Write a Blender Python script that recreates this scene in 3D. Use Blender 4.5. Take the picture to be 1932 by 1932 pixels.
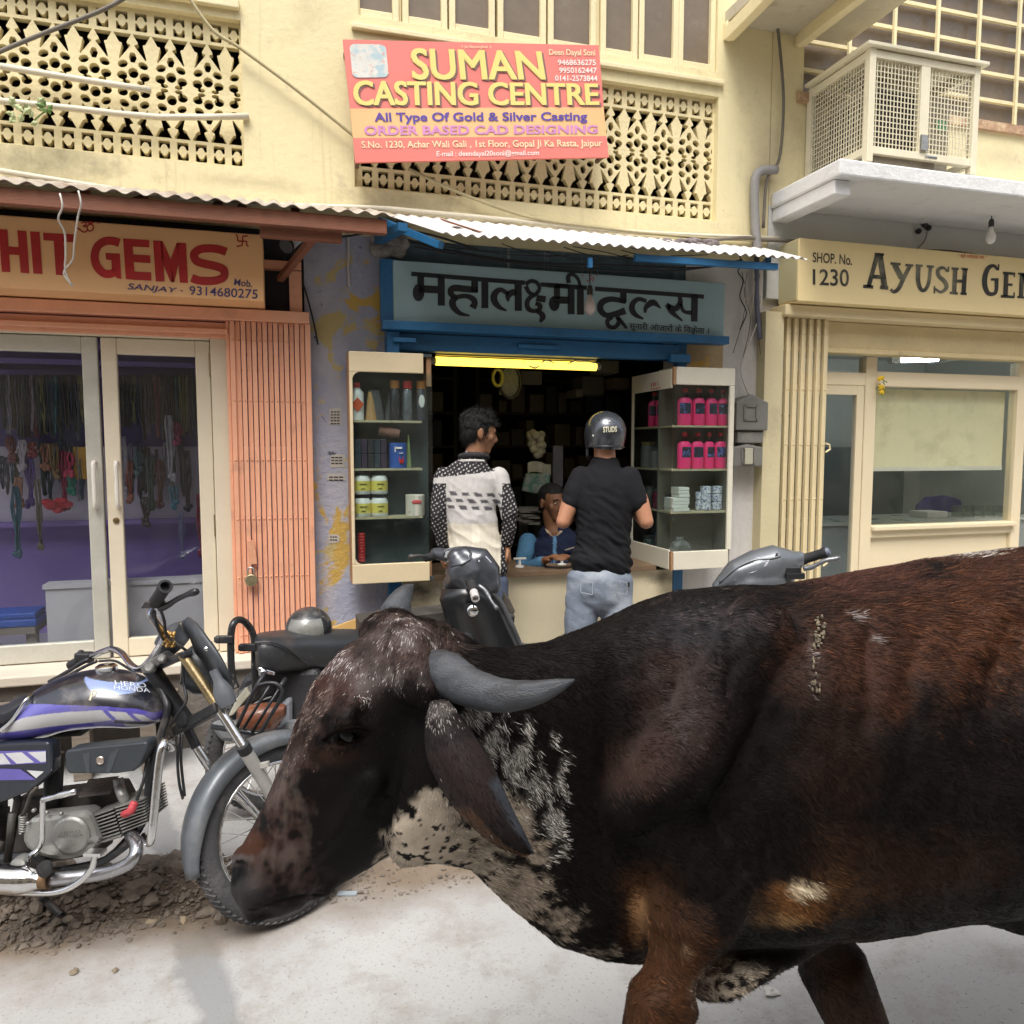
import bpy, bmesh, math, random
import numpy as np
from mathutils import Vector, Matrix, Quaternion, noise as mnoise
for _o in list(bpy.data.objects): bpy.data.objects.remove(_o)
SC = bpy.context.scene
COL = SC.collection
random.seed(11); RNG = np.random.default_rng(11)

# ------------------------------------------------------------------ camera, light, exposure
YAW, PIT, FPX = math.radians(16.62), math.radians(4.67), 1450.0
CAM = Vector((0, -4.5, 1.6))
cd = bpy.data.cameras.new('camera'); camo = bpy.data.objects.new('camera', cd); COL.objects.link(camo)
camo.location = CAM; camo.rotation_euler = (math.pi/2 - PIT, 0, -YAW)
cd.sensor_width = 36; cd.lens = 36*FPX/1932; cd.clip_end = 2000; cd.clip_start = 0.02
SC.camera = camo
SUN_EL, SUN_AZ = math.radians(62), math.radians(205)      # azimuth clockwise from +Y (north)
w = bpy.data.worlds.new('World'); SC.world = w; w.use_nodes = True
nt = w.node_tree; nt.nodes.clear()
sky = nt.nodes.new('ShaderNodeTexSky'); sky.sky_type = 'NISHITA'; sky.sun_disc = False
sky.sun_elevation = SUN_EL; sky.sun_rotation = SUN_AZ; sky.dust_density = 4.0; sky.air_density = 1.0; sky.ozone_density = 1.0
hs = nt.nodes.new('ShaderNodeHueSaturation'); hs.inputs['Saturation'].default_value = 0.38
bg = nt.nodes.new('ShaderNodeBackground'); bg.inputs[1].default_value = 0.15
wo = nt.nodes.new('ShaderNodeOutputWorld')
nt.links.new(sky.outputs[0], hs.inputs['Color']); nt.links.new(hs.outputs[0], bg.inputs[0]); nt.links.new(bg.outputs[0], wo.inputs[0])
sl = bpy.data.lights.new('sun', 'SUN'); sl.energy = 1.2; sl.angle = math.radians(30); sl.color = (1, .965, .91)
so = bpy.data.objects.new('sun', sl); COL.objects.link(so)
sd = Vector((math.sin(SUN_AZ)*math.cos(SUN_EL), math.cos(SUN_AZ)*math.cos(SUN_EL), math.sin(SUN_EL)))
so.rotation_euler = (-sd).to_track_quat('-Z', 'Y').to_euler()
SC.view_settings.view_transform = 'Standard'; SC.view_settings.look = 'None'; SC.view_settings.gamma = 1
SC.view_settings.exposure = 1.06
SC.cycles.max_bounces = 8; SC.cycles.transparent_max_bounces = 12
SC.cycles.use_denoising = True

# ------------------------------------------------------------------ pixel (1932 px wide photograph) to world helpers
_c, _s, _cp, _sp = math.cos(YAW), math.sin(YAW), math.cos(PIT), math.sin(PIT)
FW = Vector((_s*_cp, _c*_cp, -_sp)); RT = Vector((_c, -_s, 0)); UP = Vector((_s*_sp, _c*_sp, _cp)); UZ = Vector((0, 0, 1))
FH = Vector((_s, _c, 0))
def ray(u, v): return FW + RT*((u-966)/FPX) + UP*((966-v)/FPX)
def W(u, v, y=0.0):
    d = ray(u, v); return CAM + d*((y-CAM.y)/d.y)
def G(u, v, z=0.0):
    d = ray(u, v); return CAM + d*((z-CAM.z)/d.z)
def D(u, v, t): return CAM + ray(u, v)*t
def X(u, v, y=0.0): return W(u, v, y).x
def Z(u, v, y=0.0): return W(u, v, y).z
def on_plane(u, v, p0, n):
    d = ray(u, v); return CAM + d*((p0-CAM).dot(n)/d.dot(n))

# ------------------------------------------------------------------ materials
def srgb(r, g, b, k=1.0):
    f = lambda c: (c/255/12.92 if c/255 <= .04045 else ((c/255+.055)/1.055)**2.4)*k
    return (f(r), f(g), f(b))
MATS = {}
def nodes_mat(name):
    m = bpy.data.materials.new(name); m.use_nodes = True
    return m, m.node_tree, m.node_tree.nodes['Principled BSDF']
def _mix(nt, fac, a, b, mode='MIX'):
    n = nt.nodes.new('ShaderNodeMix'); n.data_type = 'RGBA'; n.blend_type = mode
    for s, v in ((n.inputs[0], fac), (n.inputs[6], a), (n.inputs[7], b)):
        if hasattr(v, 'is_output'): nt.links.new(v, s)
        elif isinstance(v, (int, float)): s.default_value = v
        else: s.default_value = (*v[:3], 1)
    return n.outputs[2]
def _noise(nt, co, scale, detail=5, rough=.6, dist=0.0):
    n = nt.nodes.new('ShaderNodeTexNoise'); n.inputs['Scale'].default_value = scale
    n.inputs['Detail'].default_value = detail; n.inputs['Roughness'].default_value = rough; n.inputs['Distortion'].default_value = dist
    nt.links.new(co, n.inputs['Vector']); return n.outputs[0]
def _ramp(nt, f, lo, hi):
    n = nt.nodes.new('ShaderNodeMapRange'); n.inputs[1].default_value = lo; n.inputs[2].default_value = hi
    nt.links.new(f, n.inputs[0]); return n.outputs[0]
def _co(nt, stretch=None):
    t = nt.nodes.new('ShaderNodeNewGeometry').outputs['Position']
    if stretch:
        mp = nt.nodes.new('ShaderNodeMapping'); mp.inputs['Scale'].default_value = stretch
        nt.links.new(t, mp.inputs[0]); t = mp.outputs[0]
    return t
def paint(name, col, rough=.6, var=.15, scale=4, fine=40, bump=.15, metal=0.0, grime=None, peels=(), streak=None, spec=.5, coat=0.0, stretch=None, spots=()):
    """weathered surface: broad tone variation + fine speckle + grime patches + peeled patches + vertical streaks"""
    if name in MATS: return MATS[name]
    m, nt, p = nodes_mat(name)
    co = _co(nt, stretch)
    c = col
    n1 = _ramp(nt, _noise(nt, co, scale, 6), .3, .7); n2 = _ramp(nt, _noise(nt, co, fine, 4), .3, .7)
    dk = tuple(x*(1-var) for x in col); lt = tuple(min(.95, x*(1+var)) for x in col)
    c = _mix(nt, n1, dk, lt); c = _mix(nt, n2, c, _mix(nt, .5, c, dk), 'MIX')
    hgt = n2
    for (pc, sc, lo, hi) in peels:
        f = _ramp(nt, _noise(nt, co, sc, 8, .62, .4), lo, hi); c = _mix(nt, f, c, pc)
    if grime:
        gc, sc, lo, hi = grime
        c = _mix(nt, _ramp(nt, _noise(nt, co, sc, 8, .7), lo, hi), c, gc)
    if streak:
        gc, lo, hi = streak
        co2 = _co(nt, (14, 14, .7)); c = _mix(nt, _ramp(nt, _noise(nt, co2, 1.6, 5, .6), lo, hi), c, gc)
    for (pt, rx, rz, sc_, st_) in spots:                 # a stain with its own place and ragged edge
        v1 = nt.nodes.new('ShaderNodeVectorMath'); v1.operation = 'SUBTRACT'; v1.inputs[1].default_value = pt; nt.links.new(co, v1.inputs[0])
        v2 = nt.nodes.new('ShaderNodeVectorMath'); v2.operation = 'MULTIPLY'; v2.inputs[1].default_value = (1/rx, 0, 1/rz); nt.links.new(v1.outputs[0], v2.inputs[0])
        v3 = nt.nodes.new('ShaderNodeVectorMath'); v3.operation = 'LENGTH'; nt.links.new(v2.outputs[0], v3.inputs[0])
        ad = nt.nodes.new('ShaderNodeMath'); ad.operation = 'MULTIPLY_ADD'; ad.inputs[1].default_value = 2.4; nt.links.new(_noise(nt, co, 5, 9, .72), ad.inputs[0]); nt.links.new(v3.outputs['Value'], ad.inputs[2])
        ml = nt.nodes.new('ShaderNodeMath'); ml.operation = 'MULTIPLY'; ml.inputs[1].default_value = st_; nt.links.new(_ramp(nt, ad.outputs[0], 2.1, 1.3), ml.inputs[0]); c = _mix(nt, ml.outputs[0], c, sc_)
    nt.links.new(c, p.inputs['Base Color'])
    p.inputs['Metallic'].default_value = metal; p.inputs['Specular IOR Level'].default_value = spec
    if coat: p.inputs['Coat Weight'].default_value = coat; p.inputs['Coat Roughness'].default_value = .08
    r = nt.nodes.new('ShaderNodeMapRange'); r.inputs[3].default_value = max(.03, rough-.1); r.inputs[4].default_value = min(1, rough+.12)
    nt.links.new(n1, r.inputs[0]); nt.links.new(r.outputs[0], p.inputs['Roughness'])
    if bump:
        b = nt.nodes.new('ShaderNodeBump'); b.inputs['Strength'].default_value = bump; b.inputs['Distance'].default_value = .01
        nt.links.new(hgt, b.inputs['Height']); nt.links.new(b.outputs[0], p.inputs['Normal'])
    MATS[name] = m; return m
def glass(name, tint=(.9, .95, .95), rough=.02, alpha=.25):
    """thin pane: mostly see-through with a mirror-like coat and a little dust"""
    if name in MATS: return MATS[name]
    m, nt, p = nodes_mat(name)
    out = nt.nodes['Material Output']
    tr = nt.nodes.new('ShaderNodeBsdfTransparent'); tr.inputs[0].default_value = (*tint, 1)
    gl = nt.nodes.new('ShaderNodeBsdfGlossy'); gl.inputs['Roughness'].default_value = rough
    df = nt.nodes.new('ShaderNodeBsdfDiffuse'); df.inputs[0].default_value = (.55, .55, .5, 1)
    lw = nt.nodes.new('ShaderNodeLayerWeight'); lw.inputs[0].default_value = .5
    pw = nt.nodes.new('ShaderNodeMath'); pw.operation = 'POWER'; pw.inputs[1].default_value = 5; nt.links.new(lw.outputs['Facing'], pw.inputs[0])
    fr = nt.nodes.new('ShaderNodeMath'); fr.operation = 'MULTIPLY_ADD'; fr.inputs[1].default_value = .8; fr.inputs[2].default_value = .03; nt.links.new(pw.outputs[0], fr.inputs[0])
    mx = nt.nodes.new('ShaderNodeMixShader'); nt.links.new(fr.outputs[0], mx.inputs[0]); nt.links.new(tr.outputs[0], mx.inputs[1]); nt.links.new(gl.outputs[0], mx.inputs[2])
    m2 = nt.nodes.new('ShaderNodeMixShader')
    f = _ramp(nt, _noise(nt, _co(nt), 6, 8, .7), .35, .9)
    mul = nt.nodes.new('ShaderNodeMath'); mul.operation = 'MULTIPLY'; mul.inputs[1].default_value = alpha; nt.links.new(f, mul.inputs[0])
    nt.links.new(mul.outputs[0], m2.inputs[0]); nt.links.new(mx.outputs[0], m2.inputs[1]); nt.links.new(df.outputs[0], m2.inputs[2])
    nt.links.new(m2.outputs[0], out.inputs[0]); MATS[name] = m; return m
def glow(name, col, strength):
    m, nt, p = nodes_mat(name); p.inputs['Base Color'].default_value = (*col, 1)
    p.inputs['Emission Color'].default_value = (*col, 1); p.inputs['Emission Strength'].default_value = strength
    MATS[name] = m; return m
def attr_mat(name, attr='coat', rough=.7, spec=.3, sheen=0.0, bump=0.0):
    m, nt, p = nodes_mat(name)
    a = nt.nodes.new('ShaderNodeAttribute'); a.attribute_name = attr
    nt.links.new(a.outputs['Color'], p.inputs['Base Color']); p.inputs['Roughness'].default_value = rough; p.inputs['Specular IOR Level'].default_value = spec
    if bump:
        n = _noise(nt, _co(nt), 260, 3)
        b = nt.nodes.new('ShaderNodeBump'); b.inputs['Strength'].default_value = bump; b.inputs['Distance'].default_value = .004
        nt.links.new(n, b.inputs['Height']); nt.links.new(b.outputs[0], p.inputs['Normal'])
    MATS[name] = m; return m

# ------------------------------------------------------------------ objects
def thing(name, label, cat, loc, group=None):
    o = bpy.data.objects.new(name, None); COL.objects.link(o); o.location = loc; o.empty_display_size = .1
    o['label'] = label; o['category'] = cat
    if group: o['group'] = group
    return o
def tag(o, label, cat, group=None):
    o['label'] = label; o['category'] = cat
    if group: o['group'] = group
    return o
def wloc(o):
    v = Vector((0, 0, 0))
    while o is not None: v += o.location; o = o.parent
    return v
class MB:
    """collects world-space geometry, builds ONE mesh object (local to its parent's location)"""
    def __init__(s): s.v = []; s.f = []; s.mi = []; s.m = 0; s.cols = None
    def add(s, vs, fs):
        k = len(s.v); s.v += [tuple(x) for x in vs]; s.f += [tuple(i+k for i in f) for f in fs]; s.mi += [s.m]*len(fs); return s
    def box(s, a, b):
        x0, y0, z0 = (min(a[i], b[i]) for i in range(3)); x1, y1, z1 = (max(a[i], b[i]) for i in range(3))
        return s.add([(x0,y0,z0),(x1,y0,z0),(x1,y1,z0),(x0,y1,z0),(x0,y0,z1),(x1,y0,z1),(x1,y1,z1),(x0,y1,z1)],
                     [(0,3,2,1),(4,5,6,7),(0,1,5,4),(1,2,6,5),(2,3,7,6),(3,0,4,7)])
    def obox(s, c, ax, ay, az):
        c = Vector(c); P = [c + ax*i + ay*j + az*k for k in (-1,1) for j in (-1,1) for i in (-1,1)]
        return s.add(P, [(0,2,3,1),(4,5,7,6),(0,1,5,4),(1,3,7,5),(3,2,6,7),(2,0,4,6)])
    def bar(s, a, b, w, h, up=UZ):
        a = Vector(a); b = Vector(b); d = (b-a); L = d.length; d = d/max(L, 1e-9)
        side = d.cross(up)
        if side.length < 1e-4: side = d.cross(Vector((0, 1, 0)))
        side.normalize(); u2 = side.cross(d)
        return s.obox((a+b)/2, d*(L/2), side*(w/2), u2*(h/2))
    def slab(s, quad, n, t):
        """quad (4+ pts, front face) extruded by -n*t"""
        q = [Vector(p) for p in quad]; k = len(q); b = [p - n*t for p in q]
        return s.add(q+b, [tuple(range(k)), tuple(range(2*k-1, k-1, -1))] + [(i, i+k, (i+1) % k + k, (i+1) % k) for i in range(k)])
    def tube(s, pts, r, n=8, caps=True, closed=False):
        pts = [Vector(p) for p in pts]; m = len(pts); rr = r if isinstance(r, (list, tuple)) else [r]*m
        vs = []; fs = []; prev = None
        for i, p in enumerate(pts):
            if closed: t = pts[(i+1) % m]-pts[i-1]
            else: t = pts[min(i+1, m-1)]-pts[max(i-1, 0)]
            t = t.normalized() if t.length > 1e-9 else Vector((0, 0, 1))
            if prev is None:
                a = t.cross(UZ); a = a if a.length > .05 else t.cross(Vector((0, 1, 0)))
            else: a = prev - t*prev.dot(t)
            a.normalize(); prev = a; b = t.cross(a)
            for k in range(n):
                th = 2*math.pi*k/n; vs.append(p + (a*math.cos(th)+b*math.sin(th))*rr[i])
        for i in range(m-1 if not closed else m):
            j = (i+1) % m
            for k in range(n): fs.append((i*n+k, i*n+(k+1) % n, j*n+(k+1) % n, j*n+k))
        if caps and not closed:
            fs.append(tuple(range(n-1, -1, -1))); fs.append(tuple(range((m-1)*n, m*n)))
        return s.add(vs, fs)
    def lathe(s, prof, c, ax=UZ, n=20, sx=1.0, sy=1.0, ref=None):
        """prof: [(r, h)] along axis ax from point c"""
        c = Vector(c); ax = Vector(ax).normalized(); a = ref or (ax.cross(Vector((0, 1, 0))) if abs(ax.y) < .9 else ax.cross(Vector((1, 0, 0))))
        a = (a-ax*a.dot(ax)).normalized(); b = ax.cross(a); vs = []; fs = []
        for r, h in prof:
            for k in range(n):
                th = 2*math.pi*k/n; vs.append(c+ax*h+(a*math.cos(th)*sx+b*math.sin(th)*sy)*r)
        for i in range(len(prof)-1):
            for k in range(n): fs.append((i*n+k, i*n+(k+1) % n, (i+1)*n+(k+1) % n, (i+1)*n+k))
        fs.append(tuple(range(n-1, -1, -1))); fs.append(tuple(range((len(prof)-1)*n, len(prof)*n)))
        return s.add(vs, fs)
    def ball(s, c, rx, ry=None, rz=None, n=14, m=9, ax=None):
        ry = ry or rx; rz = rz or rx; c = Vector(c); ax = ax or (Vector((1,0,0)), Vector((0,1,0)), Vector((0,0,1)))
        vs = [c-ax[2]*rz]; fs = []
        for i in range(1, m):
            ph = -math.pi/2+math.pi*i/m
            for k in range(n):
                th = 2*math.pi*k/n; vs.append(c+ax[0]*rx*math.cos(ph)*math.cos(th)+ax[1]*ry*math.cos(ph)*math.sin(th)+ax[2]*rz*math.sin(ph))
        vs.append(c+ax[2]*rz); L = len(vs)-1
        for k in range(n):
            fs.append((0, 1+(k+1) % n, 1+k)); fs.append((L, L-n+k, L-n+(k+1) % n))
        for i in range(m-2):
            for k in range(n): fs.append((1+i*n+k, 1+i*n+(k+1) % n, 1+(i+1)*n+(k+1) % n, 1+(i+1)*n+k))
        return s.add(vs, fs)
    def loft(s, rings, caps=True, closed=True):
        n = len(rings[0]); vs = [p for r in rings for p in r]; fs = []
        for i in range(len(rings)-1):
            for k in range(n if closed else n-1): fs.append((i*n+k, i*n+(k+1) % n, (i+1)*n+(k+1) % n, (i+1)*n+k))
        if caps and closed: fs.append(tuple(range(n-1, -1, -1))); fs.append(tuple(range((len(rings)-1)*n, len(rings)*n)))
        return s.add(vs, fs)
    def build(s, name, mats, parent=None, bevel=0.0, smooth=False, subsurf=0, loc=None, kind=None):
        if not isinstance(mats, (list, tuple)): mats = [mats]
        if parent is not None: o0 = wloc(parent)
        elif loc is not None: o0 = Vector(loc)
        else:
            a = np.array(s.v); o0 = Vector(((a[:,0].min()+a[:,0].max())/2, (a[:,1].min()+a[:,1].max())/2, a[:,2].min()))
        me = bpy.data.meshes.new(name)
        me.from_pydata([tuple(Vector(p)-o0) for p in s.v], [], s.f); me.validate()
        for m in mats: me.materials.append(m)
        if len(mats) > 1 and len(me.polygons) == len(s.mi): me.polygons.foreach_set('material_index', s.mi)
        o = bpy.data.objects.new(name, me); COL.objects.link(o)
        if parent is not None: o.parent = parent
        else: o.location = o0
        bm = bmesh.new(); bm.from_mesh(me); bmesh.ops.recalc_face_normals(bm, faces=bm.faces); bm.to_mesh(me); bm.free()
        if smooth is True: me.shade_smooth()
        if smooth == 'auto':
            for p in me.polygons: p.use_smooth = True
            try: me.set_sharp_from_angle(angle=math.radians(38))
            except Exception: pass
        if bevel:
            b = o.modifiers.new('bevel', 'BEVEL'); b.width = bevel; b.segments = 2; b.limit_method = 'ANGLE'; b.angle_limit = math.radians(40)
        if subsurf:
            b = o.modifiers.new('sub', 'SUBSURF'); b.levels = subsurf; b.render_levels = subsurf
        if kind: o['kind'] = kind
        return o
def copy_tree(o, parent=None):
    c = o.copy(); COL.objects.link(c); c.parent = parent
    for ch in list(o.children): copy_tree(ch, c)
    return c
def shift(o, d): o.location = o.location + Vector(d); return o
def spline(pts, n=6):
    """Catmull-Rom through points (tuples of any length)"""
    P = [np.array(p, float) for p in pts]; P = [2*P[0]-P[1]]+P+[2*P[-1]-P[-2]]; out = []
    for i in range(1, len(P)-2):
        for k in range(n):
            t = k/n; a, b, c, d = P[i-1], P[i], P[i+1], P[i+2]
            out.append(.5*((2*b)+(-a+c)*t+(2*a-5*b+4*c-d)*t*t+(-a+3*b-3*c+d)*t**3))
    out.append(P[-2]); return out
def sv(pts, n=6): return [Vector(p) for p in spline([tuple(p) for p in pts], n)]

# ------------------------------------------------------------------ lettering
def font_mesh(txt, bold=0.0):
    cu = bpy.data.curves.new('lettering', 'FONT'); cu.body = txt; cu.offset = bold; cu.resolution_u = 4; cu.fill_mode = 'FRONT'
    o = bpy.data.objects.new('lettering', cu); COL.objects.link(o)
    bpy.context.view_layer.update()
    me = bpy.data.meshes.new_from_object(o.evaluated_get(bpy.context.evaluated_depsgraph_get()))
    v = [tuple(x.co) for x in me.vertices]; f = [tuple(p.vertices) for p in me.polygons]
    bpy.data.objects.remove(o); bpy.data.curves.remove(cu); bpy.data.meshes.remove(me); return v, f
def bil(q, s, t):
    """q TL,TR,BR,BL pixel quad; s right 0..1, t up 0..1"""
    tx = [q[0][i]+(q[1][i]-q[0][i])*s for i in (0, 1)]; bx = [q[3][i]+(q[2][i]-q[3][i])*s for i in (0, 1)]
    return (bx[0]+(tx[0]-bx[0])*t, bx[1]+(tx[1]-bx[1])*t)
def text_on(mb, txt, q, unproj, bold=0.0, box=None, shear=0.0):
    """flat lettering whose bounding box fills pixel quad q, laid on the sign's surface by unproj(u, v)"""
    v, f = font_mesh(txt, bold)
    a = np.array(v); x0, x1 = a[:,0].min(), a[:,0].max(); y0, y1 = (a[:,1].min(), a[:,1].max()) if box is None else box
    P = []
    for x, y, _ in v:
        s = (x-x0)/(x1-x0); t = (y-y0)/(y1-y0); P.append(unproj(*bil(q, s + shear*(t-.5), t)))
    mb.add(P, f)
def bold_text_on(mb, txt, q, p0, n, dy, step, w, h):
    """heavy lettering: shifted copies of the same letters, each a hair's breadth in front of the last"""
    k = 0
    for i in (-1, -.5, 0, .5, 1):
        for j in (-1, 0, 1):
            yy = dy-step*k; k += 1
            text_on(mb, txt, [(x+w*i, y+h*j) for x, y in q], lambda u, v, yy=yy: W(u, v, yy), 0.0)
def strokes_on(mb, pts, unproj, wd, smooth=5, cap=True):
    """a painted brush stroke: pixel polyline with width(s) in pixels"""
    if smooth: 
        ww = wd if isinstance(wd, (list, tuple)) else [wd]*len(pts)
        sp = spline([(p[0], p[1], w_) for p, w_ in zip(pts, ww)], smooth)
    else:
        ww = wd if isinstance(wd, (list, tuple)) else [wd]*len(pts); sp = [np.array((p[0], p[1], w_)) for p, w_ in zip(pts, ww)]
    L = []; Rr = []
    for i, p in enumerate(sp):
        t = sp[min(i+1, len(sp)-1)][:2]-sp[max(i-1, 0)][:2]; t = t/(np.linalg.norm(t)+1e-9); n = np.array((-t[1], t[0]))
        L.append(p[:2]+n*p[2]/2); Rr.append(p[:2]-n*p[2]/2)
    P = [unproj(*p) for p in L]+[unproj(*p) for p in Rr]; k = len(L)
    mb.add(P, [(i, i+1, k+i+1, k+i) for i in range(k-1)])
def poly_on(mb, pts, unproj):
    k = len(pts)
    from mathutils.geometry import tessellate_polygon
    tri = tessellate_polygon([[Vector((p[0], p[1], 0)) for p in pts]])
    mb.add([unproj(*p) for p in pts], [tuple(t) for t in tri])

# ------------------------------------------------------------------ organic bodies: overlapping lofts fused into one skin
def ring(c, ax, ay, rx, ry, n=20, pw=2.0):
    out = []
    for k in range(n):
        th = 2*math.pi*k/n; cx, sy = math.cos(th), math.sin(th)
        out.append(c+ax*(rx*math.copysign(abs(cx)**(2/pw), cx))+ay*(ry*math.copysign(abs(sy)**(2/pw), sy)))
    return out
def chain(mb, pts, side=None, n=16):
    """pts: [(pos, r) or (pos, r_side, r_other)]: tapered limb with rounded ends"""
    P = [Vector(p[0]) for p in pts]; rings = []; m = len(P)
    for i in range(m):
        t = (P[min(i+1, m-1)]-P[max(i-1, 0)]).normalized()
        a = (side if side is not None else (t.cross(UZ) if abs(t.z) < .9 else t.cross(Vector((0, 1, 0)))))
        a = (a-t*a.dot(t)).normalized(); b = t.cross(a); r1 = pts[i][1]; r2 = pts[i][2] if len(pts[i]) > 2 else r1
        if i == 0:
            for q in (.95, .7, .38): rings.append(ring(P[i]-t*q*min(r1, r2), a, b, r1*math.sqrt(1-q*q), r2*math.sqrt(1-q*q), n))
        rings.append(ring(P[i], a, b, r1, r2, n))
        if i == m-1:
            for q in (.38, .7, .95): rings.append(ring(P[i]+t*q*min(r1, r2), a, b, r1*math.sqrt(1-q*q), r2*math.sqrt(1-q*q), n))
    mb.loft(rings)
def fuse(mb, voxel, smooth=6, fac=.5):
    """voxel-remesh the overlapping solids into one continuous surface; returns (verts Nx3, faces list)"""
    me = bpy.data.meshes.new('fuse'); me.from_pydata([tuple(p) for p in mb.v], [], mb.f)
    bm = bmesh.new(); bm.from_mesh(me); bmesh.ops.recalc_face_normals(bm, faces=bm.faces); bm.to_mesh(me); bm.free()
    o = bpy.data.objects.new('fuse', me); COL.objects.link(o)
    r = o.modifiers.new('r', 'REMESH'); r.mode = 'VOXEL'; r.voxel_size = voxel; r.adaptivity = 0
    s = o.modifiers.new('s', 'SMOOTH'); s.factor = fac; s.iterations = smooth
    bpy.context.view_layer.update()
    ev = o.evaluated_get(bpy.context.evaluated_depsgraph_get()); m2 = bpy.data.meshes.new_from_object(ev)
    V = np.zeros(len(m2.vertices)*3, np.float32); m2.vertices.foreach_get('co', V); F = [tuple(p.vertices) for p in m2.polygons]
    bpy.data.objects.remove(o); bpy.data.meshes.remove(me); bpy.data.meshes.remove(m2)
    return V.reshape(-1, 3).astype(float), F
def skin_object(name, V, F, mat, parent, cols=None):
    o0 = wloc(parent) if parent is not None else Vector((0, 0, 0))
    me = bpy.data.meshes.new(name); me.from_pydata([tuple(v-np.array(o0)) for v in V], [], F)
    for p in me.polygons: p.use_smooth = True
    me.materials.append(mat)
    if cols is not None:
        at = me.color_attributes.new('coat', 'FLOAT_COLOR', 'POINT'); c4 = np.ones((len(V), 4), np.float32); c4[:, :3] = cols
        at.data.foreach_set('color', c4.ravel())
    o = bpy.data.objects.new(name, me); COL.objects.link(o)
    if parent is not None: o.parent = parent
    return o
def vnoise(P, s, oct=3):
    return np.array([mnoise.fractal(Vector(p)*s, 1.0, 2.0, oct) for p in P])
def hair_object(name, pts, cl, parent, r0=.0005, mat=None):
    n_tot, npt, _ = pts.shape; hc_ = bpy.data.hair_curves.new(name); hc_.add_curves([npt]*n_tot); o0 = np.array(wloc(parent))
    hc_.attributes['position'].data.foreach_set('vector', (pts-o0).astype(np.float32).ravel())
    ra = hc_.attributes.get('radius') or hc_.attributes.new('radius', 'FLOAT', 'POINT'); ra.data.foreach_set('value', np.tile(np.linspace(1, .15, npt)*r0, n_tot).astype(np.float32))
    at = hc_.attributes.new('coat', 'FLOAT_COLOR', 'CURVE'); c4 = np.ones((n_tot, 4), np.float32); c4[:, :3] = np.clip(cl, 0, 1); at.data.foreach_set('color', c4.ravel())
    hc_.materials.append(mat); o = bpy.data.objects.new(name, hc_); COL.objects.link(o); o.parent = parent; return o
# ------------------------------------------------------------------ palette
YEL = paint('yellow_wall', (.74, .65, .385), .85, .07, 1.3, 30, .15, grime=((.46, .38, .21), 2.2, .56, .9), streak=((.48, .40, .23), .58, .9), peels=(((.60, .52, .34), 7, .62, .70),), spots=((W(30, 300), .75, .16, (.30, .26, .16), .8), (W(760, 380), .5, .10, (.36, .29, .17), .7), (W(1545, 250), .3, .35, (.40, .33, .2), .6), (W(1100, 440), .8, .07, (.34, .28, .18), .6), (W(480, 345), .5, .06, (.42, .36, .22), .5), (W(1440, 330), .22, .5, (.45, .38, .25), .6), (W(1900, 300), .9, .12, (.45, .37, .24), .5)))
CREAM = paint('cream_trim', (.76, .66, .40), .65, .08, 3, 45, .15, grime=((.42, .28, .13), 9, .62, .85))
JALI = paint('jali_plaster', (.72, .62, .36), .8, .1, 3, 50, .25, grime=((.33, .27, .16), 5, .58, .9))
DARK = paint('dark_interior', (.02, .018, .016), .9, .3, 2, 20, 0)
DUSTGLASS = paint('dusty_pane', (.17, .13, .09), .35, .18, 2.5, 25, .05, grime=((.30, .25, .18), 4, .55, .9), spec=.5)
VIOLET = paint('violet_plaster', (.36, .375, .47), .85, .16, 2.2, 35, .35,
               peels=(((.52, .48, .48), 1.5, .46, .66), ((.55, .36, .09), 2.3, .545, .575), ((.50, .40, .18), 5.5, .57, .60), ((.09, .09, .11), 16, .66, .70)), grime=((.12, .13, .2), 2.1, .60, .85))
SALMON = paint('salmon_paint', (.79, .39, .24), .6, .09, 3, 50, .1, grime=((.42, .22, .15), 5, .56, .85), streak=((.45, .2, .12), .66, .9))
BLUE = paint('blue_paint', (.018, .13, .29), .45, .25, 4, 40, .12, grime=((.02, .03, .05), 6, .6, .9))
BROWNWOOD = paint('brown_timber', (.23, .085, .045), .7, .25, 3, 40, .3, grime=((.35, .17, .1), 8, .6, .85), stretch=(1, 8, 8))
ALU = paint('aluminium', (.58, .57, .50), .42, .12, 5, 60, .06, metal=.35, grime=((.28, .28, .25), 6, .62, .9))
ALUC = paint('cream_aluminium', (.70, .62, .47), .5, .06, 4, 50, .05)
WHITEW = paint('white_wall', (.60, .58, .55), .85, .1, 1.6, 35, .2, grime=((.33, .31, .28), 5, .6, .9), streak=((.38, .36, .32), .6, .95))
WHITECONC = paint('whitewashed_concrete', (.70, .70, .69), .85, .08, 2, 30, .25, grime=((.42, .41, .40), 6, .56, .85))
GREYWALL = paint('grey_soffit', (.55, .55, .52), .85, .07, 2, 30, .15, grime=((.4, .38, .34), 3, .6, .9))
SHOPCREAM = paint('shop_cream', (.72, .60, .36), .6, .07, 2, 40, .08, grime=((.36, .26, .12), 8, .64, .88))
PLAINCREAM = paint('counter_cream', (.66, .58, .40), .6, .08, 1.5, 30, .06, grime=((.14, .1, .06), 2.6, .62, .8), spots=((W(800, 1115), .28, .10, (.07, .055, .04), .9), (W(1250, 1090), .2, .08, (.12, .09, .06), .8)))
STONE = paint('step_stone', (.16, .14, .12), .85, .25, 3, 30, .4, grime=((.07, .06, .05), 4, .55, .85))
OLDWOOD = paint('grey_old_wood', (.22, .18, .14), .8, .3, 4, 50, .4, stretch=(1.5, 14, 14))
PURPLE = paint('purple_wall', (.25, .17, .46), .6, .12, 1.5, 20, .04)
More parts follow.
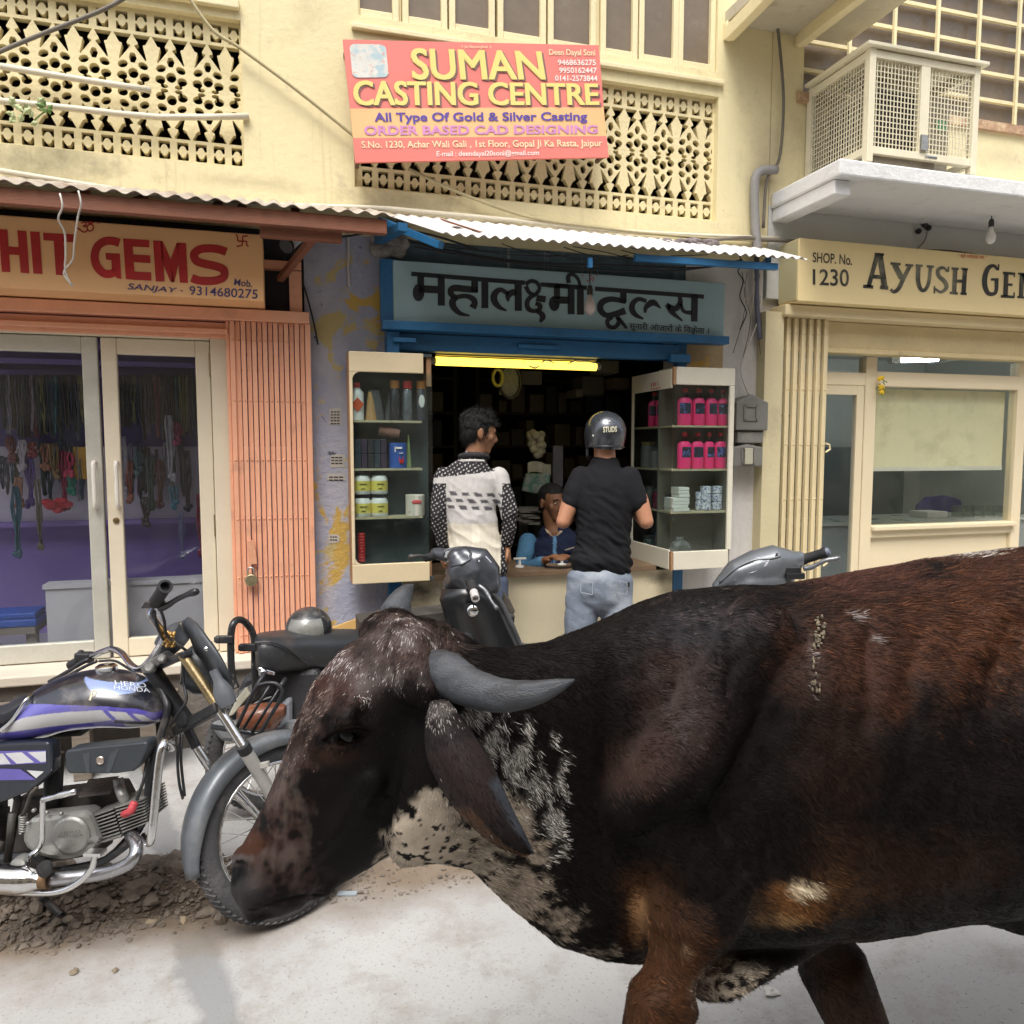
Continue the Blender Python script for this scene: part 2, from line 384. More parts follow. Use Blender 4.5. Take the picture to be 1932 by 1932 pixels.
DKPURPLE = paint('dark_purple', (.10, .075, .22), .6, .15, 1.5, 20, .04)
GLASS = glass('pane_glass', (.90, .92, .95), .02, .03)
DUSTY = glass('dusty_glass', (.93, .94, .92), .03, .05)

# ------------------------------------------------------------------ ground
def ground_material():
    m, nt, p = nodes_mat('dusty_concrete'); co = _co(nt)
    c = _mix(nt, _ramp(nt, _noise(nt, co, .9, 6), .3, .7), (.33, .325, .315), (.42, .415, .405))
    c = _mix(nt, _ramp(nt, _noise(nt, co, 5, 8, .7), .50, .80), c, (.25, .225, .19))
    c = _mix(nt, _ramp(nt, _noise(nt, co, 90, 3), .60, .72), c, (.20, .19, .17))
    c = _mix(nt, _ramp(nt, _noise(nt, co, 28, 6, .7), .66, .72), c, (.15, .14, .125))
    # a long grey cement-filled trench running towards the camera, and the tan dust along the rubble
    a, b = G(350, 1715), G(415, 1925); d = (b-a).normalized(); n = Vector((-d.y, d.x, 0))
    vm = nt.nodes.new('ShaderNodeVectorMath'); vm.operation = 'DOT_PRODUCT'; vm.inputs[1].default_value = n; nt.links.new(co, vm.inputs[0])
    def math_(op, x, y):
        q = nt.nodes.new('ShaderNodeMath'); q.operation = op
        for i, k in ((0, x), (1, y)):
            if hasattr(k, 'is_output'): nt.links.new(k, q.inputs[i])
            else: q.inputs[i].default_value = k
        return q.outputs[0]
    wob = math_('MULTIPLY', _noise(nt, co, 5, 5), .16)
    dist = math_('ABSOLUTE', math_('SUBTRACT', math_('ADD', vm.outputs['Value'], wob), a.dot(n)+.08), 0)
    c = _mix(nt, math_('MULTIPLY', _ramp(nt, dist, .075, .045), .75), c, (.20, .205, .205))
    a, b = G(0, 1830), G(930, 1650); d = (b-a).normalized(); n = Vector((-d.y, d.x, 0))
    vm = nt.nodes.new('ShaderNodeVectorMath'); vm.operation = 'DOT_PRODUCT'; vm.inputs[1].default_value = n; nt.links.new(co, vm.inputs[0])
    wob = math_('MULTIPLY', _noise(nt, co, 3, 6), .5)
    dd = math_('ABSOLUTE', math_('SUBTRACT', math_('ADD', vm.outputs['Value'], wob), a.dot(n)+.42), 0)
    c = _mix(nt, math_('MULTIPLY', _ramp(nt, dd, .36, .08), .95), c, _mix(nt, _noise(nt, co, 7, 7, .7), (.115, .082, .055), (.25, .195, .14)))
    # hairline cracks and dark drips
    wv = nt.nodes.new('ShaderNodeTexVoronoi'); wv.feature = 'DISTANCE_TO_EDGE'; wv.inputs['Scale'].default_value = 1.1
    wp = nt.nodes.new('ShaderNodeVectorMath'); wp.operation = 'ADD'; nz = nt.nodes.new('ShaderNodeTexNoise'); nz.inputs['Scale'].default_value = 3; nz.inputs['Detail'].default_value = 6
    nt.links.new(co, nz.inputs['Vector']); sc_ = nt.nodes.new('ShaderNodeVectorMath'); sc_.operation = 'SCALE'; sc_.inputs['Scale'].default_value = .5; nt.links.new(nz.outputs['Color'], sc_.inputs[0]); nt.links.new(co, wp.inputs[0]); nt.links.new(sc_.outputs[0], wp.inputs[1]); nt.links.new(wp.outputs[0], wv.inputs['Vector'])
    c = _mix(nt, math_('MULTIPLY', _ramp(nt, wv.outputs['Distance'], .006, .001), _ramp(nt, _noise(nt, co, 1.4, 3), .58, .70)), c, (.19, .18, .165))
    c = _mix(nt, math_('MULTIPLY', _ramp(nt, _noise(nt, co, 2.3, 9, .75), .56, .66), .5), c, (.22, .205, .18)); c = _mix(nt, math_('MULTIPLY', _ramp(nt, _noise(nt, _co(nt, (2.2, 9, 1)), 1.3, 7, .65), .60, .72), .45), c, (.23, .22, .20)); c = _mix(nt, _ramp(nt, _noise(nt, co, 17, 4, .6), .735, .76), c, (.10, .085, .065))
    nt.links.new(c, p.inputs['Base Color']); p.inputs['Roughness'].default_value = .9; p.inputs['Specular IOR Level'].default_value = .25
    bp = nt.nodes.new('ShaderNodeBump'); bp.inputs['Strength'].default_value = .35; bp.inputs['Distance'].default_value = .01
    nt.links.new(_noise(nt, co, 45, 8, .7), bp.inputs['Height']); nt.links.new(bp.outputs[0], p.inputs['Normal'])
    return m
GROUND = ground_material()
mb = MB(); mb.add([(-600, -600, 0), (600, -600, 0), (600, 600, 0), (-600, 600, 0)], [(0, 1, 2, 3)])
mb.build('ground', GROUND, kind='structure')

def rects(mb, xs, zs, holes, y0, y1):
    """wall of cells between y0 (front) and y1, leaving rectangular holes"""
    for i in range(len(xs)-1):
        run = None
        for j in range(len(zs)-1):
            cx, cz = (xs[i]+xs[i+1])/2, (zs[j]+zs[j+1])/2
            solid = not any(h[0] < cx < h[1] and h[2] < cz < h[3] for h in holes)
            if solid and run is None: run = zs[j]
            if (not solid or j == len(zs)-2) and run is not None:
                mb.box((xs[i], y0, run), (xs[i+1], y1, zs[j+1] if solid else zs[j])); run = None

# ------------------------------------------------------------------ pierced plaster screens
def jali_mesh(x0, x1, z0, z1, y, th, cell=.0058, p=.0905, ph=0.0):
    nx = int((x1-x0)/cell)+1; nz = int((z1-z0)/cell)+1
    xs = np.linspace(x0, x1, nx); zs = np.linspace(z0, z1, nz)
    Xg, Zg = np.meshgrid(xs, zs, indexing='ij')
    H = (z1-z0); zc = (z0+z1)/2; t = (H/2-np.abs(Zg-zc))*.79/H      # distance from the nearer horizontal edge
    # fold into a 2p wide motif mirrored about its axis
    u = (Xg-x0-ph) / p; a1 = np.abs(((u+1) % 2)-1)                   # 0 on motif axis .. 1 between motifs
    sqf = np.abs(((u-.5+.5) % 1)-.5)                                  # 0 at centres (k+.5)
    S = np.full(Xg.shape, -1.0)                                       # >0 in holes
    def ell(cu, ct, ru, rt, rot=0.0, au=None):
        au_ = a1 if au is None else au
        du = (au_-cu)*p; dt = t-ct; c, s = math.cos(rot), math.sin(rot)
        e = ((du*c+dt*s)/ru)**2+((-du*s+dt*c)/rt)**2
        return (1-np.sqrt(e))*min(ru, rt)
    def boxh(cu, ct, hu, ht, au=None, taper=0.0):
        au_ = a1 if au is None else au
        return np.minimum(hu*(1-taper*(t-ct)/ht)-np.abs(au_-cu)*p, ht-np.abs(t-ct))
    holes = []
    b = boxh(0, .068, .028, .048, sqf); boss = ell(0, .068, .0185, .030, 0, sqf); tie = .006-np.abs(t-.068)
    holes.append(np.minimum(np.minimum(b, -boss), -tie))
    holes.append(boxh(.5, .158, .029, .025, None, .45))
    def drop(cu, ct, ru, rt, rot):
        du = (a1-cu)*p; dt = t-ct; c, s = math.cos(rot), math.sin(rot); x = du*c+dt*s; z = -du*s+dt*c
        wid = ru*np.clip(.55-.45*z/rt, .12, 1); return np.minimum(wid-np.abs(x), (1-(z/rt)**2)*rt*.4)
    holes.append(drop(.50, .225, .0215, .047, .42))
    holes.append(np.minimum(.019-np.abs((1-a1)*p)-.35*np.abs(t-.255), .026-np.abs(t-.255)))
    holes.append(ell(.47, .293, .0245, .019, -.5)); holes.append(drop(1, .335, .023, .030, 0.0)[..., None][..., 0] if False else ell(1, .335, .0245, .027))
    holes.append(np.minimum(ell(.42, .352, .025, .022), ell(.30, .352, .034, .034)))
    holes.append(np.minimum(ell(.55, .387, .016, .010), t-.38) if False else ell(.62, .383, .019, .011))
    for h in holes: S = np.maximum(S, h)
    edge = np.minimum(np.minimum(Xg-x0, x1-Xg), np.minimum(Zg-z0, z1-Zg))-.012; S = np.minimum(S, np.maximum(edge, -1))
    F = -S                                                            # >0 solid
    vid = {}; V = []; faces = []; walls = []
    def pt(key, x, z):
        k = vid.get(key)
        if k is None: k = vid[key] = len(V); V.append((x, z))
        return k
    for i in range(nx-1):
        for j in range(nz-1):
            cs = ((i, j), (i+1, j), (i+1, j+1), (i, j+1)); f = [F[c] for c in cs]
            if all(q > 0 for q in f): faces.append([pt(('c',)+c, xs[c[0]], zs[c[1]]) for c in cs]); continue
            if all(q <= 0 for q in f): continue
            poly = []; ext = []
            for k in range(4):
                A, B = cs[k], cs[(k+1) % 4]; fa, fb = F[A], F[B]
                if fa > 0: poly.append(pt(('c',)+A, xs[A[0]], zs[A[1]]))
                if (fa > 0) != (fb > 0):
                    tt = fa/(fa-fb); lo, hi = (A, B) if A < B else (B, A)
                    poly.append(pt(('e',)+lo+hi, xs[A[0]]+(xs[B[0]]-xs[A[0]])*tt, zs[A[1]]+(zs[B[1]]-zs[A[1]])*tt)); ext.append(poly[-1])
            faces.append(poly)
            if len(ext) == 2: walls.append(ext)
            elif len(ext) == 4: walls += [ext[:2], ext[2:]]
    n = len(V); vs = [(x, y, z) for x, z in V]+[(x, y+th, z) for x, z in V]
    mb = MB(); mb.add(vs, [tuple(f) for f in faces if len(f) > 2]+[(a, b, b+n, a+n) for a, b in walls]); return mb

# ------------------------------------------------------------------ row of houses across the narrow street, out of view, added to block low light
ob = thing('terrace_house', 'unseen ochre terrace of houses across the street, added to block low light', 'building', (2, -9, 0))
mb = MB(); mb.box((-22, -12, 0), (28, -8.6, 7.6)); mb.build('wall', paint('ochre_terrace', (.42, .34, .24), .85, .12, 1, 20, .1), ob)
mb = MB()
for k in range(14):
    for z in (.9, 4.2): mb.box((-20+3.3*k, -8.62, z), (-18.6+3.3*k, -8.58, z+1.7))
mb.build('window', paint('terrace_window', (.05, .05, .05), .3, .2), ob)

# ------------------------------------------------------------------ the yellow building over two shops
yb = thing('yellow_building', 'pale yellow two storey building with pierced plaster screens and peeling violet pier', 'building', (1.0, .3, 0))
XL, XR, ZT = -4.0, 3.10, 6.5
J1 = (-2.05, -.157, 3.11, 3.865); J2 = (.425, 2.715, 3.065, 3.835); WB = (.46, 2.70, 3.985, 5.3)
mb = MB(); rects(mb, [XL, J1[0], J1[1], J2[0], J2[1], XR][:0] or sorted({XL, J1[0], J1[1], J2[0], WB[0], WB[1], J2[1], XR}),
                 sorted({2.80, J1[2], J1[3], J2[2], J2[3], WB[2], WB[3], ZT}), [J1, J2, WB], 0, .24)
mb.build('upper_wall', YEL, yb)
mb = MB(); mb.box((-4, -.035, 3.905), (-.16, -.001, 3.955)); mb.box((.42, -.03, 3.90), (2.74, -.001, 3.93)); mb.build('string_course', CREAM, yb, bevel=.006)
jali_mesh(*J1, .045, .042).build('jali_screen', JALI, yb)
jali_mesh(*J2, .045, .042, ph=.03).build('jali_screen', JALI, yb)
mb = MB(); mb.box((XL, 1.0, 2.8), (XR, 1.04, ZT)); mb.box((XL, .24, 2.80), (XR, 1.0, 2.83)); mb.box((XL, .002, ZT+.001), (XR, 1.04, ZT+.04)); mb.box((XL, .241, 2.831), (XL+.03, 1.0, ZT)); mb.box((XR-.03, .241, 2.831), (XR, 1.0, ZT)); mb.build('room_back', paint('dim_room', (.06, .045, .035), .9, .3, 3, 20, 0), yb)
# window leaves
panes = [(680.5, 742, 37), (772.6, 834.5, 52), (861, 925, 65), (952, 1022, 82), (1047, 1117, 94), (1146, 1196, 109), (1218, 1273, 126), (1292, 1343, 134)]
zb = 4.035
for (ua, ub, vb) in panes:
    xa, xb = X(ua, vb), X(ub, vb); xf0, xf1 = xa-.035, xb+.035
    fr = MB(); y0, y1 = .02, .075
    fr.box((xf0, y0, zb-.05), (xa, y1, 5.28)); fr.box((xb, y0, zb-.05), (xf1, y1, 5.28)); fr.box((xa, y0, zb-.05), (xb, y1, zb)); fr.box((xa, y0, 5.23), (xb, y1, 5.28))
    f = fr.build('window_frame', CREAM, yb, bevel=.004)
    g = MB(); g.box((xa, y0+.028, zb), (xb, y0+.036, 5.23)); g.build('pane', DUSTGLASS, f)
mb = MB()
for k in range(len(panes)-1):
    a = X(panes[k][1], panes[k][2])+.035+.003; b = X(panes[k+1][0], panes[k+1][2])-.035-.003
    if b-a > .012: mb.box((a, .045, WB[2]), (b, .12, WB[3]))
mb.box((WB[0], .03, WB[2]-.0), (WB[1], .14, zb-.053)); mb.build('mullion', CREAM, yb, bevel=.004)
# lower masonry
mb = MB(); mb.box((.14, .01, 0), (.60, .3, 2.80)); mb.build('violet_pier', VIOLET, yb)
mb = MB(); mb.box((2.512, .012, 0), (3.085, .3, 2.80)); mb.build('white_pier', WHITEW, yb)
mb = MB(); mb.box((2.512, .004, 1.9), (2.79, .011, 2.45)); mb.build('bare_plaster_patch', paint('ochre_plaster', (.45, .33, .18), .85, .2, 4, 40, .3, peels=(((.60, .36, .08), 5, .55, .6),)), yb)
tealw = paint('streaked_teal_wall', (.10, .15, .18), .85, .3, 3, 30, .2, streak=((.42, .42, .40), .60, .72), grime=((.03, .03, .035), 3, .5, .8))
mb = MB(); mb.box((.60, .02, 2.34), (2.512, .3, 2.80)); mb.build('lintel_wall', tealw, yb)
gap_dark = paint('dark_gap_recess', (.035, .033, .04), .9, .35, 4, 30, .2, streak=((.10, .1, .12), .6, .8))  # darkness of the gap over the sign is put into this colour
mb = MB(); mb.box((-4, .03, 2.34), (.14, .3, 2.80)); mb.build('lintel_wall', gap_dark, yb)
# plinth and step under the gem shop
mb = MB(); mb.box((-4, -.16, 0), (.14, .3, .415)); mb.build('plinth', STONE, yb)
mb = MB(); mb.box((-4, -.20, .417), (.02, .06, .47)); mb.build('threshold', paint('pale_stone', (.62, .55, .45), .7, .12, 3, 40, .1), yb, bevel=.008)
mb = MB()
for k in range(3): mb.box((-4, -.48+.10*k, .30), (-.55, -.392+.10*k, .345))
for k in range(4): mb.box((-1.6+.3*k, -.46, 0), (-1.52+.3*k, -.38, .298))
tag(mb.build('plank_step', OLDWOOD, bevel=.006), 'weathered grey plank step in front of the gem shop with salmon sign', 'step')

# ------------------------------------------------------------------ gem shop front: room, aluminium doors, headers
gz0, gz1 = .47, 2.34
mb = MB(); mb.box((-4, .80, gz0), (.13, .85, 2.4)); mb.build('back_wall', PURPLE, yb)
mb = MB(); mb.box((.085, .3, gz0), (.13, .80, 2.4)); mb.build('side_wall', PURPLE, yb)
mb = MB(); mb.box((-4, .06, gz0-.04), (.13, 1.05, gz0)); mb.build('shop_floor', paint('shop_floor_tile', (.3, .28, .3), .5), yb)
mb = MB(); mb.box((-4, .06, 2.335), (.13, 1.05, 2.38)); mb.build('shop_ceiling', DKPURPLE, yb)
mb = MB(); mb.box((-4, .715, 1.62), (.08, .79, 2.02)); mb.build('dark_backing', DKPURPLE, yb)
mb = MB(); mb.box((-4, .72, 1.17), (.08, .79, 1.615)); mb.build('display_board', paint('peg_board', (.55, .50, .60), .7, .1, 3, 30, .05), yb)
for z in (1.14, 2.03, 2.10, 2.2):
    mb = MB(); mb.box((-4, .67, z), (.08, .79, z+.03)); mb.build('purple_shelf', PURPLE, yb)
mb = MB(); mb.box((-.255, -.06, gz0), (-.215, .0, 2.27)); mb.build('gate_jamb', SALMON, yb)
mb = MB(); mb.box((-4, -.10, 2.285), (.16, .02, 2.345)); mb.box((-4, -.03, 2.195), (-.262, .03, 2.278)); mb.box((-4, -.07, 2.215), (-.262, -.032, 2.24)); mb.build('shutter_header', SALMON, yb, bevel=.004)
mb = MB(); mb.box((.06, -.05, 2.35), (.125, .0, 2.57)); mb.box((-.3, -.05, 2.575), (.125, .0, 2.62)); mb.build('salmon_frame_stub', SALMON, yb)
zt = 2.185; zb2 = .475
def leaf(xa, xb, st, glassm=GLASS, metal=ALUC, name='shop_door', y0=.03):
    fr = MB(); fr.box((xa, y0, zb2), (xa+st, y0+.045, zt)); fr.box((xb-st, y0, zb2), (xb, y0+.045, zt))
    fr.box((xa+st, y0+.002, zt-.085), (xb-st, y0+.043, zt)); fr.box((xa+st, y0+.002, zb2), (xb-st, y0+.043, zb2+.10))
    d = fr.build(name, metal, yb, bevel=.006)
    g = MB(); g.box((xa+st, y0+.02, zb2+.10), (xb-st, y0+.026, zt-.085)); g.build('glass', glassm, d)
    return d
xm = X(187, 640, .03); xr = X(395, 640, .03)
d1 = leaf(xm-1.15, xm-.012, .075, metal=ALU); d2 = leaf(xm+.004, xr, .075)
for d, xc in ((d1, xm-.045), (d2, xm+.062)):
    h = MB(); h.tube(sv([(xc, .03, 1.53), (xc, -.012, 1.525), (xc, -.014, 1.44), (xc, -.012, 1.30), (xc, .03, 1.295)], 4), .011, 8); h.build('pull_handle', paint('white_plastic', (.72, .68, .6), .4, .05), d, smooth=True)
k = MB(); k.lathe([(.016, 0), (.016, .006), (.006, .008)], (xm+.045, .03, 1.22), (0, -1, 0)); k.build('keyhole', paint('brass_dull', (.3, .22, .1), .35, .2, metal=.9), d2)
h = MB()
for z in (2.0, 1.12): h.lathe([(.009, 0), (.009, .12)], (xr+.003, .022, z), UZ, 10)
h.build('hinge', paint('brass_dull', (.3, .22, .1), .35), d2)
mb = MB(); mb.box((xr+.005, .0, zb2), (xr+.11, .075, zt+.03)); mb.box((-4, .0, zt+.004), (xr+.004, .075, zt+.03)); mb.build('door_jamb', ALUC, yb, bevel=.004)
mb = MB(); mb.box((xr+.111, .002, zb2), (xr+.135, .08, zt+.03)); mb.build('jamb_plaster', VIOLET, yb)

# ------------------------------------------------------------------ tool shop: blue frame, counter, dark room
bx0, bx1 = X(727, 560, -.05), X(752, 560, -.05)
mb = MB(); mb.box((bx0, -.055, 0), (bx0+.072, .02, 2.67)); mb.build('blue_post', BLUE, yb, bevel=.004)
mb = MB(); mb.box((2.44, -.02, 0), (2.512, .03, 2.33)); mb.build('blue_post', BLUE, yb, bevel=.004)
mb = MB(); mb.box((bx0-.03, -.15, 2.265), (2.74, -.056, 2.315)); mb.box((bx0+.073, -.05, 2.165), (2.439, .03, 2.262)); mb.box((bx0, -.10, 2.14), (bx0+.07, -.056, 2.262))
mb.box((bx0+.03, -.125, 2.20), (bx0+.16, -.105, 2.225)); mb.box((1.36, -.075, 2.20), (1.62, -.052, 2.225)); mb.box((2.36, -.09, 2.145), (2.50, -.052, 2.20)); mb.build('blue_lintel', BLUE, yb, bevel=.004)
mb = MB(); mb.box((bx0+.074, -.015, .0), (2.438, .04, .815)); mb.build('counter_front', PLAINCREAM, yb)
mb = MB(); mb.box((bx0+.074, -.055, .82), (2.30, .45, .855)); mb.build('counter_top', paint('worn_counter', (.20, .13, .075), .55, .3, 5, 40, .15), yb, bevel=.004)
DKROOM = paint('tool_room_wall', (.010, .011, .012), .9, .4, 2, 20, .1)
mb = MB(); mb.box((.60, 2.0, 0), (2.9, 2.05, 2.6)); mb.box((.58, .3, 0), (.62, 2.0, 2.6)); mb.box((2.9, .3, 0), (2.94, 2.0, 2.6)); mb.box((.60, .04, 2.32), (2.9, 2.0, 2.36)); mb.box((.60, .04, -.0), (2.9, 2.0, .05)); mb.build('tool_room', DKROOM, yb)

# ------------------------------------------------------------------ corner building on the right
rb = thing('corner_building', 'yellow corner building with whitewashed canopy slab and gridded upper window', 'building', (5, .3, 0))
gx0, gx1 = X(1509, 200, .03), 8.0; gzb = Z(1834, 231, .03)
mb = MB(); rects(mb, sorted({3.105, gx0, gx1, 9.0}), sorted({3.2, gzb, 5.6, 6.5}), [(gx0, gx1, gzb, 5.6)], 0, .25); mb.build('upper_wall', YEL, rb)
mb = MB(); mb.box((gx0, .10, gzb), (gx1, .13, 5.6)); gw = mb.build('gridded_window', DUSTGLASS, rb)
mb = MB()
xs_ = [gx0+.02+.365*k for k in range(0, 13)]
for x in xs_[1:]: mb.box((x-.011, .03, gzb), (x+.011, .05, 5.6))
for k in range(1, 12): mb.box((gx0, .05, gzb+.185*k-.012), (gx1, .075, gzb+.185*k+.012))
mb.build('window_bars', CREAM, gw)
mb = MB(); mb.box((gx0-.05, -.03, gzb-.06), (gx1, .0, gzb)); mb.build('window_sill', paint('brick_sill', (.45, .28, .17), .85, .3, 6, 40, .4, grime=((.66, .55, .34), 6, .5, .7)), rb)
# canopy slab
sy = -.66; sx0 = X(1585, 318, sy); szt = Z(1585, 297, sy); szb = Z(1585, 330, sy)
mb = MB(); mb.box((sx0, sy, szb), (9, 0, szt)); mb.build('canopy_slab', WHITECONC, rb, bevel=.012)
mb = MB(); mb.box((sx0+.015, sy+.06, szb-.085), (sx0+.13, -.002, szb-.002)); mb.build('slab_edge_beam', WHITECONC, rb, bevel=.006)
lowz = 2.60
mb = MB(); mb.box((3.09, .05, 2.35), (3.4, .3, lowz-.002)); mb.build('filler_wall', WHITEW, rb)
mb = MB(); mb.box((3.105, .0, lowz), (9, .25, 3.2)); mb.build('wall_under_canopy', GREYWALL, rb)
# shop front
py = .10
jx0, jx1 = X(1440, 800, -.08), X(1474, 800, -.08)
mb = MB(); mb.box((jx0, -.08, .3), (jx1, .1, 2.5)); mb.build('gate_jamb', paint('jamb_yellow', (.62, .54, .33), .7, .1, 2, 40, .1, grime=((.38, .33, .22), 3, .55, .85)), rb)
mb = MB(); mb.box((jx1-.02, -.12, 2.475), (9, .06, 2.545)); mb.build('shutter_rail', SHOPCREAM, rb, bevel=.006)
mb = MB(); mb.box((jx1, .0, 2.26), (9, .09, 2.472)); mb.box((jx1, -.02, 2.26), (9, -.001, 2.29)); mb.build('shutter_box', paint('rusty_cream', (.62, .50, .27), .65, .12, 3, 40, .12, grime=((.20, .12, .05), 9, .60, .8)), rb, bevel=.004)
a = lambda u, v: (X(u, v, py), Z(u, v, py))
wx0, wzt = a(1655, 731); wx1, wzb = a(1908, 983)
mb = MB()
mb.box((wx0-.10, py, .4), (wx0-.004, py+.08, 2.26)); mb.box((wx0-.004, py+.002, wzt+.01), (9, py+.078, wzt+.115)); mb.box((wx1, py, .4), (wx1+.09, py+.08, 2.26))
mb.box((wx0-.004, py, wzb-.09), (wx1, py+.078, wzb)); mb.box((wx0-.01, py-.035, wzb-.035), (wx1+.02, py-.001, wzb-.004)); mb.box((wx0-.003, py+.03, .4), (wx1, py+.07, wzb-.091))
dx0 = a(1556, 745)[0]
mb.box((dx0-.2, py, wzt+.01), (wx0-.101, py+.08, wzt+.10))
mb.box((a(1636, 690)[0], py+.005, wzt+.116), (a(1652, 690)[0], py+.075, 2.26))
mb.build('shop_front_frame', paint('shop_front_paint', (.76, .65, .44), .5, .04, 2, 50, .04), rb, bevel=.005)
mb = MB(); mb.box((wx0, py+.03, wzb), (wx1, py+.036, wzt+.005)); mb.build('shop_window', DUSTY, rb)
mb = MB(); mb.box((wx0, py+.03, wzt+.117), (8.5, py+.036, 2.255)); mb.build('transom_window', GLASS, rb)
mb = MB(); mb.box((dx0-.25, py+.03, wzt+.117), (a(1634, 690)[0], py+.036, 2.255)); mb.build('transom_window', GLASS, rb)
mb = MB(); zd = a(1600, 745)[1]; xd1 = wx0-.104
mb.box((xd1-.062, py+.005, .45), (xd1, py+.05, zd+.07)); mb.box((dx0-.3, py+.006, zd), (xd1-.062, py+.049, zd+.07)); mb.box((dx0-.3, py+.006, .45), (xd1-.062, py+.049, .55)); dr = mb.build('shop_door', paint('shop_front_paint', (.76, .65, .44)), rb, bevel=.004)
mb = MB(); mb.box((dx0-.3, py+.022, .55), (xd1-.062, py+.028, zd)); mb.build('glass', GLASS, dr)
PALE = paint('shop_wall_pale', (.60, .63, .58), .7, .06, 1, 20, .03)
mb = MB(); mb.box((3.2, 2.2, 0), (9, 2.25, 2.7)); mb.box((3.2, .2, 0), (3.24, 2.2, 2.7)); mb.box((3.24, .2, 2.52), (9, 2.2, 2.56)); mb.box((3.24, .2, .40), (9, 2.2, .44)); mb.box((6.6, .2, .44), (6.64, 2.2, 2.5)); mb.build('shop_room', PALE, rb)
mb = MB(); mb.box((3.1, -.1, 0), (9, .25, .40)); mb.build('shop_plinth', STONE, rb)
# roller blind
mb = MB(); bz = a(1770, 881)[1]; mb.box((wx0+.02, py+.085, bz), (wx1-.03, py+.09, wzt)); rbn = mb.build('roller_blind', paint('blind_cloth', (.82, .77, .52), .9, .06, 2, 30, .05, grime=((.40, .36, .2), 3, .5, .9)), rb)
mb = MB(); mb.box((wx0+.02, py+.08, bz-.03), (wx1-.03, py+.095, bz)); mb.build('blind_bar', paint('blind_bar_white', (.7, .7, .62), .5), rbn)
# ------------------------------------------------------------------ painted signs
REDP = paint('maroon_lettering', (.42, .018, .016), .6, .25, 5, 40, .03)
INK = paint('black_lettering', (.012, .013, .017), .6, .3, 6, 60, .03, grime=((.12, .14, .13), 25, .70, .78))
INKBLUE = paint('purple_ink', (.06, .04, .13), .6, .2, 6, 40, 0)
SIGNPEACH = paint('peach_signboard', (.78, .44, .20), .6, .05, 2, 40, .05, grime=((.45, .24, .13), 4, .64, .9))
s1 = thing('signboard', 'salmon box signboard with red lettering above the aluminium shop doors', 'sign', W(250, 560, -.30))
P1 = lambda u, v: W(u, v, -.3025)
zt0, zb0 = Z(250, 424, -.30), Z(250, 556, -.30); xr0 = X(497, 510, -.30)
mb = MB(); mb.box((-3.6, -.30, zb0), (xr0, .025, zt0)); mb.build('box_panel', SIGNPEACH, s1, bevel=.006)
q4 = lambda x, y: (x*.1507, 388.2+y*.1507); q5 = lambda x, y: (258.8+x*.13397, 388.2+y*.13397)
def P4(pts): return [q4(*p) for p in pts]
def P5(pts): return [q5(*p) for p in pts]
mb = MB()
for pts in ([(-15,290),(92,300),(130,830),(22,826)], [(215,308),(330,316),(368,846),(258,838)], [(105,508),(235,518),(240,618),(112,610)],
            [(375,320),(495,328),(530,854),(418,848)], [(538,338),(918,360),(922,458),(545,432)], [(672,440),(795,446),(818,872),(700,864)],
            [(1540,410),(1655,416),(1690,928),(1575,918)], [(1655,416),(1868,430),(1870,522),(1660,512)], [(1660,610),(1878,622),(1884,720),(1668,706)], [(1676,822),(1892,834),(1896,938),(1685,928)]):
    poly_on(mb, P4(pts), P1)
strokes_on(mb, P4([(1495,465),(1400,440),(1300,450),(1215,520),(1185,640),(1215,760),(1300,845),(1390,850),(1450,820)]), P1, [15.5]*9)
poly_on(mb, P4([(1320,590),(1500,600),(1520,918),(1460,905),(1400,790),(1394,682),(1328,674)]), P1)
for pts in ([(222,488),(352,498),(385,1066),(262,1066)], [(555,520),(688,526),(716,1088),(600,1082)], [(330,498),(360,500),(475,755),(520,1075),(470,1072),(355,800)], [(470,755),(555,522),(590,524),(580,830),(522,1075),(488,1075)]):
    poly_on(mb, P5(pts), P1)
strokes_on(mb, P5([(1256,650),(1140,612),(1000,600),(870,620),(800,690),(840,780),(960,820),(1100,850),(1215,900),(1220,1000),(1120,1050),(980,1060),(860,1050),(768,1015)]), P1, [15.5]*14)
mb.build('red_letters', REDP, s1)
mb = MB()
text_on(mb, 'SANJAY', P5([(-125,1088),(560,1155),(540,1245),(-135,1205)]), P1, .01, shear=.03); text_on(mb, '-', P5([(605,1190),(645,1193),(645,1205),(605,1202)]), P1)
mb.build('owner_name', INKBLUE, s1); mb = MB(); text_on(mb, '9314680275', P5([(735,1128),(1702,1180),(1695,1312),(735,1252)]), P1, .008); mb.build('phone_number', INKBLUE, s1); mb = MB(); text_on(mb, 'Mob.', P5([(1375,1025),(1625,1050),(1620,1150),(1360,1120)]), P1, .012)
mb.build('ink_writing', INKBLUE, s1)
mb = MB()
for pl in ([(960,270),(1000,300),(1050,330),(1090,310),(1085,265),(1040,255),(1075,235),(1060,205),(1015,215)], [(1085,262),(1120,235),(1160,240),(1165,290),(1130,318),(1095,300)], [(1085,200),(1130,220),(1175,205)]):
    strokes_on(mb, P4(pl), P1, 2.6)
strokes_on(mb, P4([(1122,192),(1135,205)]), P1, 3, 0)
for x in (925, 940, 1215, 1240): strokes_on(mb, P4([(x,180 + (x>1000)*22),(x+4,206+(x>1000)*22)]), P1, 1.2, 0)
for pl in ([(1485,430),(1478,560)], [(1420,498),(1540,500)], [(1485,430),(1560,425)], [(1540,500),(1545,560),(1570,575)], [(1478,560),(1400,572)], [(1420,498),(1410,425),(1385,402)]):
    strokes_on(mb, P5(pl), P1, 2.6, 0)
mb.build('red_emblem', REDP, s1)

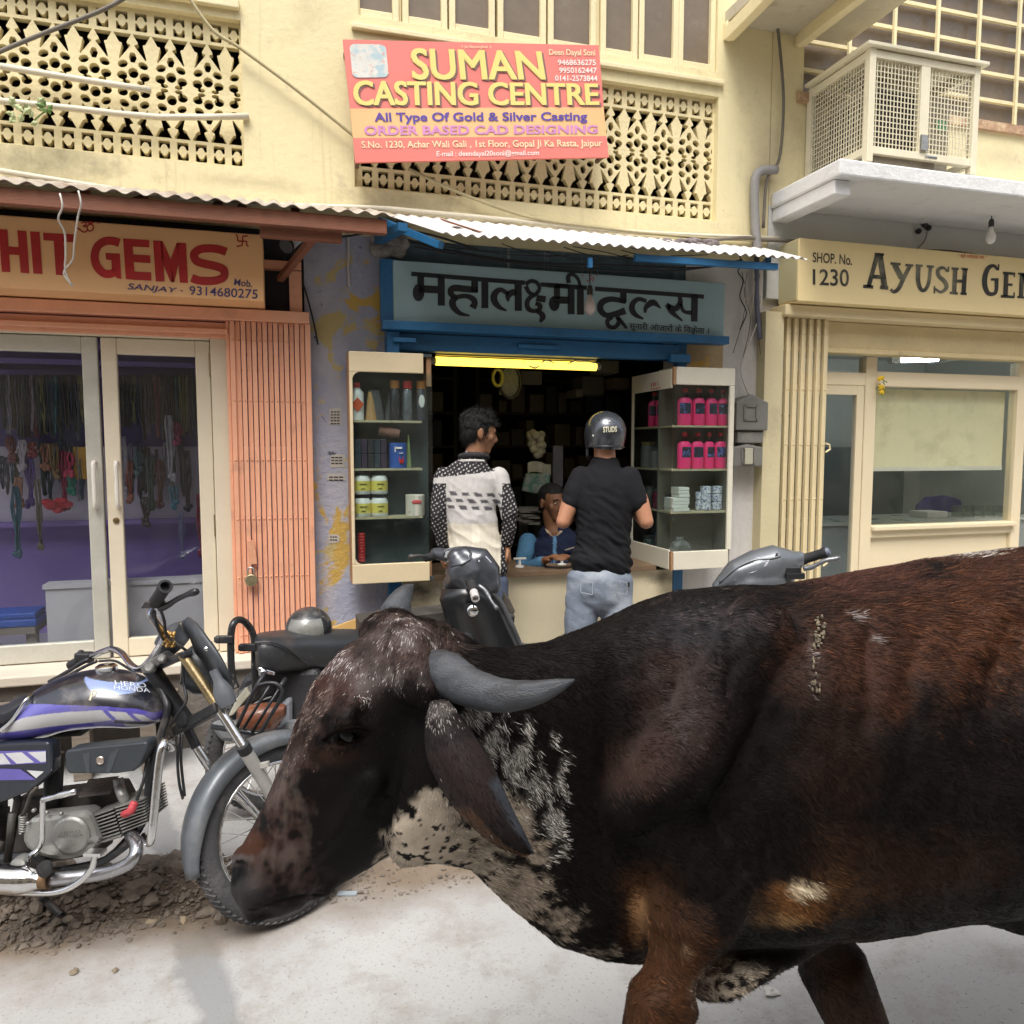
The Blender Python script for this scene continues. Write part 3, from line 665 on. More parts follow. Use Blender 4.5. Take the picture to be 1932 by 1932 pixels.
s2 = thing('signboard', 'pale blue signboard with black Hindi lettering over the tool shop counter', 'sign', W(1050, 620, -.07))
BOARD = paint('blue_green_board', (.29, .42, .44), .6, .1, 2.5, 40, .08, grime=((.10, .13, .14), 6, .62, .9), peels=(((.06, .09, .12), 30, .72, .76),))
P2y = -.085; P2 = lambda u, v: W(u, v, P2y-.0025)
zt0, zb0 = 2.685, 2.318; xa, xb = X(742, 550, P2y), X(1367, 580, P2y)
mb = MB(); mb.box((xa, P2y, zb0), (xb, P2y+.04, Z(1050, 512, P2y)))
mb.build('board', BOARD, s2, bevel=.004)
mb = MB(); mb.box((xa-.07, P2y+.005, zb0), (xa-.002, P2y+.045, 2.66)); mb.build('blue_side_post', BLUE, s2)
z2 = lambda pts: [(744.1+x*.16745, 452.9+y*.16745) for x, y in pts]; z3 = lambda pts: [(1035.3+x*.1842, 452.9+y*.1842) for x, y in pts]
mb = MB(); k2 = .16745; k3 = .1842
def st2(pts, wd, sm=4): strokes_on(mb, z2(pts), P2, [x*k2 for x in wd] if isinstance(wd, list) else wd*k2, sm)
def st3(pts, wd, sm=4): strokes_on(mb, z3(pts), P2, [x*k3 for x in wd] if isinstance(wd, list) else wd*k3, sm)
def blob(pts, c, rx, ry, z):
    poly_on(mb, z([(c[0]+rx*math.cos(t), c[1]+ry*math.sin(t)) for t in np.linspace(0, 2*math.pi, 18)[:-1]]), P2)
st2([(190,380),(1468,482)], 50, 0); st2([(1645,500),(1960,520)], 48, 0)
st2([(297,400),(297,520)], 76, 0); blob(0, (272,592), 66, 98, z2); st2([(272,548),(500,560)], 84, 0); st2([(527,400),(530,738)], 80, 0)
st2([(905,460),(905,590)], 76, 0); st2([(942,562),(800,552),(690,540),(640,560),(640,610),(690,645)], [70,74,76,74,66,50])
st2([(690,645),(800,630),(880,660),(905,710),(880,765)], [50,52,66,70,80]); st2([(700,640),(655,690),(670,760),(740,825),(848,852)], [60,78,72,50,20])
st2([(1020,470),(1020,768)], 78, 0)
st2([(1395,500),(1397,798)], 80, 0); st2([(1285,610),(1200,560),(1135,600),(1125,680),(1180,755),(1265,795)], [46,54,72,74,54,18]); st2([(1372,588),(1315,596),(1280,640),(1285,695)], [76,70,60,14])
st2([(1478,500),(1540,462),(1605,480),(1635,545),(1600,605),(1530,645),(1495,705),(1510,775),(1570,800),(1630,785),(1640,735),(1590,715)], [46,46,46,40,46,52,56,56,48,52,56,40])
st2([(1480,520),(1520,590),(1580,612)], [52,46,36]); st2([(1600,655),(1705,668)], 72, 0); st2([(1600,800),(1655,830),(1672,870),(1640,925)], [40,62,66,30])
blob(0, (58,650), 56, 78, z3); st3([(85,470),(85,600)], 64, 0); st3([(58,612),(210,618)], 74, 0); st3([(230,470),(230,760)], 70, 0)
st3([(-10,462),(390,490)], 46, 0); st3([(325,480),(325,765)], 70, 0); st3([(325,480),(300,400),(245,350),(200,375),(205,440)], [30,34,40,46,46])
st3([(473,498),(1590,580)], 44, 0)
st3([(765,520),(765,640)], 66, 0); st3([(790,630),(640,605),(545,640),(530,715),(590,770),(690,755),(785,725)], [50,56,66,64,56,60,70])
st3([(700,775),(720,835),(680,890),(620,885),(600,830),(650,785)], [40,46,42,44,46,46]); st3([(700,790),(755,850),(800,905)], [40,38,26])
st3([(1000,625),(920,605),(862,650),(855,715),(895,770),(970,808)], [40,44,56,60,48,18]); st3([(985,745),(1000,685),(1070,640),(1150,700)], [24,50,66,8])
st3([(1345,580),(1345,650),(1290,705),(1205,660)], [36,56,60,40]); st3([(1210,660),(1270,745),(1370,828)], [48,50,18]); st3([(1345,640),(1385,730),(1470,745)], [40,36,48]); st3([(1497,560),(1490,835)], 66, 0)
mb.build('black_letters', INK, s2)
mb = MB(); text_on(mb, 'सुनारी औजारों के िवकेता ।', z3([(822,832),(1645,885),(1640,985),(828,930)]), P2, .012); strokes_on(mb, z3([(1470,945),(1490,965)]), P2, 2, 0); mb.build('small_letters', INK, s2)
mb = MB()
for pl in ([(345,352),(352,372)], [(490,352),(484,372)], [(385,410),(410,425),(430,400),(415,380)], [(430,395),(458,380),(452,425)], [(410,360),(440,370)]): st = strokes_on(mb, z3(pl), P2, 1.8, 0)
mb.build('red_emblem', REDP, s2)

s3 = thing('signboard', 'cream box signboard with dark serif lettering and shop number 1230', 'sign', W(1700, 600, -.2))
YSIGN = paint('cream_signboard', (.80, .64, .33), .6, .05, 1.5, 40, .04, grime=((.66, .52, .28), 3, .55, .9)); SIGNSIDE = paint('olive_sign_side', (.52, .46, .26), .7, .08, 2, 30, .06)
y3 = -.20; P3 = lambda u, v: W(u, v, y3-.0025); xa = X(1507, 500, y3)
mb = MB(); mb.box((xa, y3, Z(1700, 580, y3)), (9, -.002, Z(1700, 466, y3))); mb.build('box_panel', [YSIGN], s3, bevel=.005)
mb = MB(); mb.box((xa-.004, y3+.012, Z(1700, 577, y3)), (xa-.0005, -.004, Z(1700, 468, y3))); mb.build('box_side', SIGNSIDE, s3)
q6 = lambda pts: [(1488.2+x*.22974, 420.6+y*.22974) for x, y in pts]
FADE = paint('fading_black_paint', (.03, .028, .022), .6, .2, 3, 40, 0, grime=((.26, .24, .16), 2.6, .50, .72))
mb = MB()
def st6(pts, wd, sm=0): strokes_on(mb, q6(pts), P3, [x*.22974 for x in wd] if isinstance(wd, list) else wd*.22974, sm)
for pts, wd, sm in (([(728,258),(655,525)], 36, 0), ([(748,258),(788,530)], 48, 0), ([(690,440),(790,446)], 32, 0), ([(612,520),(694,526)], 28, 0), ([(750,528),(818,534)], 30, 0), ([(706,256),(782,260)], 22, 0),
    ([(868,338),(928,455)], 44, 0), ([(1000,348),(945,450),(905,535),(865,565),(835,545)], [30,36,34,30,22], 4), ([(836,332),(918,340)], 22, 0), ([(958,346),(1024,350)], 20, 0),
    ([(1066,350),(1062,470),(1085,545),(1120,548),(1150,490),(1165,360)], [38,36,32,30,28,28], 4), ([(1042,348),(1100,353)], 20, 0), ([(1134,356),(1192,360)], 20, 0),
    ([(1305,400),(1270,368),(1228,385),(1232,435),(1280,480),(1296,530),(1250,568),(1202,540)], [18,24,32,34,36,32,24,18], 4), ([(1312,358),(1310,404)], 13, 0), ([(1198,518),(1196,578)], 13, 0),
    ([(1368,378),(1358,572)], 36, 0), ([(1448,380),(1436,578)], 36, 0), ([(1365,476),(1442,479)], 26, 0), ([(1338,374),(1396,378)], 20, 0), ([(1418,376),(1472,382)], 20, 0), ([(1322,574),(1388,580)], 20, 0), ([(1410,580),(1462,584)], 20, 0),
    ([(1716,385),(1685,352),(1640,370),(1612,440),(1612,520),(1640,578),(1690,580),(1706,540),(1706,468)], [20,26,36,42,42,36,28,30,32], 4), ([(1660,464),(1724,464)], 20, 0), ([(1724,338),(1721,390)], 13, 0),
    ([(1787,412),(1780,602)], 38, 0), ([(1758,410),(1858,418)], 22, 0), ([(1785,506),(1838,508)], 20, 0), ([(1742,602),(1854,608)], 22, 0), ([(1854,412),(1852,446)], 12, 0), ([(1852,570),(1850,612)], 12, 0),
    ([(1916,418),(1908,610)], 36, 0), ([(1884,416),(1940,420)], 18, 0), ([(1876,608),(1940,614)], 18, 0), ([(1925,420),(1990,590)], 34, 0), ([(2055,424),(1990,590)], 26, 0), ([(2060,424),(2055,616)], 36, 0), ([(2030,422),(2090,426)], 18, 0), ([(2025,614),(2090,620)], 18, 0)):
    st6(pts, wd, sm)
mb.build('shop_name', FADE, s3); mb = MB(); text_on(mb, '1230', q6([(198,378),(495,380),(495,525),(198,508)]), P3, .012); text_on(mb, 'SHOP. No.', q6([(198,240),(522,262),(520,348),(196,322)]), P3, .01)
mb.build('shop_number', FADE, s3)
mb = MB(); text_on(mb, '" श्री गणेशाय नमः "', q6([(1390,250),(1630,262),(1630,312),(1390,292)]), P3, .01); mb.build('red_letters', paint('orange_red_ink', (.6, .12, .05), .6), s3)

s4 = thing('hanging_banner', 'tilted red and orange casting centre banner with yellow lettering over the plaster screen', 'banner', W(900, 300, -.14))
BR = paint('banner_red', (.74, .20, .165), .55, .06, 3, 40, .03, streak=((.35, .09, .08), .72, .90)); BO = paint('banner_orange', (.80, .48, .22), .55, .06, 3, 40, .03, streak=((.5, .3, .14), .72, .92))
b2 = lambda pts: [(647+x/2.986, y/2.986) for x, y in pts]
yS = -.16; PS = lambda u, v: W(u, v, yS)
PL = lambda u, v: W(u, v, yS-.003)
for nm, quad, m in (('red_panel', [(0,222),(1442,255),(1469,602),(41,612)], BR), ('orange_panel', [(41,612),(1469,602),(1485,766),(58,778)], BO), ('red_panel', [(58,778),(1485,766),(1498,885),(70,915)], BR)):
    mb = MB(); mb.slab([PS(*p) for p in b2(quad)], Vector((0, -1, 0)), .018); mb.build(nm, m, s4)
mb = MB(); yf = yS+.02
c4 = [W(*p, yf+.004) for p in b2([(24,246),(1422,276),(1478,866),(90,890)])]
for i in range(4): mb.bar(c4[i], c4[(i+1) % 4], .025, .025, Vector((0, 1, 0)))
for p in (c4[0], c4[1], c4[2], c4[3]): mb.bar(p, (p.x, -.0, p.z), .02, .02)
mb.build('backing_frame', paint('rusty_iron', (.12, .07, .045), .8, .3), s4)
LY = paint('banner_yellow', (.76, .64, .20), .55, .04, 3, 30, 0); LSH = paint('banner_letter_shadow', (.22, .12, .10), .6, .1); LB = paint('banner_violet_blue', (.10, .06, .33), .6, .1); LM = paint('banner_mauve', (.60, .25, .50), .6, .08); LC = paint('banner_cream', (.82, .68, .42), .6, .05); LW = paint('banner_white', (.82, .72, .66), .6, .05)
big = (('SUMAN', [(385,272),(1112,290),(1138,447),(395,447)]), ('CASTING CENTRE', [(60,455),(1432,472),(1440,590),(66,592)]))
mb = MB()
for t, q in big: bold_text_on(mb, t, b2([(x+11, y+9) for x, y in q]), None, 0, yS-.002, .0001, 1.7, .9)
mb.build('letter_shadow', LSH, s4)
mb = MB()
for t, q in big: bold_text_on(mb, t, b2(q), None, 0, yS-.0045, .0001, 1.7, .9)
mb.build('yellow_letters', LY, s4)
for t, q, m, nm, bo in (('All Type Of Gold & Silver Casting', [(174,634),(1376,630),(1378,694),(180,700)], LB, 'blue_letters', .025), ('ORDER BASED CAD DESIGNING', [(118,708),(1437,704),(1437,752),(122,762)], LM, 'mauve_letters', .03),
    ('S.No. 1230, Achar Wali Gali , 1st Floor, Gopal Ji Ka Rasta, Jaipur', [(103,795),(1460,785),(1464,836),(108,846)], LC, 'cream_letters', .015), ('E-mail : deendayal20soni@gmail.com', [(527,850),(1105,844),(1106,882),(528,890)], LW, 'white_letters', .015),
    ('Deen Dayal Soni', [(1160,276),(1420,278),(1423,324),(1163,320)], LC, 'cream_letters', .015), ('9468636275', [(1210,335),(1424,335),(1426,368),(1211,367)], LW, 'white_letters', .02), ('9950162447', [(1218,380),(1430,380),(1431,413),(1219,412)], LW, 'white_letters', .02),
    ('0141-2573844', [(1195,424),(1433,425),(1434,458),(1196,456)], LW, 'white_letters', .02), ('॥ Jai Bajrangbali ॥', [(668,254),(835,257),(836,276),(669,273)], LC, 'cream_letters', 0)):
    mb = MB(); text_on(mb, t, b2(q), PL, bo); mb.build(nm, m, s4)
mb = MB(); qd = b2([(35,247),(240,250),(260,435),(55,438)]); pts = []
for k in range(4):
    c = np.array(qd[k]); a_ = np.array(qd[k-1]); b_ = np.array(qd[(k+1) % 4])
    for t in (0, .3, .7, 1): pts.append(tuple(c+(a_-c)*.13*(1-t)**1.6+(b_-c)*.13*t**1.6))
poly_on(mb, pts, PL); mb.build('faded_picture', paint('faded_picture', (.66, .64, .58), .5, .1, 14, 40, 0, peels=(((.40, .52, .55), 16, .52, .6), ((.66, .30, .24), 22, .60, .66))), s4)

# ------------------------------------------------------------------ corrugated awnings
def corrugated(fl, fr, br, bl, per=.085, amp=.0085, rag=0.0):
    mb = MB(); n = max(8, int((fr-fl).length/per*8)); up = (fr-fl).cross(bl-fl).normalized(); up = up if up.z > 0 else -up
    rows = []
    for t in (0, .33, .66, 1):
        r = []
        for i in range(n+1):
            s = i/n; p = (fl.lerp(fr, s)).lerp(bl.lerp(br, s), t); j = rag*mnoise.noise(Vector((s*7, 0, 3))) if t == 0 else 0
            r.append(p+up*(amp*math.sin(s*(fr-fl).length/per*2*math.pi)) + (fl-bl).normalized()*j)
        rows.append(r)
    top = rows; bot = [[p-up*.0025 for p in r] for r in rows]
    mb.loft(top, caps=False, closed=False); mb.loft(bot, caps=False, closed=False)
    mb.loft([top[0], bot[0]], caps=False, closed=False)
    return mb
TIN1 = paint('pale_corrugated', (.42, .37, .31), .7, .2, 3, 30, .1, grime=((.22, .14, .09), 4, .46, .8)); TIN2 = paint('white_corrugated', (.60, .57, .54), .6, .12, 2.5, 40, .1, grime=((.28, .23, .19), 4, .56, .85))
ya = -.62
a1 = thing('corrugated_awning', 'corrugated awning on brown timber beams over the salmon signboard', 'awning', W(350, 400, -.3))
fl, fr = W(0, 346, ya), W(748, 402, ya); zf = (fl.z+fr.z)/2; fl = Vector((-3.6, ya, zf)); fr = Vector((fr.x, ya, zf)); zk = Z(200, 352, -.005)
corrugated(fl, fr, Vector((fr.x, -.004, zk)), Vector((-3.6, -.004, zk)), rag=.01).build('sheet', TIN1, a1, smooth=True)
mb = MB(); mb.box((-3.6, ya+.03, zf-.085), (X(730, 415, ya+.03), ya+.075, zf-.014)); mb.box((X(490, 425, ya+.08), ya+.076, zf-.13), (X(645, 425, ya+.08), ya+.12, zf-.06)); mb.build('timber_beam', BROWNWOOD, a1, bevel=.004)
mb = MB(); mb.bar(W(608, 428, ya+.06), W(528, 527, -.05), .035, .03); mb.bar(W(604, 430, ya+.12), W(604, 436, -.02), .05, .05); mb.build('timber_strut', BROWNWOOD, a1)
for u in (115, 240, 400, 450, 560): mb = MB(); mb.bar(Vector((W(u, 372, ya+.10).x, ya+.08, zf-.035)), (W(u, 372, ya+.10).x, -.02, zk-.045), .04, .03); mb.build('timber_rafter', BROWNWOOD, a1)
a2 = thing('corrugated_awning', 'white corrugated awning on blue brackets over the tool shop sign', 'awning', W(1100, 470, -.3))
y2 = -.70; fl, fr = W(836, 440, y2), W(1524, 488, y2); bl, br_ = W(716, 401, -.004), W(1450, 470, -.004)
corrugated(fl, fr, br_, bl, per=.062, amp=.0075, rag=.03).build('sheet', TIN2, a2, smooth=True)
mb = MB(); off = Vector((0, .05, -.045)); mb.bar(fl.lerp(fr, .5)+off, fl.lerp(fr, .92)+off, .03, .035); mb.build('blue_beam', BLUE, a2); mb = MB(); mb.bar(bl+Vector((0, -.02, -.05)), fl+off, .03, .035); mb.build('blue_beam', BLUE, a2)
mb = MB(); mb.bar(W(712, 455, -.02), W(760, 428, -.45), .05, .04); mb.bar(W(1440, 500, -.02), W(1450, 490, -.62), .03, .03); mb.bar(W(1113, 487, y2+.05), W(1113, 505, y2+.05), .022, .022); mb.build('blue_bracket', BLUE, a2)
mb = MB(); rng = random.Random(3)
for k in range(46):
    p = W(1280+rng.uniform(-85, 70), 460+rng.uniform(-6, 5), -.05-rng.random()*.18); mb.ball(p, .02+.03*rng.random(), .02, .012+.012*rng.random(), 7, 5)
tag(mb.build('debris', paint('grey_debris', (.20, .17, .17), .9, .4, 12, 60, .4)), 'grey heap of rags and dirt lying on the white awning', 'debris')
mb = MB(); p0, p1 = W(835, 415, -.40), W(938, 448, -.62); mb.bar(p0, p1, .045, .006); tag(mb.build('wood_strip', BROWNWOOD), 'thin brown strip of wood lying on the white awning', 'wood strip')

# ------------------------------------------------------------------ folding gates
def gate(name, label, x0, x1, z0, z1, y, n, mat, mg, fold):
    g = thing(name, label, 'gate', ((x0+x1)/2, y, z0), None); w_ = (x1-x0)/n
    for k in range(n):
        xa = x0+w_*k; mb = MB(); dy = fold*(k % 2)
        mb.box((xa+w_*.06, y+dy, z0), (xa+w_*mg, y+dy+.012, z1)); mb.box((xa+w_*.06, y+dy+.0125, z0), (xa+w_*.06+.004, y+dy+.03, z1)); mb.box((xa+w_*mg-.004, y+dy+.0125, z0), (xa+w_*mg, y+dy+.03, z1))
        for j in range(6):
            z = z1-.10-(z1-z0-.2)*j/5; mb.lathe([(.006, 0), (.005, .004), (.001, .006)], (xa+w_*.5, y+dy, z), (0, -1, 0), 8)
        mb.build('slat', mat, g, bevel=.003)
    return g
gx0_, gx1_ = X(441, 900, -.06), X(580, 800, -.06)
g1 = gate('folding_gate', 'salmon painted folding gate pushed open beside the violet pier', gx0_, .135, .475, 2.284, -.075, 14, SALMON, .90, .012)
mb = MB(); mb.box((.136, -.078, .475), (.165, -.03, 2.284)); mb.box((gx0_-.02, -.055, .475), (gx0_-.002, -.02, 2.284)); mb.build('gate_stile', SALMON, g1, bevel=.003)
mb = MB(); mb.bar(W(473, 1020, -.09), W(479, 1064, -.09), .035, .012, Vector((0, 1, 0))); mb.build('hasp', paint('worn_salmon', (.70, .34, .2), .6, .2), g1)
pl = thing('padlock', 'round brass padlock hanging from the salmon gate', 'padlock', W(474, 1108, -.10))
c = W(474, 1095, -.105); mb = MB(); mb.lathe([(.030, 0), (.034, .004), (.034, .018), (.030, .022)], c+Vector((0, .011, 0)), (0, -1, 0), 22); mb.build('lock_body', paint('old_brass', (.42, .36, .22), .35, .2, 20, 60, .1, metal=.8), pl, smooth='auto')
mb = MB(); mb.tube([c+Vector((-.017, 0, .025)), c+Vector((-.017, 0, .055)), c+Vector((-.008, 0, .07)), c+Vector((.008, 0, .07)), c+Vector((.017, 0, .055)), c+Vector((.017, 0, .025))], .0045, 8); mb.build('shackle', paint('steel_worn', (.5, .5, .48), .3, .1, metal=.9), pl, smooth=True)
hx0, hx1 = X(1476, 800, -.03), X(1560, 800, -.03)
g2 = gate('folding_gate', 'cream folding gate bunched beside the corner shop door', hx0, hx1, .42, 2.472, -.05, 12, SHOPCREAM, .66, .02)
for (u, v) in ((1558, 845), (1553, 1060)):
    mb = MB(); p = W(u, v, -.055); mb.tube([p+Vector((.0, 0, .03)), p+Vector((.03, 0, .02)), p+Vector((.034, 0, -.01)), p+Vector((.0, 0, -.03))], .007, 6); mb.build('gate_lug', SHOPCREAM, g2)

# ------------------------------------------------------------------ air conditioner cage on the canopy slab
ac = thing('wire_cage', 'cream wire mesh cage enclosing an outdoor air conditioner unit', 'cage', W(1720, 305, -.4))
yF = -.56; cx0, cx1 = X(1640, 200, yF), X(1836, 220, yF); cz0, cz1 = szt+.035, Z(1740, 110, yF); yB = -.03
CG = paint('cage_paint', (.74, .68, .50), .5, .08, 6, 40, .06, grime=((.4, .3, .18), 9, .66, .85))
mb = MB(); t = .022
for x in (cx0, cx1):
    for y in (yF, yB): mb.box((x-t, y-t, cz0), (x+t, y+t, cz1))
for z in (cz0+.07, cz1-.03):
    mb.box((cx0+t, yF-t+.002, z-t), (cx1-t, yF+t-.002, z+t)); mb.box((cx0-t+.002, yF+t, z-t), (cx0+t-.002, yB-t, z+t)); mb.box((cx1-t+.002, yF+t, z-t), (cx1+t-.002, yB-t, z+t))
xc = (cx0+cx1)/2; mb.box((xc-.034, yF-t+.003, cz0+.07+t), (xc+.034, yF+t-.003, cz1-.03-t)); mb.build('cage_frame', CG, ac, bevel=.003)
mb = MB(); mb.box((cx0-.06, yF-.05, cz1), (cx1+.06, yB, cz1+.022)); mb.build('cage_roof', CG, ac, bevel=.004)
for a_, b_ in ((cx0+t, xc-.034), (xc+.034, cx1-t)):
    mb = MB(); n = int((b_-a_)/.024)
    for k in range(n+1): x = a_+(b_-a_)*k/n; mb.box((x-.0025, yF-.004, cz0+.092), (x+.0025, yF+.000, cz1-.052))
    nz = int((cz1-cz0-.144)/.03)
    for k in range(nz+1): z = cz0+.092+(cz1-cz0-.144)*k/nz; mb.box((a_, yF+.0005, z-.0025), (b_, yF+.0045, z+.0025))
    mb.build('wire_mesh', CG, ac)
mb = MB(); n = 22
for k in range(n): y = yF+t+(yB-yF-2*t)*k/(n-1); mb.box((cx0-.004, y-.0025, cz0+.092), (cx0, y+.0025, cz1-.052))
for k in range(nz+1): z = cz0+.092+(cz1-cz0-.144)*k/nz; mb.box((cx0+.0005, yF+t, z-.0025), (cx0+.0045, yB-t, z+.0025))
mb.build('wire_mesh', CG, ac)
mb = MB(); mb.box((xc-.03, yF-.035, cz0+.10), (xc+.02, yF-.022, cz0+.19)); mb.lathe([(.01, 0), (.01, .08)], (xc+.0, yF-.04, cz0+.06), (1, 0, 0), 8); mb.build('bolt_latch', paint('steel_worn', (.5, .5, .48)), ac)
au = thing('air_conditioner', 'beige outdoor air conditioner unit inside the wire cage', 'air conditioner', ((cx0+cx1)/2, -.3, cz0))
mb = MB(); mb.box((cx0+.10, -.44, cz0+.01), (cx1-.06, -.10, cz1-.13)); mb.build('casing', paint('ac_beige', (.30, .27, .21), .6, .1, 3, 30, .05, grime=((.34, .2, .1), 4, .6, .85)), au, bevel=.01)
mb = MB(); xg = cx1-.30
nn = 13
for k in range(nn): x = cx0+.14+(xg-cx0-.16)*k/(nn-1); mb.box((x-.0135, -.456, cz0+.06), (x+.0135, -.441, cz1-.17))
mb.build('intake_slots', paint('slot_brown', (.025, .019, .014), .8), au)
mb = MB()
for k in range(7): y = -.415+.05*k; mb.box((cx0+.088, y-.008, cz0+.05), (cx0+.099, y+.008, cz1-.2))
mb.build('side_slots', paint('slot_brown', (.025, .019, .014), .8), au)
mb = MB(); mb.box((xg+.13, -.447, cz0+.30), (xg+.21, -.4415, cz0+.36)); mb.build('green_label', paint('green_label', (.10, .38, .20), .5, .3, 40, 80, 0), au)
mb = MB(); mb.box((cx0+.01, yF-.03, szt+.001), (cx1-.1, -.09, szt+.012)); mb.box((cx0+.05, yF+.005, szt+.0125), (cx1-.28, yF+.012, szt+.10)); mb.build('drip_tray', paint('rusty_tray', (.25, .21, .15), .7, .3), au)

# ------------------------------------------------------------------ bracketed balcony at the top
bb = thing('balcony_bracket_shelf', 'cream balcony underside carried on two slanting wooden brackets', 'balcony', W(1480, 10, -.3))
zz = Z(1440, -2, -.30)
mb = MB(); mb.box((X(1372, 10, -.02), -.75, zz), (X(1600, 10, -.02), -.001, zz+.07)); mb.build('balcony_floor', paint('balcony_soffit', (.52, .47, .36), .8, .12, 4, 40, .1, grime=((.3, .22, .13), 6, .55, .85)), bb)
for u, v in ((1374, 66), (1508, 78)):
    mb = MB(); x = X(u, v, -.02); z = Z(u, v, -.02); mb.box((x-.025, -.04, z-.03), (x+.025, -.001, zz)); mb.bar((x, -.035, z), (x, -.70, zz-.04), .06, .085); mb.build('slanting_bracket', CREAM, bb, bevel=.006)

# ------------------------------------------------------------------ meters, pipes, wires, bulbs, cameras
MET = paint('meter_grey', (.19, .185, .165), .6, .12, 5, 50, .12, grime=((.33, .30, .25), 5, .55, .85))
def meter(label, uv0, uv1, y0, win, peak):
    a_, b_ = W(*uv0, -.12), W(*uv1, -.12); m = thing('meter_box', label, 'meter box', ((a_.x+b_.x)/2, -.0, b_.z), 'meter boxes on the white pier')
    mb = MB(); pts = [(a_.x, a_.z-.02), ((a_.x+b_.x)/2, a_.z+peak), (b_.x, a_.z-.02), (b_.x, b_.z), (a_.x, b_.z)]
    mb.slab([Vector((x, -.12, z)) for x, z in pts], Vector((0, -1, 0)), .131); mb.build('casing', MET, m, bevel=.008)
    mb = MB(); x, z = W(*win, -.121).x, W(*win, -.121).z; s = .045
    for dx, dz, w2, h2 in ((0, s, s, .006), (0, -s, s, .006), (s, 0, .006, s+.006), (-s, 0, .006, s+.006)): mb.box((x+dx-w2, -.128, z+dz-h2), (x+dx+w2, -.1195, z+dz+h2))
    mb.build('window_rim', MET, m); return m, x, z
m1, x, z = meter('larger grey meter box with peaked lid on the white pier', (1390, 752), (1449, 812), 0, (1416, 779), .03)
mb = MB(); a_ = W(1392, 813, -.1); b_ = W(1440, 836, -.1); mb.box((a_.x, -.10, b_.z), (b_.x, .011, a_.z-.003)); mb.build('terminal_cover', MET, m1, bevel=.006)
m2_, x, z = meter('smaller grey meter box with a white switch, below the peaked one', (1384, 838), (1439, 880), 0, (1411, 860), .0)
mb = MB(); mb.box((x-.03, -.135, z-.055), (x+.03, -.1285, z+.05)); mb.build('switch_plate', paint('switch_cream', (.48, .45, .34), .5), m2_, bevel=.004)

PIPE = paint('conduit_beige', (.52, .46, .32), .6, .12, 4, 40, .05); PIPEW = paint('conduit_pale', (.66, .60, .46), .6, .1, 4, 40, .05)
CABLE = paint('black_cable', (.02, .02, .022), .6, .2); CABLEG = paint('grey_cable', (.16, .14, .11), .7, .25); WIREW = paint('white_wire', (.62, .58, .52), .6, .1); PUTTY = paint('cable_yellow_grey', (.40, .34, .19), .7, .15)
def cable(label, pts, r, m, y=-.03, name='cable', cat='cable', n=6):
    P = [W(p[0], p[1], p[2] if len(p) > 2 else y) for p in pts]
    mb = MB(); mb.tube(sv(P, n) if len(P) > 2 else P, r, 7); return tag(mb.build(name, m, smooth=True), label, cat)
cable('long diagonal yellowish cable sagging from upper left behind the red banner', [(340, -30), (400, 55), (455, 92), (560, 170), (662, 252), (700, 285)], .009, PUTTY, -.05)
cable('yellowish cable emerging under the banner and running right along the wall', [(770, 318), (870, 365), (1000, 410), (1150, 432), (1300, 447), (1450, 455)], .009, PUTTY, -.05)
cable('pale conduit running along the wall just above both awnings', [(0, 322), (250, 362), (450, 384), (700, 392), (780, 398), (960, 415), (1200, 438), (1470, 450)], .014, PIPEW, -.035, 'conduit', 'conduit', 3)
cable('grey cable crossing in front of the left plaster screen', [(-30, 110), (60, 72), (195, 18), (260, -20)], .010, CABLEG, -.30)
cable('upper beige bamboo-like pole tied across the left plaster screen', [(-40, 118), (140, 148), (285, 170)], .016, PIPEW, -.02, 'pole', 'pole', 2)
cable('lower beige pole tied across the left plaster screen', [(-40, 186), (150, 206), (300, 221), (470, 219)], .016, PIPEW, -.02, 'pole', 'pole', 2)
cable('dark cable dropping from the balcony bracket to the meters', [(1462, 8), (1473, 110), (1478, 200), (1470, 300), (1447, 340), (1440, 430)], .010, CABLEG, -.04)
cable('thick grey pipe bending down beside the whitewashed slab', [(1465, 320), (1432, 325), (1424, 350), (1425, 420), (1430, 480)], .03, paint('grey_pipe', (.25, .24, .23), .6, .2), -.05, 'pipe', 'pipe', 4)
cable('dark blue service pipe running down the white pier corner', [(1428, 480), (1428, 560), (1430, 600), (1434, 640)], .017, paint('slate_pipe', (.14, .15, .20), .6, .2), -.03, 'pipe', 'pipe', 3)
cable('white wire looping down the white pier to the upper meter box', [(1436, 560), (1428, 610), (1408, 660), (1398, 700), (1412, 745)], .005, WIREW, -.03)
cable('black twin cable strung from the cctv camera to the blue bracket', [(530, 455, -.25), (620, 450, -.1), (720, 437, -.1), (800, 440, -.2), (900, 470, -.1)], .006, CABLE)
cable('black cables drooping under the white awning', [(770, 452), (860, 475), (1000, 495), (1150, 500), (1320, 505), (1400, 490)], .006, CABLE, -.12)
cable('lower black cable drooping above the Hindi sign', [(780, 465), (900, 486), (1060, 505), (1250, 512), (1380, 498)], .005, CABLE, -.14)
cable('thin black wire hanging down the violet pier', [(558, 500), (575, 545), (590, 600), (600, 650)], .005, CABLE, -.02)
cable('pair of dangling white cords in front of the salmon sign', [(113, 365, -.66), (118, 390, -.66), (110, 413, -.6), (122, 440, -.55), (124, 480, -.5), (123, 510, -.45), (135, 540, -.42)], .0042, WIREW, name='cord', cat='cord', n=4)
cable('knotted dangling white cord crossing the T of the salmon sign', [(148, 360, -.66), (153, 385, -.66), (147, 410, -.6), (140, 460, -.5), (137, 490, -.45), (120, 515, -.42), (138, 540, -.41)], .0042, WIREW, name='cord', cat='cord', n=4)
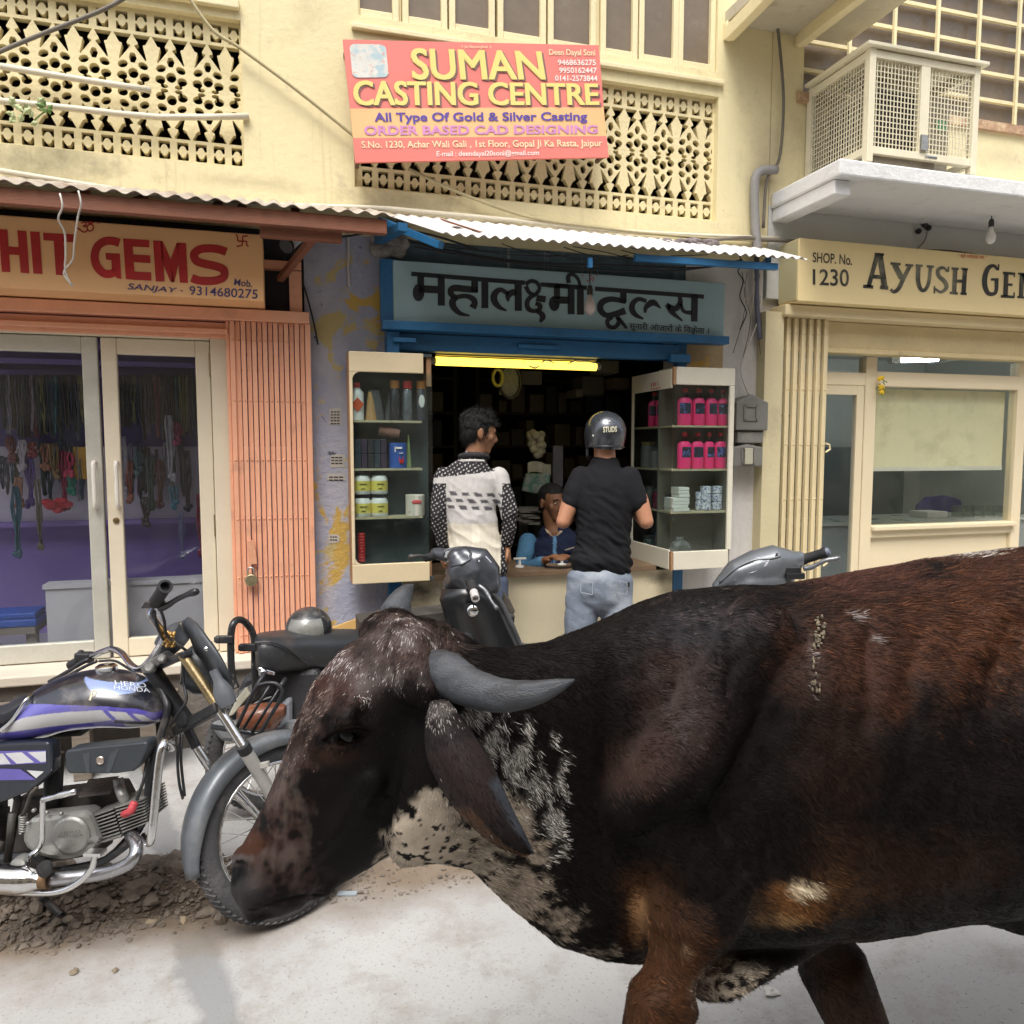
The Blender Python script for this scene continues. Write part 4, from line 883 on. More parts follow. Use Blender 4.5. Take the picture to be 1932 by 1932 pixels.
cable('thick sheathed cable bundle at the top of the corner sign', [(1700, 478, -.15), (1750, 474, -.15), (1800, 476, -.15), (1850, 484, -.15), (1932, 492, -.15)], .014, paint('brown_cable', (.12, .085, .05), .7, .3))
cable('thick black cable bundle running between the awning and the corner sign', [(1190, 462), (1290, 458), (1400, 448), (1440, 452), (1500, 455)], .012, CABLEG, -.06)
cable('tangled thin wires hanging at the right end of the Hindi sign', [(1395, 480), (1400, 500), (1392, 512), (1402, 530), (1396, 560), (1408, 590), (1396, 622)], .004, CABLE, -.06)
cable('white flex curling above the tube light', [(985, 682, .1), (1010, 694, .1), (1030, 680, .1), (1060, 690, .1), (1090, 680, .1), (1130, 686, .1)], .005, WIREW)
cable('pale lime stripe wire dripping down the violet pier', [(657, 440), (658, 470), (657, 505), (659, 540)], .006, WIREW, .0)
def bulb(label, u, v, y, s, top, mat):
    b = thing('light_bulb', label, 'light bulb', W(u, v+14*s, y)); p = W(u, v, y); q = p-UZ*.065
    mb = MB(); mb.lathe([(.012, 0), (.014, -.02), (.026, -.045), (.032, -.07), (.030, -.09), (.018, -.108), (.004, -.114)], p, UZ, 18); mb.build('globe', mat, b, smooth=True)
    mb = MB(); mb.lathe([(.017, .001), (.018, .03), (.012, .05)], p, UZ, 14); mb.build('holder', paint('bakelite', (.03, .028, .026), .4, .2), b, smooth='auto')
    mb = MB(); mb.tube([p+UZ*.05, W(*top, y)], .003, 6); mb.build('flex', CABLE, b); return b
bulb('dusty pinkish light bulb hanging in front of the Hindi sign', 1113, 556, -.35, 1, (1112, 500), paint('bulb_dusty', (.50, .42, .38), .3, .1))
bulb('white light bulb hanging under the whitewashed canopy slab', 1870, 428, -.30, 1, (1871, 395), paint('bulb_white', (.80, .78, .74), .3, .04))
tl = thing('tube_light', 'long glowing yellow tube light over the tool shop counter', 'lamp', W(970, 690, .12))
p0, p1 = W(822, 681, .12), W(1124, 692, .12); mb = MB(); mb.tube([p0, p1], .026, 14); mb.build('tube', glow('tube_yellow_glow', (1.0, .70, .08), 1.5), tl, smooth='auto')
mb = MB(); dd = (p1-p0).normalized(); mb.tube([p1+dd*.001, p1+dd*.03], .022, 12); mb.tube([p0-dd*.03, p0-dd*.001], .022, 12); mb.bar(p0+UZ*.05, p1+UZ*.05, .04, .03); mb.build('batten', paint('batten', (.3, .27, .2), .6), tl)
for lab, u, v, y, tx in (('white bullet cctv camera under the brown timber beam', 555, 446, -.3, -1), ):
    c = thing('cctv_camera', lab, 'camera', W(u, v, y)); a_ = W(u-12, v+16, y-.02); b_ = W(u+18, v-10, y+.1)
    mb = MB(); mb.tube([a_, b_], .035, 14); mb.build('body', paint('cctv_white', (.6, .6, .58), .4, .08), c, smooth='auto'); mb = MB(); mb.tube([a_-(b_-a_).normalized()*.02, a_-(b_-a_).normalized()*.0005], .037, 14); mb.build('lens_hood', CABLE, c)
    mb = MB(); mb.bar(b_, b_+Vector((0, .1, .05)), .03, .03); mb.build('mount', paint('cctv_white', (.6, .6, .58)), c)
c = thing('wall_socket', 'small black light fitting with loose wires under the canopy slab', 'socket', W(1745, 432, -.0)); mb = MB()
for u, v in ((1745, 424), (1752, 430), (1733, 436)): mb.ball(W(u, v, -.02), .022, .02, .02, 8, 6)
mb.build('fitting', CABLE, c); mb = MB(); mb.tube(sv([W(1750, 436, -.02), W(1744, 455, -.03), W(1730, 470, -.03)]), .004, 6); mb.build('wire', CABLEG, c)
c = thing('junction_box', 'grey broken junction box with loose wires where both awnings meet', 'junction box', W(735, 470, -.03)); mb = MB(); rng = random.Random(5)
for k in range(14): mb.ball(W(738+rng.uniform(-25, 22), 447+rng.uniform(-22, 30), -.03), .05, .03, .045, 7, 5)
mb.build('broken_plaster', paint('broken_plaster', (.30, .27, .24), .9, .35, 8, 40, .5, grime=((.08, .07, .06), 7, .5, .7)), c)
pl = thing('wall_plant', 'small green seedling sprouting from the lower left pole', 'plant', W(55, 222, -.06)); rng = random.Random(8); LEAF = paint('leaf_green', (.12, .22, .05), .5, .3, 20); LEAFP = paint('leaf_pale', (.42, .47, .24), .55, .2, 20)
mb = MB(); mb2 = MB()
for k in range(22):
    u, v = (92, 205) if k < 5 else (48+rng.uniform(-28, 28), 215+rng.uniform(-16, 18)); p = W(u+rng.uniform(-6, 6), v+rng.uniform(-7, 7), -.06-rng.random()*.05); d = Vector((rng.uniform(-1, 1), rng.uniform(-.6, .1), rng.uniform(-.4, 1))).normalized(); s_ = d.cross(Vector((0, 1, .2))).normalized(); L = .035+.02*rng.random()
    (mb if k < 5 else mb2).add([p, p+d*L*.5+s_*L*.32, p+d*L, p+d*L*.5-s_*L*.32, p+d*L*.5+Vector((0, -.008, 0))], [(0, 1, 4), (1, 2, 4), (2, 3, 4), (3, 0, 4)])
mb.build('leaf', LEAF, pl); mb2.build('leaf', LEAFP, pl); mb = MB(); mb.tube(sv([W(60, 235, -.02), W(70, 222, -.06), W(92, 205, -.07)]), .004, 6); mb.build('stem', LEAF, pl)
ga = thing('marigold_garland', 'small yellow marigold sprig hung on the corner shop frame', 'flowers', W(1661, 742, .05)); mb = MB(); mb2 = MB()
for v in (714, 730, 740): 
    for k in range(5): mb.ball(W(1662+rng.uniform(-4, 4), v+rng.uniform(-3, 3), .06), .014, n=7, m=5)
for k in range(8): mb2.bar(W(1662+rng.uniform(-5, 5), 716+k*4, .06), W(1662+rng.uniform(-12, 12), 722+k*4, .05), .008, .004)
mb.build('flower_heads', paint('marigold', (.75, .48, .02), .7, .2), ga); mb2.build('stem', LEAF, ga)
bd = thing('leaning_board', 'yellow wooden board leaning against the violet pier', 'board', W(680, 1200, -.15)); a_ = [W(628, 1184, -.12), W(737, 1145, -.12), W(737, 1165, -.12), W(650, 1215, -.12), W(625, 1215, -.12)]
mb = MB(); mb.slab(a_, Vector((0, -1, 0)), .02); mb.build('board', paint('mustard_board', (.60, .36, .12), .7, .12, 4, 40, .1), bd)

# torn paper bills pasted on the violet pier
for (u0, v0, u1, v1, lab) in ((621, 772, 645, 803, 'small white paper bill pasted highest on the violet pier'), (622, 858, 650, 880, 'white paper bill with black print pasted in the middle of the violet pier'), (618, 895, 652, 906, 'torn strip of paper bill with a black scrawl on the violet pier'), (620, 1008, 640, 1024, 'lowest torn scrap of paper bill on the violet pier')):
    t_ = thing('paper_bill', lab, 'paper bill', W((u0+u1)/2, v1, .009)); rg = random.Random(u0+v0); q = []
    for a_, b_ in ((u0, v0), ((u0+u1)/2, v0), (u1, v0), (u1, (v0+v1)/2), (u1, v1), ((u0+u1)/2, v1), (u0, v1), (u0, (v0+v1)/2)): q.append(W(a_+rg.uniform(-2, 2), b_+rg.uniform(-2, 2), .008))
    mb = MB(); mb.slab(q, Vector((0, -1, 0)), .002); mb.build('sheet', paint('old_paper', (.50, .46, .40), .9, .15, 20), t_)
    mb = MB()
    for k in range(max(2, int((v1-v0)/6))):
        vv = v0+4+k*5.5
        for j in range(3): ua = u0+3+j*(u1-u0-6)/3; mb.add([W(ua, vv, .0065), W(ua+(u1-u0-8)/3.4, vv+.3, .0065), W(ua+(u1-u0-8)/3.4, vv+2.4, .0065), W(ua, vv+2.2, .0065)], [(0, 1, 2, 3)])
    mb.build('print', INK, t_)

# thin loose wires strung below the white awning and over the white pier
rg = random.Random(41)
for k in range(9):
    u0 = rg.uniform(760, 1250); u1 = min(1455, u0+rg.uniform(90, 260)); va = 452+(u0-760)*.055+rg.uniform(-6, 14); vb = 452+(u1-760)*.055+rg.uniform(-6, 14)
    o = cable('thin black wire sagging in the tangle under the white awning', [(u0, va, -.1), ((u0*2+u1)/3, (va*2+vb)/3+rg.uniform(3, 12), -.16), ((u0+u1*2)/3, (va+vb*2)/3+rg.uniform(3, 12), -.18), (u1, vb, -.1)], .0028, CABLE, name='wire', cat='wire'); o['group'] = 'thin wires under the white awning'
for k in range(6):
    u0 = rg.uniform(1398, 1440); v0 = rg.uniform(470, 520); o = cable('thin wire drooping down the white pier beside the Hindi sign', [(u0, v0), (u0+rg.uniform(-12, 10), v0+40), (u0+rg.uniform(-16, 8), v0+90), (u0+rg.uniform(-20, 10), v0+rg.uniform(120, 170))], .0026, CABLEG if k % 2 else WIREW, name='wire', cat='wire'); o['group'] = 'thin wires on the white pier'
# ------------------------------------------------------------------ gem shop contents
rng = random.Random(21)
ud = lambda x, y: (x/2.986, 582.3+y/2.986)
def strand(u0, v0, v1, width, col, label, y=.64, tassel=None, name='bead_strand'):
    key = 'beads_%d_%d_%d' % tuple(int(c*200) for c in col); m = paint(key, col, .4, .3, 30, 160, .2)
    p0, p1 = W(u0, v0, y), W(u0, v1, y); w_ = width/1450*5.2; n = 5; mb = MB(); L = p0.z-p1.z
    for k in range(n):
        off = (k-(n-1)/2)*w_/n; ph = rng.random()*6; pts = []; rr = []
        for i in range(11):
            t = i/10; pts.append(Vector((p0.x+off*(.35+.65*math.sin(math.pi*min(1, t*1.2+.15)))+.004*math.sin(9*t+ph), y-.012+.008*math.sin(ph+k), p0.z-L*t*(1-.05*rng.random())))); rr.append(w_/n*.55*(1+.25*math.sin(i*2.1+ph)))
        mb.tube(pts, rr, 6)
    if tassel:
        for k in range(6): mb.ball(Vector((p0.x+rng.uniform(-w_, w_)*.35, y-.02, p1.z+rng.uniform(-.005, .035))), w_*.28, .009, .016, 7, 5)
    return tag(mb.build(name, m, smooth=True), label, 'bead strand', 'bead strands hanging in the gem shop')
darks = [(.02,.022,.03), (.035,.03,.03), (.05,.05,.06), (.06,.045,.03), (.03,.05,.06), (.09,.09,.10), (.02,.03,.05), (.07,.07,.045)]
for x0, x1 in ((12, 480), (645, 1115)):
    x = x0
    while x < x1:
        c = darks[rng.randrange(len(darks))]
        if rng.random() < .22: c = [(.30, .29, .33), (.22, .20, .07), (.20, .05, .06), (.05, .16, .17)][rng.randrange(4)]
        strand(*ud(x, 375), ud(x, 640+rng.randrange(110))[1], rng.uniform(9, 14), c, 'dark bead strand in the crowded upper row behind the gem shop glass')
        x += rng.uniform(15, 23)
low = [(60, 720, 860, (.16,.05,.05)), (125, 740, 915, (.42,.38,.42)), (185, 750, 830, (.20,.02,.03)), (255, 760, 900, (.28,.12,.06)), (305, 760, 945, (.22,.14,.05)), (355, 800, 1130, (.24,.02,.05)), (390, 810, 940, (.55,.05,.10)), (400, 930, 1040, (.02,.20,.13)),
       (165, 820, 1110, (.10,.06,.22)), (105, 950, 1110, (.35,.16,.10)), (690, 720, 1040, (.42,.38,.40)), (725, 860, 1085, (.30,.10,.06)), (780, 800, 930, (.13,.18,.18)), (845, 820, 1120, (.05,.08,.06)), (900, 850, 1110, (.13,.05,.05)), (955, 600, 960, (.45,.45,.48)), (1000, 640, 760, (.35,.05,.13)),
       (1050, 800, 1130, (.02,.02,.025)), (980, 1000, 1120, (.05,.22,.28)), (820, 1060, 1220, (.07,.05,.05))]
for x, y0_, y1_, c in low:
    nm = 'pale' if sum(c) > .9 else 'crimson' if c[0] > .2 and c[1] < .08 else 'green' if c[1] > max(c[0], c[2])*1.1 else 'brown' if c[0] > c[2]*1.5 else 'dark'
    strand(*ud(x, y0_), ud(x, y1_)[1], 15, c, nm+' bead strand in the sparse lower row behind the gem shop glass', .60, tassel=True)
for k in range(34):
    x_ = rng.uniform(10, 470) if k % 2 else rng.uniform(650, 1110); c_ = darks[rng.randrange(8)] if k % 3 else [(.20, .05, .07), (.30, .26, .30), (.16, .11, .05), (.06, .12, .14)][rng.randrange(4)]
    strand(*ud(x_, rng.uniform(740, 860)), ud(x_, rng.uniform(930, 1090))[1], rng.uniform(8, 13), c_, 'thin bead strand in the lower row behind the gem shop glass', .63)
strand(*ud(88, 1000), ud(88, 1400)[1], 15, (.03,.10,.13), 'long dark teal bead strand hanging lowest behind the nearer shop door', .48, True)
strand(*ud(215, 960), ud(215, 1350)[1], 9, (.13,.11,.07), 'long olive bead strand beside the dark teal one', .48, True)
strand(*ud(1022, 1150), ud(1022, 1400)[1], 9, (.13,.14,.25), 'long slate blue bead strand behind the hinged shop door', .48, True)
strand(*ud(1125, 1040), ud(1125, 1390)[1], 13, (.24,.02,.05), 'long crimson bead strand by the door jamb', .48, True)
mb = MB(); p = W(*ud(320, 1110), .56)
for k in range(14): mb.ball(p+Vector((rng.uniform(-.055, .06), rng.uniform(-.01, .01), rng.uniform(-.03, .03))), .03, .02, .02, 7, 5)
tag(mb.build('ribbon_bundle', paint('red_ribbon', (.5, .02, .04), .6, .3)), 'bright red ribbon bundle under the crimson strand', 'ribbon')
mb = MB(); a_, b_ = W(*ud(412, 780), .62), W(*ud(500, 960), .62); mb.box((a_.x, .61, b_.z), (b_.x, .625, a_.z)); tag(mb.build('packet', paint('amber_packet', (.55, .30, .03), .4, .25, 12)), 'amber packet hanging between the strands behind the glass', 'packet')
wb = MB(); a_, b_ = W(85, 1112, .18), W(388, 1236, .18); wb.box((a_.x, .18, .475), (b_.x, .24, a_.z)); wb2 = thing('low_partition', 'pale grey low partition standing behind the shop doors', 'partition', ((a_.x+b_.x)/2, .2, .475)); wb.build('panel', paint('pale_grey_board', (.46, .44, .43), .6, .05, 2, 30, .03), wb2, bevel=.004)
mb = MB(); mb.box((a_.x-.01, .17, a_.z+.001), (b_.x+.01, .30, a_.z+.025)); mb.build('top_rail', paint('pale_grey_board', (.46, .44, .43)), wb2)
st = thing('stool', 'small wooden stool behind the shop glass', 'stool', (-1.6, .25, .47)); mb = MB(); a_ = W(70, 1222, .2); mb.box((a_.x-.6, .18, .60), (a_.x, .42, .635)); mb.build('seat', OLDWOOD, st)
for dx in (-.56, -.05): mb = MB(); mb.box((a_.x+dx, .2, .47), (a_.x+dx+.05, .25, .60)); mb.build('leg', OLDWOOD, st)
mb = MB(); mb.box((a_.x-.58, .19, .637), (a_.x+.005, .40, .68)); mb.box((a_.x-.58, .195, .681), (a_.x-.0, .395, .715)); tag(mb.build('tray', paint('blue_tray', (.01, .06, .30), .5, .2), bevel=.008), 'stacked blue plastic trays on the stool behind the glass', 'tray')
mb = MB(); p = W(*ud(1060, 1520), .22); mb.obox(p+Vector((0, .05, -.005)), Vector((.085, 0, .004)), Vector((0, .07, 0)), Vector((0, 0, .006))); tag(mb.build('newspaper', paint('newsprint', (.35, .33, .32), .9, .2, 60)), 'folded newspaper lying on the low partition', 'newspaper')

# ------------------------------------------------------------------ display cabinets
CAB = paint('cabinet_cream', (.68, .56, .36), .55, .06, 3, 40, .06, grime=((.32, .22, .12), 6, .66, .88)); CABW = paint('cabinet_pale', (.68, .64, .52), .55, .06, 3, 40, .06, grime=((.36, .28, .18), 6, .64, .88))
CABIN = paint('cabinet_inside', (.055, .075, .075), .7, .25, 3, 30, .03); CABWOOD = paint('cabinet_side_wood', (.36, .20, .10), .6, .2, 3, 40, .1, stretch=(6, 6, 1)); SHELFW = paint('shelf_edge', (.45, .38, .24), .6, .15)
lc = lambda x, y: (647+x/4.2656, 647+y/4.2656); rc = lambda x, y: (1164.7+x/4.5953, 679.4+y/4.5953)
yL = -.235
c1 = thing('display_cabinet', 'cream glass fronted cabinet of cans and jars swung open by the violet pier', 'cabinet', W(*lc(380, 1900), yL))
xa, xb = X(*lc(62, 900), yL), X(*lc(728, 900), yL); zt_, zb_ = Z(*lc(380, 76), yL), Z(*lc(380, 1930), yL); zg0, zg1 = Z(*lc(380, 1775), yL), Z(*lc(380, 238), yL); xs_ = X(*lc(648, 150), yL)
mb = MB(); mb.box((xa, yL, zg1), (xs_, yL+.02, zt_)); mb.box((xa, yL, zb_), (X(*lc(700, 1850), yL), yL+.02, zg0)); mb.box((xa, yL, zg0), (xa+.017, yL+.02, zg1)); mb.build('front_frame', CAB, c1, bevel=.004)
mb = MB()
for cx, cz, sx_, sz_ in ((xa+.017, zg0, 1, 1), (xa+.017, zg1, 1, -1)):
    pts = [(0, 0), (.035, 0), (.02, .006), (.008, .016), (0, .035)]; mb.slab([Vector((cx+sx_*a__, yL+.001, cz+sz_*b__)) for a__, b__ in pts], Vector((0, -1, 0)), .017)
mb.build('corner_fillet', CAB, c1)
mb = MB(); mb.box((xa-.001, yL+.021, zb_), (xa+.016, -.06, zt_)); mb.build('side_panel', CABWOOD, c1)
mb = MB(); mb.box((xa+.017, -.075, zb_), (xb, -.06, zt_)); mb.box((xa+.017, yL+.021, zt_-.015), (xb, -.0755, zt_)); mb.box((xa+.017, yL+.021, zb_), (xb, -.0755, zb_+.02)); mb.build('back_panel', CABIN, c1)
mb = MB(); mb.box((xb-.028, -.2, Z(*lc(710, 360), -.1)), (xb-.002, -.08, zt_-.0)); mb.build('hinge_post', CABWOOD, c1); mb = MB(); mb.box((xb-.03, -.2, zb_), (xb-.008, -.08, zg0+.02)); mb.build('hinge_post', CABWOOD, c1)
shz = [Z(*lc(380, v), yL) for v in (622, 1010, 1402)]
for z in shz: mb = MB(); mb.box((xa+.018, yL+.028, z-.012), (X(*lc(645, 900), yL), -.076, z)); mb.build('shelf', SHELFW, c1)
mb = MB(); mb.box((xa+.018, yL+.022, zg0), (xb, yL+.026, zg1)); mb.build('glass', glass('cabinet_glass', (.88, .93, .93), .03, .03), c1)
yI = -.155
def spot(x, conv, y): return X(*conv(x, 900), y)
def body(prof, x, z, y, name, mat, parent, n=18, sx=1, sy=1): mb = MB(); mb.lathe(prof, (x, y, z), UZ, n, sx, sy, ref=Vector((1, 0, 0))); return mb.build(name, mat, parent, smooth='auto')
def wid(px0, px1, conv, y): return abs(X(*conv(px1, 900), y)-X(*conv(px0, 900), y))
PLW = paint('white_plastic_jar', (.72, .71, .66), .4, .04); CAPR = paint('red_cap', (.55, .03, .03), .4, .1); CAPO = paint('orange_cap', (.50, .20, .04), .4, .15); BLK = paint('black_gloss', (.02, .02, .024), .3, .2)
zz = shz[0]
x = spot(120, lc, yI); r = wid(65, 175, lc, yI)/2; h = .19
b = thing('plastic_bottle', 'white plastic bottle with red cap and orange diamond in the cabinet', 'bottle', (x, yI, zz)); body([(r, 0), (r, .15), (r*.5, .175), (r*.45, .178)], x, zz+.001, yI, 'bottle', PLW, b); body([(r*.52, 0), (r*.52, .026), (r*.3, .028)], x, zz+.18, yI, 'cap', CAPR, b)
mb = MB(); mb.slab([Vector((x+dx, yI-r-.004, zz+.085+dz)) for dx, dz in ((0, -.04), (.035, 0), (0, .04), (-.035, 0))], Vector((0, -1, 0)), .003); mb.build('hazard_label', paint('hazard_orange', (.62, .10, .03), .5), b)
x = spot(232, lc, yI); mb = MB(); mb.lathe([(.033, 0), (.016, .155), (.014, .157)], (x, yI, zz+.001), UZ, 16); tag(mb.build('polishing_cone', paint('tan_cone', (.42, .24, .09), .7, .15, 40), smooth='auto'), 'tan wooden polishing cone beside the white bottle', 'cone')
for i, (x, lean) in enumerate(((spot(300, lc, yI), -.03), (spot(380, lc, yI), .03))):
    mb = MB(); mb.loft([ring(Vector((x, yI+.03*i, zz+.001)), Vector((1, 0, 0)), Vector((0, 1, 0)), .028, .02, 12), ring(Vector((x+lean, yI+.03*i, zz+.165)), Vector((1, 0, 0)), Vector((0, 1, 0)), .032, .02, 12)])
    tag(mb.build('abrasive_roll', paint('grey_abrasive', (.075, .08, .08), .9, .2, 30)), ('dark grey abrasive roll leaning towards the tan cone', 'dark grey abrasive roll leaning towards the spray cans')[i], 'abrasive roll', 'grey abrasive rolls')
for x_, cap, bm, lab in ((422, CAPO, BLK, 'black spray can with orange cap behind the grey abrasive roll'), (524, CAPR, paint('clear_dark', (.10, .11, .12), .2, .3, 30, spec=.9), 'spray can with red cap and clear dark body'), (632, CAPO, paint('can_art', (.05, .05, .06), .35, .3, 20, peels=(((.55, .33, .08), 18, .58, .62), ((.6, .58, .6), 22, .66, .7))), 'patterned spray can with orange cap at the cabinet edge')):
    x = spot(x_, lc, yI); r = .0285; c = thing('spray_can', lab, 'spray can', (x, yI, zz), 'spray cans in the cabinet'); body([(r, 0), (r, .168), (r*.8, .178)], x, zz+.001, yI, 'can', bm, c); body([(r*.93, 0), (r*.93, .04), (r*.8, .044)], x, zz+.180, yI, 'cap', cap, c)
    if x_ == 632: mb = MB(); mb.ball((x, yI-r-.001, zz+.11), .017, .003, .036, 14, 8); mb.build('oval_label', PLW, c)
zz = shz[1]
for k in range(10):
    i, j = k % 5, k//5; w_ = wid(90, 350, lc, yI)/5; x = spot(90, lc, yI)+w_*(i+.5); mb = MB(); mb.box((x-w_*.46, yI-.03, zz+.001+j*.082), (x+w_*.46, yI+.05, zz+.079+j*.082))
    tag(mb.build('small_carton', paint('dark_carton_%d' % (i % 3), [(.02, .035, .05), (.035, .02, .045), (.02, .022, .026)][i % 3], .5, .3, 20), bevel=.003), 'dark small carton in the two tier row on the cabinet shelf', 'carton', 'dark cartons in two tiers')
mb = MB(); p = Vector((spot(375, lc, yI), yI, zz+.20)); mb.tube([p+Vector((-.055, 0, .012)), p+Vector((.055, -.02, -.012))], .028, 14); tag(mb.build('paper_roll', paint('brown_roll', (.20, .09, .06), .7, .3, 30), smooth='auto'), 'brown roll lying on top of the dark cartons', 'roll')
x = spot(442, lc, yI); r = wid(370, 515, lc, yI)/2; c = thing('paint_tin', 'blue tin with white and red print on the cabinet shelf', 'tin', (x, yI, zz)); body([(r, 0), (r, .138), (r*.95, .14)], x, zz+.001, yI, 'tin', paint('tin_blue', (.03, .10, .38), .35, .12, 10), c, 22)
mb = MB()
for dx, dz, w2, h2 in ((-.004, .108, .040, .010), (.010, .082, .022, .004), (-.022, .09, .006, .03)): mb.box((x+dx-w2/2, yI-r-.004, zz+dz), (x+dx+w2/2, yI-r+.006, zz+dz+h2))
mb.build('white_print', PLW, c); mb = MB()
for xa_, za_, xb_, zb_ in ((0, .062, .006, .024), (.006, .024, .012, .052), (.012, .052, .018, .024), (.018, .024, .024, .062)): mb.bar((x+xa_, yI-r-.002, zz+za_), (x+xb_, yI-r-.002, zz+zb_), .005, .005)
mb.build('red_print', CAPR, c)
x = spot(528, lc, yI); mb = MB(); mb.loft([[Vector((x-.012, yI+.01, zz+.001)), Vector((x+.016, yI+.01, zz+.001)), Vector((x+.016, yI+.05, zz+.001)), Vector((x-.012, yI+.05, zz+.001))], [Vector((x+.0, yI+.01, zz+.185)), Vector((x+.006, yI+.01, zz+.185)), Vector((x+.006, yI+.05, zz+.185)), Vector((x, yI+.05, zz+.185))]]); tag(mb.build('carton', paint('lime_carton', (.25, .33, .12), .6, .1)), 'narrow lime green carton tapering upwards beside the blue tin', 'carton')
zz = shz[2]; LABY = paint('yellow_label', (.72, .60, .12), .5, .08)
for i, x_ in enumerate((150, 288)):
    for j in range(2):
        x = spot(x_, lc, yI); r = wid(215, 360, lc, yI)/2*.97; z = zz+.001+j*.125; c = thing('plastic_jar', 'white %s jar with yellow label, %s of the four' % (('wide', 'round')[i], ('bottom', 'stacked on top')[j]), 'jar', (x, yI, z), 'white jars with yellow labels')
        c['label'] = 'white jar with yellow label, %s row, %s' % (('lower', 'upper')[j], ('against the cabinet frame', 'away from the cabinet frame')[i])
        body([(r*.9, 0), (r, .01), (r, .085), (r*.8, .102), (r*.72, .103)], x, z, yI, 'jar', PLW, c, 20); body([(r*.74, 0), (r*.74, .016)], x, z+.104, yI, 'lid', BLK, c, 20); body([(r*1.012, 0), (r*1.012, .055)], x, z+.02, yI, 'label_band', LABY, c, 20)
        mb = MB(); mb.box((x-.018, yI-r*1.03-.001, z+.055), (x+.022, yI-r*1.0, z+.059)); mb.box((x-.01, yI-r*1.03-.001, z+.03), (x+.012, yI-r*1.0, z+.034)); mb.build('print', BLK, c)
x = spot(577, lc, yI); r = wid(500, 655, lc, yI)/2; c = thing('tape_roll', 'white round tub with red oval print on the third shelf', 'tub', (x, yI, zz)); body([(r, 0), (r, .115), (r*.93, .118)], x, zz+.001, yI, 'tub', paint('tub_cream', (.66, .58, .48), .6, .06), c, 22)
mb = MB(); mb.ball((x, yI-r, zz+.08), .03, .003, .012, 14, 7); mb.box((x-r*.8, yI-r*.75, zz+.022), (x+r*.8, yI-r*.74-.002, zz+.025)); mb.build('red_print', paint('faded_red', (.5, .08, .08), .5), c)
x = spot(138, lc, yI); mb = MB()
for k in range(10): mb.lathe([(.019, 0), (.021, .004), (.021, .011), (.019, .015)], (x, yI, zg0+.004+k*.0165), UZ, 14)
tag(mb.build('cup_stack', CAPR, smooth='auto'), 'tall stack of red cups at the cabinet bottom', 'cups')

yR = -.25
c2 = thing('display_cabinet', 'pale corner cabinet of bright pink bottles beside the helmeted customer', 'cabinet', W(*rc(700, 1810), yR))
xa, xb = X(*rc(492, 900), yR), X(*rc(1005, 900), yR); zt_ = Z(*rc(700, 62), yR); zb_ = Z(*rc(700, 1812), yR); zg1, zg0 = Z(*rc(700, 215), yR), Z(*rc(700, 1655), yR); xg = X(*rc(965, 900), yR); yW = .34
mb = MB(); mb.box((xa+.008, yR, zg1), (xb, yR+.02, zt_)); mb.box((xa+.008, yR, zb_), (xb-.02, yR+.02, zg0)); mb.box((xg, yR, zg0), (xb, yR+.02, zg1)); mb.build('front_frame', CABW, c2, bevel=.004)
mb = MB(); mb.box((xa-.012, yR+.03, zg1-.02), (xa, yW, zt_-.01)); mb.box((xa-.012, yR+.03, zb_), (xa, yW, zg0+.01)); mb.box((xa-.012, yW-.03, zg0+.01), (xa, yW, zg1-.02)); mb.build('side_frame', CABW, c2, bevel=.004)
mb = MB(); mb.box((xa-.008, yR+.004, zg1), (xa+.006, yR+.029, zt_)); mb.box((xa-.008, yR+.004, zb_), (xa+.006, yR+.029, zg0)); mb.build('corner_post', CABWOOD, c2)
mb = MB(); mb.box((xa+.001, -.045, zb_), (xb, -.03, zt_)); mb.box((xa+.001, yR+.021, zt_-.012), (xb, -.0455, zt_)); mb.box((xa+.001, yR+.021, zb_), (xb, -.0455, zb_+.015)); mb.box((xb-.012, yR+.021, zb_+.0155), (xb, -.0455, zt_-.0125)); mb.build('back_panel', paint('cabinet_inside_pale', (.22, .20, .15), .7, .15, 3), c2)
mb = MB(); mb.box((xa+.15, -.029, zb_), (xa+.165, yW, zt_-.02)); mb.box((xa, -.029, zb_), (xa+.15, yW, zb_+.015)); mb.build('wing_back', CABIN, c2)
shr = [Z(*rc(700, v), yR) for v in (565, 945, 1315)]
for z in shr:
    mb = MB(); mb.box((xa+.001, yR+.03, z-.012), (xb-.013, -.046, z)); mb.box((xa+.001, -.028, z-.012), (xa+.149, yW-.01, z)); mb.build('shelf', SHELFW, c2)
mb = MB(); mb.box((xa+.008, yR+.022, zg0), (xg, yR+.026, zg1)); mb.box((xa-.006, yR+.03, zg0+.01), (xa-.002, yW-.03, zg1-.02)); mb.build('glass', MATS['cabinet_glass'], c2)
mb = MB(); ps = lambda y, z: Vector((xa-.0135, y, z))
for k, (dy, w_) in enumerate(((.04, .012), (.07, .018), (.10, .009), (.13, .007))): mb.slab([ps(yW-.25-dy, zt_-.10), ps(yW-.25-dy-w_, zt_-.10), ps(yW-.25-dy-w_, zt_-.075), ps(yW-.25-dy, zt_-.075)], Vector((-1, 0, 0)), .001)
mb.slab([ps(yW-.29, zt_-.118), ps(yW-.42, zt_-.118), ps(yW-.42, zt_-.112), ps(yW-.29, zt_-.112)], Vector((-1, 0, 0)), .001); mb.build('red_marks', paint('faded_red', (.5, .08, .08)), c2)
PINK = paint('pink_liquid', (.93, .045, .20), .35, .05, 5, 30, 0); PINKG = glass('bottle_neck_clear', (.85, .6, .62), .05, .05); LABB = paint('bottle_label', (.03, .03, .05), .4, .3, 40, 90, 0, peels=(((.12, .16, .42), 34, .54, .58), ((.55, .50, .22), 60, .68, .71)))
